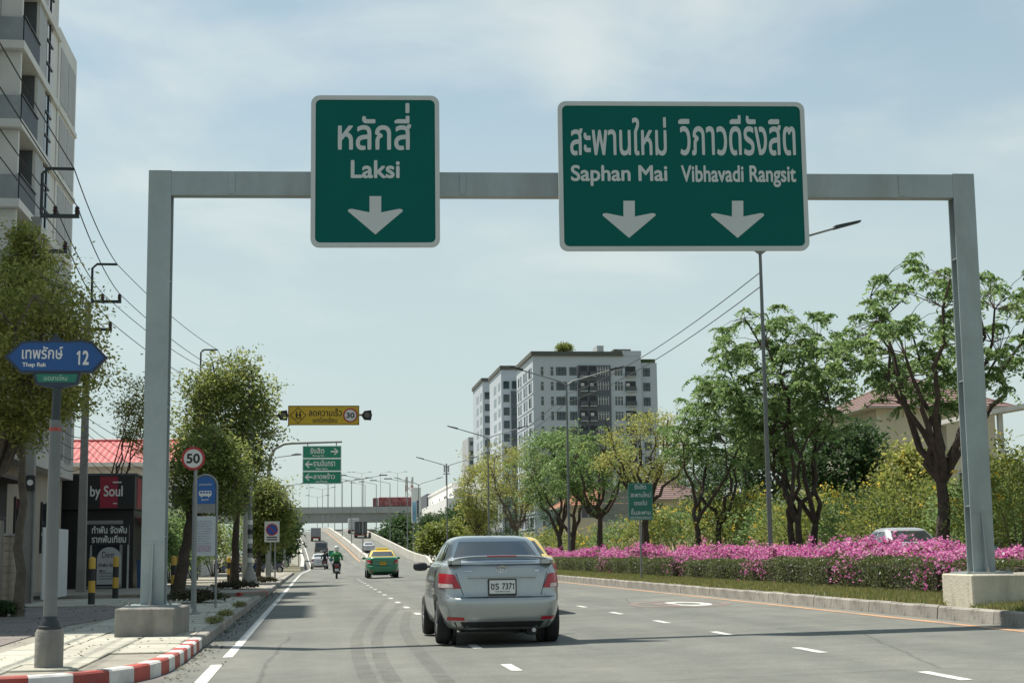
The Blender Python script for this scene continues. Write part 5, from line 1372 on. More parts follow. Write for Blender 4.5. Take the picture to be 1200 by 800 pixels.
lf_dark = leafmat('leaf_dark', [(0.035, 0.07, 0.027), (0.055, 0.105, 0.036), (0.085, 0.15, 0.05)], 0.45)
lf_yellowish = leafmat('leaf_yellowgreen', [(0.12, 0.165, 0.038), (0.19, 0.24, 0.05), (0.28, 0.31, 0.075)], 0.52)
lf_hedge = leafmat('leaf_hedge', [(0.045, 0.075, 0.025), (0.075, 0.115, 0.035), (0.12, 0.165, 0.05), (0.165, 0.185, 0.065)], 0.35)
lf_yelflow = leafmat('petal_yellow', [(0.62, 0.42, 0.02), (0.75, 0.52, 0.03), (0.8, 0.62, 0.1)], 0.3)
lf_pink = leafmat('petal_pink', [(0.48, 0.03, 0.28), (0.66, 0.065, 0.40), (0.72, 0.11, 0.46), (0.76, 0.20, 0.52), (0.78, 0.38, 0.58)], 0.45)
lf_mid = leafmat('leaf_mid', [(0.085, 0.135, 0.036), (0.14, 0.20, 0.05), (0.21, 0.27, 0.07), (0.33, 0.36, 0.11)], 0.58)
lf_grass = leafmat('grass_blade', [(0.10, 0.15, 0.035), (0.16, 0.21, 0.05), (0.23, 0.255, 0.07), (0.33, 0.29, 0.12)], 0.4)
lf_dry = leafmat('leaf_dry', [(0.05, 0.04, 0.022), (0.09, 0.07, 0.035), (0.06, 0.07, 0.025)], 0.2)

def tree(name, label, base, top_fork, crown, limbs, tips, per_tip, leaf, mat, bk, r0=0.14, clump=0.45, frond=False, shell=0.55, lean=(0, 0), group=None, seed=1, cat='tree', updir=0.35, stems=1, spread=1.0):
    """base (x,y,z); crown = centre + radii in world; limbs fork at height top_fork; leaves gather at twig tips"""
    R = np.random.default_rng(seed); rr = random.Random(seed)
    t = thing(name, label, cat, base, 0, group)
    B0 = Vector(base); C = Vector(crown[:3]) - B0; rad = Vector(crown[3:]) * 0.90
    wood = MB(); pts = []; prs = []
    fork = Vector((lean[0], lean[1], top_fork))
    for sidx in range(stems):
        off = Vector((0, 0, 0)) if stems == 1 else Vector((0.25 * math.cos(6.28 * sidx / stems), 0.25 * math.sin(6.28 * sidx / stems), 0))
        f2 = fork + off * 2.2
        n = 7
        tp = [off.lerp(f2, k / n) + Vector((rr.uniform(-1, 1), rr.uniform(-1, 1), 0)) * (0.05 * top_fork / 3 if 0 < k < n else 0) for k in range(n + 1)]
        wood.tube(tp, [r0 * (1.25 - 0.5 * min(1, k / n * 1.0)) * (1.25 if k == 0 else 1) for k in range(n + 1)], 9)
        L_ = limbs // stems
        for j in range(L_):
            a = 2 * math.pi * (j + 0.3 * rr.random()) / L_ + sidx
            q = rr.uniform(0.45, 0.9)
            e = Vector((C.x + rad.x * q * math.cos(a) * spread, C.y + rad.y * q * math.sin(a) * spread, C.z + rad.z * rr.uniform(-0.35, 0.85)))
            mid = f2.lerp(e, 0.45) + Vector((0, 0, -0.08 * (e - f2).length)) + Vector((rr.uniform(-1, 1), rr.uniform(-1, 1), 0)) * 0.12 * (e - f2).length
            m = 8; lp = []
            for k in range(m + 1):
                u = k / m; p = f2 * (1 - u) ** 2 + mid * 2 * u * (1 - u) + e * u * u
                lp.append(p + Vector((rr.uniform(-1, 1), rr.uniform(-1, 1), rr.uniform(-1, 1))) * (0.035 * (e - f2).length if 0 < k < m else 0))
            rl_ = [r0 * 0.62 * (1 - 0.82 * k / m) + 0.008 for k in range(m + 1)]
            wood.tube(lp, rl_, 6)
            for k in range(2, m + 1): pts.append(lp[k]); prs.append(rl_[k])
    P = np.array([tuple(p) for p in pts])
    v = unit(R.normal(size=(tips, 3))); q = R.uniform(0, 1, (tips, 1)) ** (1 / 3) * (1 - shell) + shell * R.uniform(0.6, 1.0, (tips, 1))
    lump = 1 + 0.22 * np.sin(v[:, :1] * 5 + seed) * np.cos(v[:, 1:2] * 4 + seed * 2) + 0.12 * R.normal(size=(tips, 1))
    T = np.array(C) + v * q * lump * np.array(rad)
    T[:, 2] = np.maximum(T[:, 2], 0.3)
    cs = []; als = []
    for i in range(tips):
        d = P - T[i]; k = int(np.argmin(np.einsum('ij,ij->i', d, d) + 0.6 * np.maximum(0, P[:, 2] - T[i, 2]) ** 2))
        a, b = Vector(P[k]), Vector(T[i])
        if (a - b).length > 0.05:
            m_ = a.lerp(b, 0.55) + Vector((0, 0, 0.10 * (a - b).length))
            wood.tube([a, m_, b], [max(0.008, prs[k] * 0.5), 0.009, 0.005], 4, False)
        npt = max(3, int(per_tip * R.uniform(0.5, 1.5)))
        if frond:
            nf = max(3, npt // 14); az = R.uniform(0, 6.283, nf); ln = clump * R.uniform(0.6, 1.3, nf)
            el = R.uniform(-0.3, 0.7, nf)
            u = np.linspace(0.12, 1, 14)
            dirv = np.stack([np.cos(az) * np.cos(el), np.sin(az) * np.cos(el), np.sin(el)], 1)
            pos = T[i] + dirv[:, None, :] * (ln[:, None] * u[None, :])[:, :, None]
            pos[:, :, 2] -= 0.75 * ln[:, None] * u[None, :] ** 2
            sd = np.stack([-np.sin(az), np.cos(az), 0 * az], 1)[:, None, :] * (np.where(np.arange(14) % 2, 1, -1) * leaf[0] * 0.42)[None, :, None]
            cs.append((pos + sd).reshape(-1, 3)); al = np.repeat(dirv[:, None, :], 14, 1) * 0.4 + sd / (leaf[0] * 0.42) * 0.8
            al[:, :, 2] -= 0.5; als.append(al.reshape(-1, 3))
        else:
            g = R.normal(size=(npt, 3)) * clump * np.array([0.55, 0.55, 0.38]); cs.append(T[i] + g)
            o_ = g.copy(); o_[:, 2] -= 0.12; als.append(unit(o_))
    c = np.concatenate(cs); al = np.concatenate(als)
    part('trunk', wood, bk, t, True)
    link('crown', leaf_mesh('crown', c, leaf[0], leaf[1], R, updir, al, mat), None, t)
    return t

def ratio(u, v=640): X, Y, Z = ray(u, v); return X / Y
def crown_px(u0, u1, v0, v1, Y, ry=None):
    a, b = at_y(u0, v1, Y), at_y(u1, v0, Y)
    rx, rz = (b.x - a.x) / 2, (b.z - a.z) / 2
    return ((a.x + b.x) / 2, Y, (a.z + b.z) / 2, rx, ry or max(rx, 1.2), rz)
TR = 'trees growing along the far side of the median'
def rtree(label, u, box, X=18.0, **kw):
    Y = X / ratio(u); cr = crown_px(*box, Y)
    return tree('street_tree', label, (X, Y, 0.18), kw.pop('fork', 2.6), cr, **kw)
rtree('tall open tree with dark forked limbs behind the gantry leg on the median', 1107, (960, 1235, 298, 500), X=17.6, fork=2.9, limbs=10, tips=185, per_tip=95, leaf=(0.19, 0.075), mat=lf_green, bk=bark, r0=0.20, clump=0.42, frond=True, shell=0.5, seed=3, spread=1.05)
rtree('dense green tree with several dark stems beside the tall lamp post', 940, (805, 1005, 352, 545), X=17.8, fork=2.0, limbs=9, tips=270, per_tip=100, leaf=(0.19, 0.08), mat=lf_green, bk=bark, r0=0.15, clump=0.48, frond=True, shell=0.45, seed=4, stems=3)
rtree('slender v forked tree between the lamp post and the small green sign', 830, (772, 900, 440, 570), X=18.2, fork=2.3, limbs=6, tips=150, per_tip=90, leaf=(0.19, 0.08), mat=lf_green, bk=bark, r0=0.16, clump=0.5, frond=True, seed=5, stems=2)
rtree('pruned tree with bare dark branches directly behind the small green sign', 757, (690, 825, 478, 580), X=18.2, fork=3.4, limbs=12, tips=130, per_tip=60, leaf=(0.17, 0.07), mat=lf_olive, bk=bark, r0=0.22, clump=0.5, seed=6)
rtree('leafy tree in front of the grey back of a sign board', 704, (632, 760, 490, 600), X=18.0, fork=3.2, limbs=8, tips=190, per_tip=80, leaf=(0.19, 0.085), mat=lf_green, bk=bark, r0=0.2, clump=0.6, frond=True, seed=7)
rtree('spreading tree with a dark low fork beyond the grey sign back', 664, (598, 706, 494, 600), X=18.2, fork=2.2, limbs=9, tips=180, per_tip=75, leaf=(0.22, 0.09), mat=lf_green, bk=bark, r0=0.22, clump=0.6, seed=8, stems=2)
rtree('thin airy tree below the end of the white condominium', 606, (548, 655, 510, 612), X=18.0, fork=3.0, limbs=8, tips=130, per_tip=60, leaf=(0.24, 0.09), mat=lf_olive, bk=bark2, r0=0.16, clump=0.7, seed=9)
rtree('thin airy tree beside the white hall', 560, (528, 592, 530, 630), X=17.0, fork=3.0, limbs=8, tips=120, per_tip=60, leaf=(0.3, 0.11), mat=lf_olive, bk=bark2, r0=0.16, clump=0.8, seed=10)

# yellow flowering shrubs in front of the gardens
def shrub(name, label, base, rx, ry, h, n, leaf, mat, seed, flowers=None, nfl=0, fl=0.06, group=None, bk=None, fuzz=0.16, cat='shrub'):
    R = np.random.default_rng(seed)
    t = thing(name, label, cat, base, 0, group)
    st_ = MB()
    for k in range(7):
        a = 2 * math.pi * k / 7 + R.uniform(0, .5); q = R.uniform(.3, .8)
        st_.tube([(0.06 * math.cos(a), 0.06 * math.sin(a), 0), (rx * q * .5 * math.cos(a), ry * q * .5 * math.sin(a), h * .45), (rx * q * math.cos(a), ry * q * math.sin(a), h * R.uniform(.7, .95))], [0.03, 0.02, 0.008], 5)
    part('stem', st_, bk or bark2, t, True)
    v = unit(R.normal(size=(n, 3))); v[:, 2] = np.abs(v[:, 2]) * 1.0 - 0.25 * (R.uniform(size=n) < .45)
    lum = 1 + 0.26 * np.sin(v[:, :1] * 6 + seed) * np.sin(v[:, 1:2] * 5 + 2 * seed) * np.cos(v[:, 2:] * 7 + seed)
    q = R.uniform(0.35, 1.0, (n, 1)) ** 0.5 * lum
    if n > 2800:                                          # leaves gather in sprays
        m_ = n // 26; pick = R.integers(0, n, m_); v = v[np.repeat(pick, 26)]; q = q[np.repeat(pick, 26)]; n = len(v)
    c = v * q * np.array([rx, ry, h * 0.55]) + np.array([0, 0, h * 0.42]) + R.normal(size=(n, 3)) * fuzz * 0.5
    c[:, 2] = np.clip(c[:, 2], 0.04, None)
    link('foliage', leaf_mesh('foliage', c, leaf[0], leaf[1], R, 0.3, v, mat), None, t)
    if nfl:
        v = unit(R.normal(size=(nfl, 3))); v[:, 2] = np.abs(v[:, 2]); v = np.repeat(v, 7, 0)
        lum = 1 + 0.26 * np.sin(v[:, :1] * 6 + seed) * np.sin(v[:, 1:2] * 5 + 2 * seed) * np.cos(v[:, 2:] * 7 + seed)
        c = v * lum * 1.0 * np.array([rx, ry, h * 0.55]) + np.array([0, 0, h * 0.42]) + R.normal(size=(len(v), 3)) * fl * 1.1
        link('blossom', leaf_mesh('blossom', c, fl * 1.6, fl * 1.3, R, 0.3, None, flowers), None, t)
    return t
YG = 'yellow flowering shrubs along the frontage road'
ysh = [(1195, 480, 3.9), (1160, 520, 3.6), (1120, 560, 3.2), (1065, 520, 3.9), (1020, 540, 3.5), (985, 520, 3.9), (950, 545, 3.6), (915, 530, 3.6), (890, 530, 4.3), (860, 545, 4.2), (828, 565, 3.9), (800, 570, 4.0), (772, 580, 3.8), (735, 600, 3.4), (690, 605, 3.2), (650, 605, 3.3), (620, 610, 3.2), (585, 615, 3.2)]
for i, (u, v, h) in enumerate(ysh):
    X = 19.6 + 0.9 * (i % 3); Y = X / ratio(u); n = int(5200 if Y < 62 else 3000)
    shrub('flowering_shrub', 'loose green shrub dotted with yellow trumpet flowers along the frontage road', (X, Y, 0.19), 1.5 + 0.012 * Y, 1.5 + 0.015 * Y, h, n, (0.15, 0.06) if Y < 62 else (0.2, 0.09), [lf_yellowish, lf_green, lf_yellowish][i % 3], 40 + i, lf_yelflow, 22, 0.06 if Y < 62 else 0.075, YG, fuzz=0.4)
# darker garden trees behind
BG = [('broad dark garden tree in front of the brown roofed house', 985, 24, (930, 1040, 490, 620), lf_dark), ('dark green garden tree behind the dense roadside tree', 905, 27, (850, 960, 450, 620), lf_dark),
      ('yellowing garden tree beside the brown roofed house', 1065, 26, (1035, 1100, 520, 630), lf_olive), ('bushy garden tree beside the white carport', 1190, 24, (1150, 1250, 540, 640), lf_yellowish),
      ('dark garden tree behind the v forked tree', 850, 32, (800, 900, 520, 640), lf_dark), ('dark garden tree behind the small green sign', 790, 34, (740, 840, 540, 640), lf_dark),
      ('dark rounded tree below the white condominium', 680, 34, (620, 720, 545, 645), lf_dark), ('dark rounded tree at the end of the white hall', 590, 32, (540, 640, 560, 650), lf_dark)]
for i, (lb, u, X, box, m) in enumerate(BG):
    Y = X / ratio(u)
    tree('garden_tree', lb, (X, Y, 0.18), 1.6, crown_px(*box, Y), limbs=8, tips=170, per_tip=70, leaf=(0.26, 0.12), mat=m, bk=bark, r0=0.2, clump=0.8, seed=70 + i)
for i, (lb, u, Y, v0, v1, w, m) in enumerate((('bright green bush growing by the flyover barrier', 520, 200, 612, 652, 62, lf_yellowish), ('dark green tree behind the bush by the flyover barrier', 545, 215, 590, 650, 60, lf_dark), ('dark green tree rising beside the billboard', 512, 245, 600, 650, 50, lf_dark))):
    x = at_y(u, 640, Y).x
    tree('roadside_tree', lb, (x, Y, -0.1), 1.2, crown_px(u - w / 2, u + w / 2, v0, v1, Y), limbs=8, tips=150, per_tip=75, leaf=(0.5, 0.24), mat=m, bk=bark, r0=0.2, clump=1.1, seed=90 + i)

# clipped hedge, bougainvillea and grass on the median
R0 = np.random.default_rng(21)
hmesh = []
for s_ in range(3):
    R = np.random.default_rng(30 + s_); n = 5200
    c = np.stack([R.uniform(-.36, .36, n), R.uniform(-1.42, 1.42, n), R.uniform(0, .62, n)], 1)
    f = R.integers(0, 4, n); j = R.normal(size=n) * .025
    c[f == 0, 0] = -.36 + j[f == 0]; c[f == 1, 0] = .36 + j[f == 1]; c[f >= 2, 2] = .62 + j[f >= 2]
    c[:, 0] += 0.05 * np.sin(c[:, 1] * 2.3 + s_); c[:, 2] += (0.04 * np.sin(c[:, 1] * 3.1 + 2 * s_)) * (c[:, 2] / .62)
    hmesh.append(leaf_mesh('foliage', c, 0.055, 0.03, R, 0.2, None, lf_hedge))
core = MB().bbox(-.30, .30, -1.36, 1.36, 0, .54, .06).mesh('core')
HX = 11.55
k = 0; y = 25.4
while y < 82:
    t = thing('hedge_section', 'clipped dark green hedge section at the edge of the grass median', 'hedge', (HX + R0.uniform(-.06, .06) + 0.9 * sm(55, 85, y) * 0, y, MZ - 0.02), R0.uniform(-.02, .02), 'clipped hedge along the median')
    link('foliage', hmesh[k % 3], None, t); link('core', core, M('hedge_twigs', (0.03, 0.028, 0.014), 0.95, var=0.3, scale=8), t)
    t.scale = (1, 1, R0.uniform(0.9, 1.08))
    y += 2.9 + (0.35 if k % 3 == 2 else 0.0); k += 1
def bougain(seed):
    """loose mound: bracts gathered in clusters, green leaves and arching shoots between them"""
    R = np.random.default_rng(seed)
    m = 300; a = unit(R.normal(size=(m, 3))); a[:, 2] = np.abs(a[:, 2])
    lum = 1 + 0.38 * np.sin(a[:, :1] * 5 + seed) * np.sin(a[:, 1:2] * 6 + seed * 1.7) + .10 * R.normal(size=(m, 1))
    ce_ = a * lum * R.uniform(.8, 1.05, (m, 1)) * np.array([.85, 1.45, .46]) + np.array([0, 0, .48])
    keep = (ce_[:, 2] > .5) | (R.uniform(size=m) < .25)
    keep &= np.sin(ce_[:, 0] * 3.5 + seed) * np.sin(ce_[:, 1] * 2.9 + seed * 2) + .3 * R.normal(size=m) > -.35
    ce_ = ce_[keep]
    sp_ = []; st = MB()
    for j in range(9):
        az = R.uniform(0, 6.283); L_ = R.uniform(.6, 1.15); u = np.linspace(.45, 1, 9); hgt = R.uniform(.55, .95)
        q = np.stack([math.cos(az) * L_ * u * .8, math.sin(az) * 1.3 * L_ * u, .45 + hgt * u - .42 * u * u], 1); sp_.append(q + R.normal(size=q.shape) * .03)
        st.tube([(0, 0, 0)] + [tuple(p) for p in q[::2]], [.02, .01, .008, .007, .006, .004][:1 + len(q[::2])], 4, False)
    ce_ = np.concatenate([ce_] + sp_)
    fl = np.repeat(ce_, 11, 0) + R.normal(size=(len(ce_) * 11, 3)) * np.array([.055, .06, .04])
    n = 3400; a = unit(R.normal(size=(n, 3))); a[:, 2] = np.abs(a[:, 2])
    g = a * R.uniform(.3, 1.02, (n, 1)) * np.array([.85, 1.45, .46]) + np.array([0, 0, .44]); g[:, 2] -= R.uniform(0, .4, n) * (R.uniform(size=n) < .5)
    g = np.concatenate([g[g[:, 2] > .03]] + [q + R.normal(size=q.shape) * .05 for q in sp_ * 3])
    return leaf_mesh('blossom', fl, 0.066, 0.055, R, .3, None, lf_pink), leaf_mesh('foliage', g, 0.085, 0.048, R, .3, None, leafmat('leaf_bougainvillea', [(0.06, 0.09, 0.026), (0.12, 0.15, 0.04), (0.21, 0.215, 0.075)], .45)), st.mesh('stem', True)
variants = [bougain(60 + j) for j in range(5)]
y = 24.6; k = 0
while y < 84:
    t = thing('bougainvillea', 'bougainvillea bush covered in magenta pink blossom behind the clipped hedge', 'flowering bush', (12.8 + R0.uniform(-.12, .12), y, MZ - .0), (0 if R0.uniform() < .5 else math.pi) + R0.uniform(-.2, .2), 'pink bougainvillea row on the median')
    link('foliage', variants[k % 5][1], None, t); link('blossom', variants[k % 5][0], None, t); link('stem', variants[k % 5][2], bark2, t)
    s_ = R0.uniform(.72, 1.2); t.scale = (s_, 1.0, s_ * R0.uniform(.92, 1.0))
    y += R0.uniform(1.7, 2.5); k += 1
# a few pink sprays hanging over the hedge front
for j, (u, v) in enumerate(((1085, 668), (1098, 668), (985, 668), (880, 672), (790, 672), (705, 668))):
    Y = 11.15 / ratio(u)
    R = np.random.default_rng(300 + j); n = 650
    c = R.normal(size=(n, 3)) * np.array([.16, .55, .2]); c[:, 2] -= .25 * np.abs(c[:, 1]); c[:, 0] -= .12; n = len(c)
    t = thing('bougainvillea_spray', 'loose pink bougainvillea spray spilling over the hedge front', 'flowering bush', (11.5, Y, MZ + .55), 0, 'bougainvillea sprays over the hedge')
    link('blossom', leaf_mesh('blossom', c, .06, .05, R, .3, None, lf_pink), None, t)
    part('stem', MB().tube([(.8, 0, -.3), (.5, 0, .2), (0, .1, .05), (-.1, .3, -.2)], [.02, .015, .01, .006], 5), bark2, t)
# grass
R = np.random.default_rng(9); n = 85000
gy_ = 16 + 66 * R.uniform(0, 1, n) ** 1.5; gx_ = R.uniform(9.68, 11.35, n)
patchy = np.sin(gx_ * 3.1 + np.sin(gy_ * .7)) * np.sin(gy_ * 1.3 + gx_) > -.75
gx_, gy_ = gx_[patchy], gy_[patchy]
c = np.stack([gx_, gy_, np.full(len(gx_), MZ + .02)], 1)
al = R.normal(size=(len(c), 3)) * .5; al[:, 2] = 1.0
hgt = R.uniform(.05, .13, len(c))
nn = len(c); v = np.empty((nn, 3, 3)); s_ = R.normal(size=(nn, 3)); s_[:, 2] = 0; s_ = unit(s_) * .011
v[:, 0] = c - s_; v[:, 1] = c + s_; v[:, 2] = c + unit(al) * hgt[:, None]
v[:, :, 2] -= .03
v[:, :, 2] += (0.05 * np.clip((v[:, :1, 0] - 9.64) / 1.66, 0, 1))
me = bpy.data.meshes.new('grass'); me.vertices.add(3 * nn); me.vertices.foreach_set('co', v.reshape(-1)); me.loops.add(3 * nn); me.loops.foreach_set('vertex_index', np.arange(3 * nn, dtype=np.int32))
me.polygons.add(nn); me.polygons.foreach_set('loop_start', np.arange(0, 3 * nn, 3, dtype=np.int32)); me.update(calc_edges=True)
tag(link('grass', me, lf_grass), 'short mown grass with dry patches along the median kerb', 'grass', kind='stuff')

# left side trees and planting
def ltree(label, base, box, Yc=None, **kw):
    cr = crown_px(*box, Yc or base[1], kw.pop('ry', None))
    return tree('pavement_tree', label, base, kw.pop('fork', 2.0), cr, **kw)
ltree('bushy yellow green tree beside the street name sign', (-6.3, 31, 0.1), (-95, 138, 300, 545), Yc=30.0, fork=2.7, limbs=9, tips=330, per_tip=80, leaf=(0.10, 0.045), mat=lf_olive, bk=bark2, r0=0.13, clump=0.36, shell=0.5, seed=111, ry=1.9)
ltree('narrow leafy tree with a pointed top behind the street name sign', (-6.0, 32.5, 0.1), (-5, 60, 262, 420), fork=3.2, limbs=6, tips=110, per_tip=130, leaf=(0.10, 0.045), mat=lf_olive, bk=bark2, r0=0.09, clump=0.3, seed=112, ry=.7)
ltree('big round headed tree with a straight trunk by the banded lamp post', (on_ground(274, 683, .12).x, 68, 0.11), (203, 332, 405, 600), fork=2.8, limbs=11, tips=300, per_tip=70, leaf=(0.19, 0.09), mat=lf_mid, bk=bark, r0=0.17, clump=0.6, seed=113, lean=(0.1, 0))
ltree('leaning tree with an open crown just beyond the bus stop sign', (on_ground(207, 700, .12).x, 45, 0.11), (196, 300, 500, 620), fork=2.2, limbs=8, tips=120, per_tip=90, leaf=(0.14, 0.06), mat=lf_mid, bk=bark, r0=0.16, clump=0.45, seed=114, lean=(0.35, 0))
ltree('small compact tree by the no parking sign', (on_ground(303, 679, .12).x, 77, 0.11), (284, 347, 552, 652), fork=1.8, limbs=8, tips=190, per_tip=90, leaf=(0.16, 0.07), mat=lf_mid, bk=bark, r0=0.12, clump=0.5, seed=115)
ltree('sparse twiggy tree behind the gantry leg', (-8.6, 66, 0.1), (128, 200, 430, 540), Yc=64, fork=3.5, limbs=7, tips=70, per_tip=60, leaf=(0.14, 0.06), mat=lf_olive, bk=bark2, r0=0.05, clump=0.4, seed=116)
for i, (u, Y, h, w, lb, m) in enumerate(((215, 72, 3.4, 1.7, 'large green shrub against the pale boundary wall', lf_green), (240, 80, 3.6, 1.8, 'rounded green shrub behind the bus stop sign', lf_yellowish), (262, 92, 3.6, 2.0, 'green shrub beyond the round headed tree', lf_green), (195, 66, 2.8, 1.2, 'low green shrub hidden behind the gantry leg', lf_green))):
    shrub('garden_shrub', lb, (at_y(u, 660, Y).x - 0.6, Y, .1), w, w, h, 5200, (0.17, 0.08), m, 130 + i, fuzz=.5)
for i, (u, v, w, h, lb) in enumerate(((230, 706, .75, .34, 'low dry planting round the foot of the leaning tree'), (276, 690, .8, .3, 'dark low planting round the foot of the round headed tree'), (309, 682, .6, .25, 'low planting at the foot of the small compact tree'), (3, 722, .35, .3, 'small dark weed clump on the driveway edge'))):
    p = on_ground(u, v, .115)
    shrub('low_planting', lb, (p.x, p.y, .11), w, w * .8, h, 2600, (0.09, 0.04), lf_dry if i != 3 else lf_dark, 150 + i, fuzz=.06, cat='plant')
# fallen leaves and weeds along the kerb
R = np.random.default_rng(77); n = 900
yy = R.uniform(16, 60, n); c = np.stack([-1.6 + np.abs(R.normal(size=n)) * .16, yy, np.zeros(n)], 1); c[:, 2] = S * c[:, 0] + .012
n2 = 700; c2 = np.stack([R.uniform(-5.5, -1.8, n2), R.uniform(18, 44, n2), np.full(n2, .132)], 1)
tag(link('leaf_litter', leaf_mesh('leaf_litter', np.concatenate([c, c2]), .06, .03, R, 3.0, None, lf_dry)), 'scattered dry fallen leaves in the gutter and on the pavement', 'leaf litter', kind='stuff')
for j, (x, y) in enumerate(((-1.74, 30.5), (-1.75, 27.4), (-1.74, 36.0))):
    shrub('kerb_weed', 'small tuft of weeds growing at the kerb edge', (x, y, .11), .16, .5, .12, 420, (0.07, 0.015), lf_grass, 170 + j, fuzz=.04, group='weeds along the kerb', cat='plant')

# ------------------------------------------------------------------ right side: buildings
cw = M('condo_white', (0.44, 0.49, 0.53), 0.8, var=0.04, scale=0.15, dirt=0.2, dirtcol=(0.45, 0.45, 0.43), streak=True)
cdk = M('condo_slate', (0.10, 0.115, 0.13), 0.8, var=0.06, scale=0.2)
cgl = glassmat('condo_glass', (0.03, 0.055, 0.06), 0.08)
CY_ = 311.0
c0 = at_y(625, 470, CY_).x; c1 = at_y(752, 470, CY_).x; c2 = at_y(772.5, 470, CY_).x
ztop = at_y(690, 417, CY_).z; zw = at_y(762, 424, CY_).z
co = thing('condominium', 'tall white condominium with a dark slate bay and roof garden beyond the trees', 'building', (c0, CY_, 0))
def D(name, x0, x1, y0, y1, z0, z1, m, parent=None): return part(name, MB().box(x0 - c0, x1 - c0, y0 - CY_, y1 - CY_, z0, z1), m, parent or co)
K = 220 / 1200.0
cxx_ = lambda x: at_y(560 + K * x, 470, CY_).x
czz_ = lambda y: at_y(660, 400 + K * y, CY_).z
main = D('main_block', c0, c1, CY_, CY_ + 26, 0, ztop, cw)
D('cornice', c0 - 0.4, cxx_(930), CY_ - 0.5, CY_ + 26.4, ztop + 0.005, ztop + 0.9, M('cornice_dark', (0.09, 0.095, 0.08), 0.8), main)
D('roof_parapet', cxx_(935), c1 + .1, CY_ - .1, CY_ + 20, ztop + .005, ztop + 1.1, cw, main)
D('lift_house', cxx_(785), cxx_(828), CY_ + 3, CY_ + 8, ztop + .95, ztop + 2.6, wall_grey, main)
D('tank_house', cxx_(900), cxx_(1010), CY_ + 4, CY_ + 9, ztop + 1.2, ztop + 2.0, M('cornice_dark', (0.09, 0.095, 0.08), 0.8), main)
wng = D('end_wing', c1 + .02, c2, CY_ + 1.5, CY_ + 22, 0, zw, cw)
D('wing_planter', cxx_(1050), cxx_(1150), CY_ + 1.6, CY_ + 6, zw + .01, zw + .8, M('planter_green', (0.05, 0.08, 0.03), 0.9), wng)
bay = D('slate_bay', cxx_(640), cxx_(850), CY_ - 0.35, CY_ - .01, 0, czz_(153), cdk)
FH = (czz_(190) - czz_(475)) / 3.0
for k in range(13):
    zc_ = czz_(190) - FH * k
    if zc_ < 2: break
    h = 0.88
    def W(x0, x1, d, m=cgl, mull=1, fr=frame_w, hh=h): 
        w = part('window', MB().box(cxx_(x0) - c0, cxx_(x1) - c0, d - .03, d - .005, zc_ - hh, zc_ + hh), m, co)
        mb = MB(); a, b = cxx_(x0) - c0, cxx_(x1) - c0
        for j in range(mull + 2):
            c = a + (b - a) * j / (mull + 1); mb.box(c - .05, c + .05, d - .09, d - .031, zc_ - hh, zc_ + hh)
        mb.box(a, b, d - .09, d - .031, zc_ + .25, zc_ + .33)
        part('frame', mb, fr, w)['kind'] = 'stuff'
    W(402, 424, 0, mull=0); W(465, 488, 0, mull=0); W(505, 567, 0, mull=2, fr=frame_d); W(590, 632, 0, mull=1, fr=frame_d)
    W(768, 834, -.35, mull=3); W(876, 930, 0, mull=2); W(1072, 1112, 1.5, mull=1, fr=frame_d)
    for a, b, off in ((652, 700, -.35), (712, 756, -.35), (945, 1012, 0)):       # balconies: shade of the recess painted as a dark sheet on the wall
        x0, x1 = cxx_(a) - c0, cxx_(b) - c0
        bal = part('balcony_shade_sheet', MB().box(x0, x1, off - .02, off - .004, zc_ - 1.05, zc_ + 1.05), glassmat('balcony_shade', (0.03, 0.035, 0.04), 0.4, 0.3), co)
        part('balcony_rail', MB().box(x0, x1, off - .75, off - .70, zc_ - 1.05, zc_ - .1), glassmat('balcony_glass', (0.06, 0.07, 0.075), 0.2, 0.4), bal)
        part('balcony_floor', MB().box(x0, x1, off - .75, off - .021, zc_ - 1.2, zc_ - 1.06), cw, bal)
        part('condenser', MB().box(x0 + .15, x0 + .85, off - .5, off - .15, zc_ - 1.0 + (.9 if k % 2 else 0), zc_ - .35 + (.9 if k % 2 else 0)), off_white, bal)
    for j, y in enumerate((2.0, 5.0, 9.0, 13.0, 18.0, 22.0)):                      # sunlit flank
        win(co, 'x', y, y + (1.4 if j % 2 else 2.4), zc_ - h, zc_ + h, 0.0, cgl, frame_d, out=-1, fw=.08, mull=j % 2)
    if k % 1 == 0: part('string_course', MB().box(-.12, -.005, .0, 25.5, zc_ - 1.5, zc_ - 1.35), cw, co)
def vol(u0, u1, v, Y, nm, dark):
    x0, x1 = at_y(u0, 470, Y).x, at_y(u1, 470, Y).x + 6; zt_ = at_y((u0 + u1) / 2, v, Y).z
    b = D(nm, x0, x1, Y, Y + 24, 0, zt_, cw)
    D('roof_edge', x0 - .3, x1 + .2, Y - .4, Y + 24.3, zt_ + .01, zt_ + .9, M('cornice_dark', (0.09, 0.095, 0.08), 0.8), b)
    D('slate_strip', at_y(dark[0], 470, Y).x, at_y(dark[1], 470, Y).x, Y - .3, Y - .01, 0, zt_ - 5.0, cdk, b)
    for k in range(13):
        z = zt_ - 3.6 - 3.05 * k
        if z < 2: break
        a, c = at_y(u0 + 2.5, 470, Y).x, at_y(dark[0] - 2, 470, Y).x
        w = D('window', a, c, Y - .05, Y - .005, z - .9, z + .9, cgl, b)
        w = D('window', x0 - .04, x0 - .005, Y + 2, Y + 6, z - .9, z + .9, cgl, b); D('window', x0 - .04, x0 - .005, Y + 10, Y + 15, z - .9, z + .9, cgl, b)
        D('window', at_y(dark[0] + 1, 470, Y).x, at_y(dark[1] - .5, 470, Y).x, Y - .36, Y - .31, z - .9, z + .9, cgl, b)
vol(587.5, 610, 433, 350, 'middle_wing', (599, 607)); vol(565.5, 588, 447, 388, 'far_wing', (577, 586))
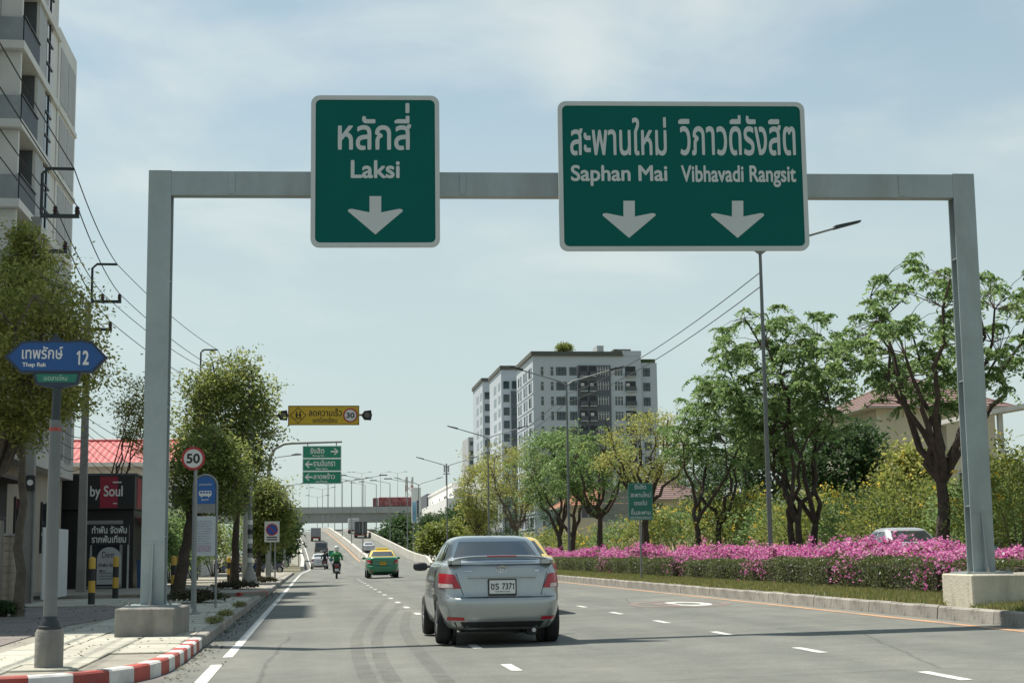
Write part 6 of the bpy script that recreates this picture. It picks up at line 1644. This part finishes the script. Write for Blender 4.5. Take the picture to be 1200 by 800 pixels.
px_ = at_y(587.5, 600, 350).x
tree('rooftop_tree', 'small bushy tree growing on the condominium roof', (cxx_(580), CY_ + 5, ztop + .9), .8, (cxx_(580), CY_ + 5, ztop + 2.3, 2.0, 1.6, 1.1), limbs=6, tips=45, per_tip=40, leaf=(0.4, 0.2), mat=lf_yellowish, bk=bark2, r0=.1, clump=.7, seed=201)

gb = thing('distant_block', 'plain grey distant apartment block at the end of the condominium', 'building', (at_y(558, 600, 470).x, 470, 0))
zt_ = at_y(558, 512, 470).z
part('wall', MB().box(-2.2, 3.5, 0, 20, 0, zt_), M('far_grey', (0.40, 0.41, 0.41), 0.8, var=.05, scale=.3), gb)
for k in range(12):
    for x in (-1.7, -.2, 1.3): part('window', MB().box(x, x + 1.0, -.05, -.005, zt_ - 2.6 - 2.9 * k, zt_ - 1.3 - 2.9 * k), cgl, gb)

# white hall and tall roadside billboard
wh_m = M('hall_white', (0.82, 0.81, 0.78), 0.7, var=.04, scale=.2, dirt=.15, dirtcol=(.55, .53, .48), streak=True)
Yh = 330.0; ho = at_y(530.5, 590, Yh).x; hz_ = lambda v: at_y(530, v, Yh).z
ry_ = lambda u, X: X / ratio(u, 590)
wh_ = thing('white_hall', 'stepped white hall with small slit windows above the roadside trees', 'building', (ho, Yh, 0))
zU, zL = hz_(568), hz_(586)
y1 = ry_(502, ho) - Yh
part('upper_block', MB().box(0, 9.0, .02, y1, 0, zU), wh_m, wh_)
part('roof_edge', MB().box(-.15, 9.1, -.1, y1 + .1, zU + .01, zU + .5), wh_m, wh_)
part('louvre', MB().box(.4, 2.4, -.08, .0, hz_(583), hz_(573)), M('louvre_grey', (.22, .23, .23), .7), wh_)
xb = at_y(524, 600, Yh - 14).x - ho
y2 = ry_(494.5, ho + xb) - Yh
part('lower_block', MB().box(xb, 8.0, -14, -.1, 0, zL), wh_m, wh_)
part('lower_block', MB().box(xb, -.05, .0, y2, 0, zL), wh_m, wh_)
part('screen_block', MB().box(-.4, 8, y1 + .2, y1 + 30, 0, zU + 1.0), M('screen_slate', (.12, .13, .15), .7), wh_)
for u, w in ((507, 1.5), (515, 2.0), (520.5, 7), (526.5, 6)):
    y = ry_(u, ho) - Yh; part('slit_window', MB().box(-.05, -.005, y - w, y, hz_(580), hz_(577)), cgl, wh_)
y = ry_(500, ho + xb) - Yh
part('facade_panel', MB().box(xb - .06, xb - .005, y - 12, y + 10, hz_(603), hz_(594)), M('panel_beige', (.5, .46, .4), .7), wh_)
Yb = 292.0; bx_ = at_y(482.5, 600, Yb).x; bz = lambda v: at_y(487, v, Yb).z
bb = thing('billboard_tower', 'tall narrow white billboard with a blue lower picture beside the flyover', 'billboard', (bx_, Yb, 0))
part('panel', MB().box(0, 1.75, 0, .5, bz(612), bz(571)), wh_m, bb)
part('picture', MB().box(.15, .85, -.03, -.004, bz(611), bz(588)), M('picture_blue', (.22, .42, .58), .6, var=.35, scale=.8), bb)
part('picture', MB().box(.95, 1.25, -.03, -.004, bz(606), bz(586)), M('picture_dark', (.1, .12, .14), .6, var=.3, scale=.8), bb)
part('post', MB().box(1.3, 1.6, .51, .9, 0, bz(571) - .2), galv, bb); part('post', MB().box(.2, .5, .51, .9, 0, bz(571) - .2), galv, bb)
Yt = 520.0; tx_ = at_y(479, 600, Yt).x; tz = lambda v: at_y(479, v, Yt).z
ct = thing('lattice_mast', 'red and white lattice telecom mast rising behind the overpass', 'mast', (tx_, Yt, 0))
rw_ = [M('mast_red', (.42, .09, .07), .7), ink_white]
zz0, zz1 = tz(620), tz(561)
for k in range(8):
    a, b = zz0 + (zz1 - zz0) * k / 8, zz0 + (zz1 - zz0) * (k + 1) / 8; w = 1.0
    mb = MB()
    for sx_m in (-w, w):
        for sy_m in (-w, w): mb.tube([(sx_m, sy_m, a if k else 0), (sx_m, sy_m, b)], .12, 4)
    mb.tube([(-w, -w, a), (w, -w, b)], .07, 4); mb.tube([(w, -w, a), (-w, -w, b)], .07, 4)
    part('section', mb, rw_[k % 2], ct)['kind'] = 'stuff'
for z in (zz1 - 1.5, zz1 - 4.0):
    for a in range(3): part('antenna', MB().box(1.3 * math.cos(a * 2.1) - .3, 1.3 * math.cos(a * 2.1) + .3, 1.3 * math.sin(a * 2.1) - .2, 1.3 * math.sin(a * 2.1) + .2, z, z + 2.2), off_white, ct)
Yt = 420.0; tx_ = at_y(523.5, 600, Yt).x; tz = lambda v: at_y(523, v, Yt).z
ct = thing('antenna_mast', 'slim antenna mast on the roof line behind the white hall', 'mast', (tx_, Yt, 0))
part('pole', MB().tube([(0, 0, 0), (0, 0, tz(543))], .22, 8), galv, ct)
for s in (-1, 1): part('antenna', MB().box(s * .55 - .2, s * .55 + .2, -.2, .2, tz(553), tz(545)), M('antenna_grey', (.3, .31, .32), .6), ct)
part('platform', MB().box(-.9, .9, -.5, .5, tz(555.5), tz(554.5)), galv, ct)

# houses behind the gardens
tile_br = M('roof_brown', (.20, .125, .11), .75, var=.15, scale=1.2, dirt=.4, dirtcol=(.1, .08, .075))
tile_or = M('roof_orange', (.34, .15, .08), .75, var=.15, scale=1.2, dirt=.4, dirtcol=(.16, .09, .06))
cream = M('house_cream', (.60, .54, .40), .85, var=.06, scale=.5, dirt=.25, dirtcol=(.35, .3, .22), streak=True)
def house(label, x0, x1, y0, y1, ze, zr, roof_m, wall_m, ov=.9):
    t = thing('house', label, 'house', (x0, y0, 0.1))
    w, d = x1 - x0, y1 - y0
    part('wall', MB().box(0, w, 0, d, 0, ze - .15), wall_m, t)
    mb = MB(); ri = min(w, d) / 2
    if w >= d: r0_, r1_ = (ri, d / 2, zr), (w - ri, d / 2, zr)
    else: r0_, r1_ = (w / 2, ri, zr), (w / 2, d - ri, zr)
    c = [(-ov, -ov, ze - .1), (w + ov, -ov, ze - .1), (w + ov, d + ov, ze - .1), (-ov, d + ov, ze - .1)]
    # tile courses: stepped strips on every slope
    def slope(a, b, ra, rb, n=11):
        a, b, ra, rb = map(Vector, (a, b, ra, rb))
        for k in range(n):
            p0, p1 = a.lerp(ra, k / n), b.lerp(rb, k / n); q0, q1 = a.lerp(ra, (k + 1) / n), b.lerp(rb, (k + 1) / n)
            u = Vector((0, 0, .05)); mb.add([p0 + u, p1 + u, q1, q0, p0, p1], [(0, 1, 2, 3), (4, 5, 1, 0)])
    if w >= d: slope(c[0], c[1], r0_, r1_); slope(c[2], c[3], r1_, r0_); slope(c[3], c[0], r0_, r0_); slope(c[1], c[2], r1_, r1_)
    else: slope(c[3], c[0], r1_, r0_); slope(c[1], c[2], r0_, r1_); slope(c[0], c[1], r0_, r0_); slope(c[2], c[3], r1_, r1_)
    rf_ = part('roof', mb, roof_m, t)
    part('ridge_cap', MB().tube([r0_, r1_], .14, 8), roof_m, rf_)
    for p_ in c: part('hip_cap', MB().tube([p_, r0_ if (p_[0] < w / 2 if w >= d else p_[1] < d / 2) else r1_], .10, 6), roof_m, rf_)
    part('soffit', MB().box(-ov, w + ov, -ov, d + ov, ze - .145, ze - .105), off_white, rf_)
    n = max(2, int(w / 3.2))
    for fl in (0, 1):
        if ze < 5 and fl: break
        for k in range(n):
            x = w * (k + .5) / n; win(t, 'y', x - .6, x + .6, 1.0 + 3.2 * fl, 2.4 + 3.2 * fl, 0.0, glass_d, frame_w, out=-1, mull=1)
    win(t, 'x', d * .3, d * .3 + 1.4, 4.2 if ze > 6 else 1.0, 5.6 if ze > 6 else 2.4, 0.0, glass_d, frame_w, out=-1, mull=1)
    part('door', MB().box(w * .5 + .9, w * .5 + 1.8, -.06, -.004, .05, 2.1), M('door_wood', (.14, .08, .05), .6), t)
    return t
hX = lambda u, Y: at_y(u, 600, Y).x
house('large cream house with a brown hipped tile roof behind the open tree', hX(1032, 88), hX(1172, 88), 88, 100, at_y(1100, 478, 88).z, at_y(1080, 446, 92).z, tile_br, cream)
house('small house with an orange hipped roof behind the leafy trees', hX(676, 135), hX(703, 135) + 2, 135, 144, at_y(690, 592, 135).z, at_y(690, 571, 139).z, tile_or, cream)
house('house with a faded brown roof behind the pruned tree', hX(752, 140), hX(784, 140) + 3, 140, 150, at_y(770, 585, 140).z, at_y(770, 562, 145).z, tile_br, cream)
cp = thing('carport', 'white sloping carport roof beside the cream house', 'carport', (hX(1168, 62), 62, .15))
part('roof', MB().prism([(0, at_y(1168, 489, 62).z), (6, at_y(1168, 489, 62).z + 1.0), (6, at_y(1168, 489, 62).z + 1.2), (0, at_y(1168, 489, 62).z + .2)], 'y', 0, 7), M('carport_white', (.62, .6, .56), .7), cp)
for x in (.6, 5.6):
    for y in (.5, 6.5): part('post', MB().box(x - .1, x + .1, y - .1, y + .1, 0, at_y(1168, 489, 62).z + x / 6 - .05), off_white, cp)
part('turquoise_wall', MB().box(.7, 5.5, 6.7, 6.8, 0, 3.4), M('turquoise', (.12, .36, .42), .7), cp)
gw = thing('garden_wall', 'peach coloured garden wall with pale pillars behind the flowering shrubs', 'wall', (24.5, 78, .15))
peach = M('peach_render', (.52, .30, .21), .85, var=.08, scale=.6, dirt=.25, dirtcol=(.4, .3, .24), streak=True)
for k in range(10):
    part('panel', MB().box(-.08, .08, 5.2 * k + .2, 5.2 * k + 5.0, 0, 2.1), peach, gw); part('pillar', MB().bbox(-.2, .2, 5.2 * k - .19, 5.2 * k + .19, 0, 2.6, .03), cream, gw)

# grey back of a sign board
Yk = 103.0
k0, k1 = at_y(705.5, 611, Yk), at_y(737.5, 568, Yk)
kb = thing('sign_board', 'bare grey ribbed back of a road sign among the trees', 'sign', (k0.x, Yk, .15))
h = k1.z - k0.z; w = k1.x - k0.x; zb0 = k0.z - .15
for j in range(6): part('plank', MB().box(0, w, 0, .04, zb0 + h * j / 6 + .008, zb0 + h * (j + 1) / 6 - .008), M('sign_back_grey', (.27, .28, .275), .6, metal=.2, obrand=.08), kb)
for x in (.3, w - .3): part('post', MB().tube([(x, .12, 0), (x, .12, zb0 + h)], .06, 8), galv, kb)

# small green sign on the median
sp2 = on_ground(752, 679, MZ)
q0, q1 = at_y(736.5, 609, sp2.y), at_y(764, 566, sp2.y)
ms = thing('median_sign', 'small green sign with rows of white lettering on a post in the median grass', 'sign', sp2)
x0, x1, z0, z1 = q0.x - sp2.x, q1.x - sp2.x, q0.z - sp2.z, q1.z - sp2.z
part('post', MB().tube([(0, .03, -.05), (0, .03, z1 - .05)], .035, 8), galv, ms, True)
pn = part('panel', MB().box(x0, x1, -.04, -.01, z0, z1), M('sign_teal', (.006, .13, .09), .45, var=.05), ms)
part('border', ring_plate([(x0 + .01, z0 + .01), (x1 - .01, z0 + .01), (x1 - .01, z1 - .01), (x0 + .01, z1 - .01)], [(x0 + .025, z0 + .025), (x1 - .025, z0 + .025), (x1 - .025, z1 - .025), (x0 + .025, z1 - .025)], -.046, -.0405), M('border_green', (.1, .3, .22), .5), pn)
for body, a, b, c, d in (('รังสิต', .26, .74, .84, .975), ('สะพานใหม่', .1, .92, .62, .77), ('ตรงไป', .24, .76, .40, .535), ('ขึ้นสะพาน', .1, .9, .14, .32), ('กรมทางหลวงชนบท', .06, .94, .025, .095)):
    lettering(body, x0 + a * (x1 - x0), x0 + b * (x1 - x0), z0 + c * (z1 - z0), z0 + d * (z1 - z0), -.044, sign_grey, pn, bold=.016)

# double armed lamp posts along the median
def twin_lamp(label, x, y, z0, h, arm=3.3, rise=.95, group=None):
    t = thing('twin_lamp_post', label, 'lamp post', (x, y, z0), 0, group)
    part('pole', MB().tube([(0, 0, 0), (0, 0, h)], [.085, .05], 10), M('lamp_pole_grey', (.15, .165, .165), .55, .2, var=.1), t, True)
    part('base', MB().lathe([(.2, 0), (.2, .05), (.14, .08), (.14, .5)], 12), galv, t, True)
    for s in (-1, 1):
        a = part('arm', MB().tube([(0, 0, h - .12), (s * .35, 0, h + .12), (s * (arm - .8), 0, h + rise * .78)], [.05, .045, .035], 8), galv, t, True)
        z = h + rise * .78; e = arm - .85
        part('lamp_head', MB().prism([(s * e, z - .05), (s * arm, z + rise * .22 - .02), (s * arm, z + rise * .22 + .04), (s * (e + .25), z + .12), (s * e, z + .06)], 'y', -.13, .13), iron, a)
    return t
LG = 'twin arm lamp posts along the median'
for y, lb in ((46, 'tall twin arm lamp post beside the dense tree with wires tied to it'), (84, 'twin arm lamp post standing in front of the condominium'), (124, 'twin arm lamp post by the thin airy trees'), (164, 'twin arm lamp post beside the roadside bushes'), (207, 'twin arm lamp post in front of the white hall')):
    twin_lamp(lb, 13.8 if y < 200 else 13.6, y, .3, 10.3, group=LG)
for dz in (9.9, 9.45):
    wire(Vector((13.8, 46, dz)), Vector((13.8, 84, dz + .1)), .45, 'dark wire strung between two twin arm lamp posts', .018, 'wires between lamp posts')
    wire(Vector((13.8, 84, dz + .1)), Vector((13.8, 124, dz)), .45, 'dark wire strung on between the further twin arm lamp posts', .018, 'wires between lamp posts')

# ------------------------------------------------------------------ flyover barriers, overpass, distance
bar_m = M('barrier_concrete', (.50, .48, .42), .85, var=.1, scale=.5, dirt=.3, dirtcol=(.3, .27, .22), streak=True)
def barrier(label, fx, y0, y1, w, h, skirt, name='concrete_barrier'):
    t = thing(name, label, 'barrier', (fx(y0), y0, 0))
    yy = y0; k = 0
    while yy < y1:
        e = min(y1, yy + 12); n = 4; mb = MB()
        for j in range(n + 1):
            y = yy + .02 + (e - yy - .04) * j / n; x = fx(y) - fx(y0); zg = ramp(y)
            lo = -.15 if skirt else zg - .25
            a = sm(y0 - 1, y0 + 5, y)
            mb.v += [(x, y - y0, lo), (x, y - y0, zg + h * max(.35, a)), (x + w, y - y0, zg + h * max(.35, a)), (x + w, y - y0, lo)]
        for j in range(n):
            for q in range(4): mb.f.append((4 * j + q, 4 * j + (q + 1) % 4, 4 * j + 4 + (q + 1) % 4, 4 * j + 4 + q))
        mb.f += [(0, 1, 2, 3), (4 * n, 4 * n + 1, 4 * n + 2, 4 * n + 3)]
        part('barrier_panel', mb, bar_m, t); yy = e; k += 1
    return t
barrier('pale concrete flyover wall rising beside the white sedan', lambda y: xl(y) - .32, 140, 450, .30, .95, True)
barrier('pale concrete barrier dividing the two flyover carriageways', lambda y: xl(y) + 7.15, 176, 450, .35, .9, False)
barrier('pale concrete flyover wall on the side of the green bushes', lambda y: xr(y) + .02, 162, 450, .30, .95, True)
nose = thing('concrete_block', 'weathered pale concrete blocks at the end of the flyover wall', 'concrete blocks', (xr(158) + .2, 158, 0))
for k in range(3): part('block', MB().bbox(.0 + 1.5 * k, 1.45 + 1.5 * k, -1, .2, -.1, .95 + .15 * k, .03), bar_m, nose)
small = thing('keep_left_sign', 'small green sign on a thin post at the start of the dividing barrier', 'sign', (at_y(388, 650, 172).x, 172, ramp(172)))
part('post', MB().tube([(0, 0, 0), (0, 0, 1.6)], .04, 6), galv, small); part('panel', MB().box(-.28, .28, -.06, -.03, .95, 1.6), g2, small); part('disc', MB().prism(circle(0, .62, .22, 16), 'y', -.06, -.03), blue_m, small)
def slim_lamp(label, x, y, z, h, s, group):
    t = thing('flyover_lamp', label, 'lamp post', (x, y, z), 0, group)
    part('pole', MB().tube([(0, 0, 0), (0, 0, h)], [.075, .05], 6), galv, t)
    for q in ((-1, 1) if s == 0 else (s,)):
        a = part('arm', MB().tube([(0, 0, h), (q * 2.2, 0, h + .45)], .035, 6), galv, t); part('lamp_head', MB().box(min(q * 2.0, q * 3.0), max(q * 2.0, q * 3.0), -.15, .15, h + .42, h + .54), iron, a)
for k in range(7):
    y = 190 + 34 * k
    slim_lamp('slim lamp post standing on the barrier between the flyover carriageways', xl(y) + 7.3, y, ramp(y) + .85, 9.0, 0, 'slim lamp posts on the flyover')
    if k < 4: slim_lamp('slim single arm lamp post along the flyover wall by the bushes', xr(y) + .18, y + 8, ramp(y + 8) + .9, 8.6, -1, 'slim lamp posts on the outer flyover wall')
Yo = 470.0
ov = thing('overpass', 'grey concrete overpass crossing above the flyover in the distance', 'bridge', (at_y(411, 600, Yo).x, Yo, 0))
zA, zB, zC = at_y(411, 611.5, Yo).z, at_y(411, 601, Yo).z, at_y(411, 593.5, Yo).z
og = M('overpass_grey', (.30, .31, .30), .85, var=.08, scale=.15, dirt=.3, dirtcol=(.18, .18, .17), streak=True)
n = 12
for k in range(n):
    a, b = -90 + 180 * k / n, -90 + 180 * (k + 1) / n
    dzz = .7 if b < -10 else 0
    part('girder', MB().box(a + .05, b - .05, .6, 9.4, zA + .3 * (k % 2) * 0, zB), og, ov); part('parapet', MB().box(a + .02, b - .02, 0, 10, zB + .01, zC), M('parapet_grey', (.38, .385, .37), .85, var=.06, scale=.2), ov)
for x in (-88, -52, -19, 60, 88): part('pier', MB().box(x - 1.6, x + 1.6, 3, 7, 0, zA - .01), og, ov); 
for x in (-19,): part('pier_head', MB().prism([(x - 1.7, zA - 5), (x + 1.7, zA - 5), (x + 5, zA - .02), (x - 6, zA - .02)], 'y', 2.5, 7.5), og, ov)
for k, u in enumerate((362, 384, 400, 424, 446, 466)):
    x = at_y(u, 590, Yo + 4).x
    slim_lamp('thin lamp post standing on the distant overpass', x, Yo + 4, zB + .2, 12.0, 0 if k % 2 else 1, 'lamp posts on the distant overpass')
tb_ = thing('covered_truck', 'long truck with a dark red patterned cover on the overpass', 'truck', (at_y(461, 590, Yo + 5).x, Yo + 5, zB + .05))
part('cargo', MB().bbox(-4.6, 9, -1.2, 1.2, 2.2, at_y(461, 582.5, Yo + 5).z - zB, .15), M('cargo_red', (.22, .06, .06), .7, var=.6, scale=.9, dirt=.6, dirtcol=(.35, .3, .3)), tb_)
part('chassis', MB().box(-5, 9, -1.1, 1.1, .8, 2.18), dark_plastic, tb_); part('cab', MB().bbox(-6.3, -4.8, -1.2, 1.2, .9, at_y(461, 583, Yo + 5).z - zB, .2), M('cab_dark_red', (.12, .05, .05), .6), tb_)
ty, ri = wheel_meshes(.5, .3)
for x in (-5.6, -3, 4, 7):
    for s in (-1, 1): ww = link('wheel', ty, tyre_m, tb_, (x, s * 1.0, .5)); ww.rotation_euler = (0, 0, math.pi / 2); link('rim', ri, rim_m, ww)
# far blocks left of the flyover and low buildings beyond
for i, (u0, u1, v, Y, lb, m) in enumerate(((300, 338, 606, 210, 'grey shop block beside the foot of the flyover', wall_grey), (334, 346, 612, 330, 'slim pale block beyond the flyover wall', off_white), (440, 486, 628, 560, 'low dark building below the distant overpass', wall_dark), (383, 440, 621, 640, 'low brown building far behind the flyover crest', M('far_brown', (.2, .16, .14), .8)))):
    x0, x1 = at_y(u0, 600, Y).x, at_y(u1, 600, Y).x; z = at_y((u0 + u1) / 2, v, Y).z
    t = thing('far_building', lb, 'building', (x0, Y, -.1))
    part('wall', MB().box(0, x1 - x0, 0, 12, 0, z), m, t); part('roof_edge', MB().box(-.2, x1 - x0 + .2, -.2, 12.2, z + .01, z + .5), og, t)
    for fl in range(int(z / 3.2)):
        for k in range(max(2, int((x1 - x0) / 2.6))):
            wx_ = (x1 - x0) * (k + .5) / max(2, int((x1 - x0) / 2.6)); part('window', MB().box(wx_ - .7, wx_ + .7, -.05, -.005, 1.0 + 3.2 * fl, 2.6 + 3.2 * fl), cgl, t)
for i, (u, Y, v0, v1, w, lb) in enumerate(((455, 300, 622, 655, 26, 'dark tree below the flyover wall beside the billboard'), (328, 190, 596, 660, 36, 'dark tree beside the grey shop block'), (310, 150, 580, 662, 40, 'dark tree past the pavement lamps'), (470, 330, 605, 655, 34, 'tall dark tree between the flyover and the billboard'), (200, 130, 560, 660, 120, 'wide dark tree mass behind the pavement shrubs'))):
    tree('far_tree', lb, (at_y(u, 640, Y).x, Y, -.1), 1.5, crown_px(u - w / 2, u + w / 2, v0, v1, Y), limbs=8, tips=120, per_tip=70, leaf=(.0028 * Y, .0013 * Y), mat=lf_dark, bk=bark, r0=.2, clump=.007 * Y, seed=220 + i)
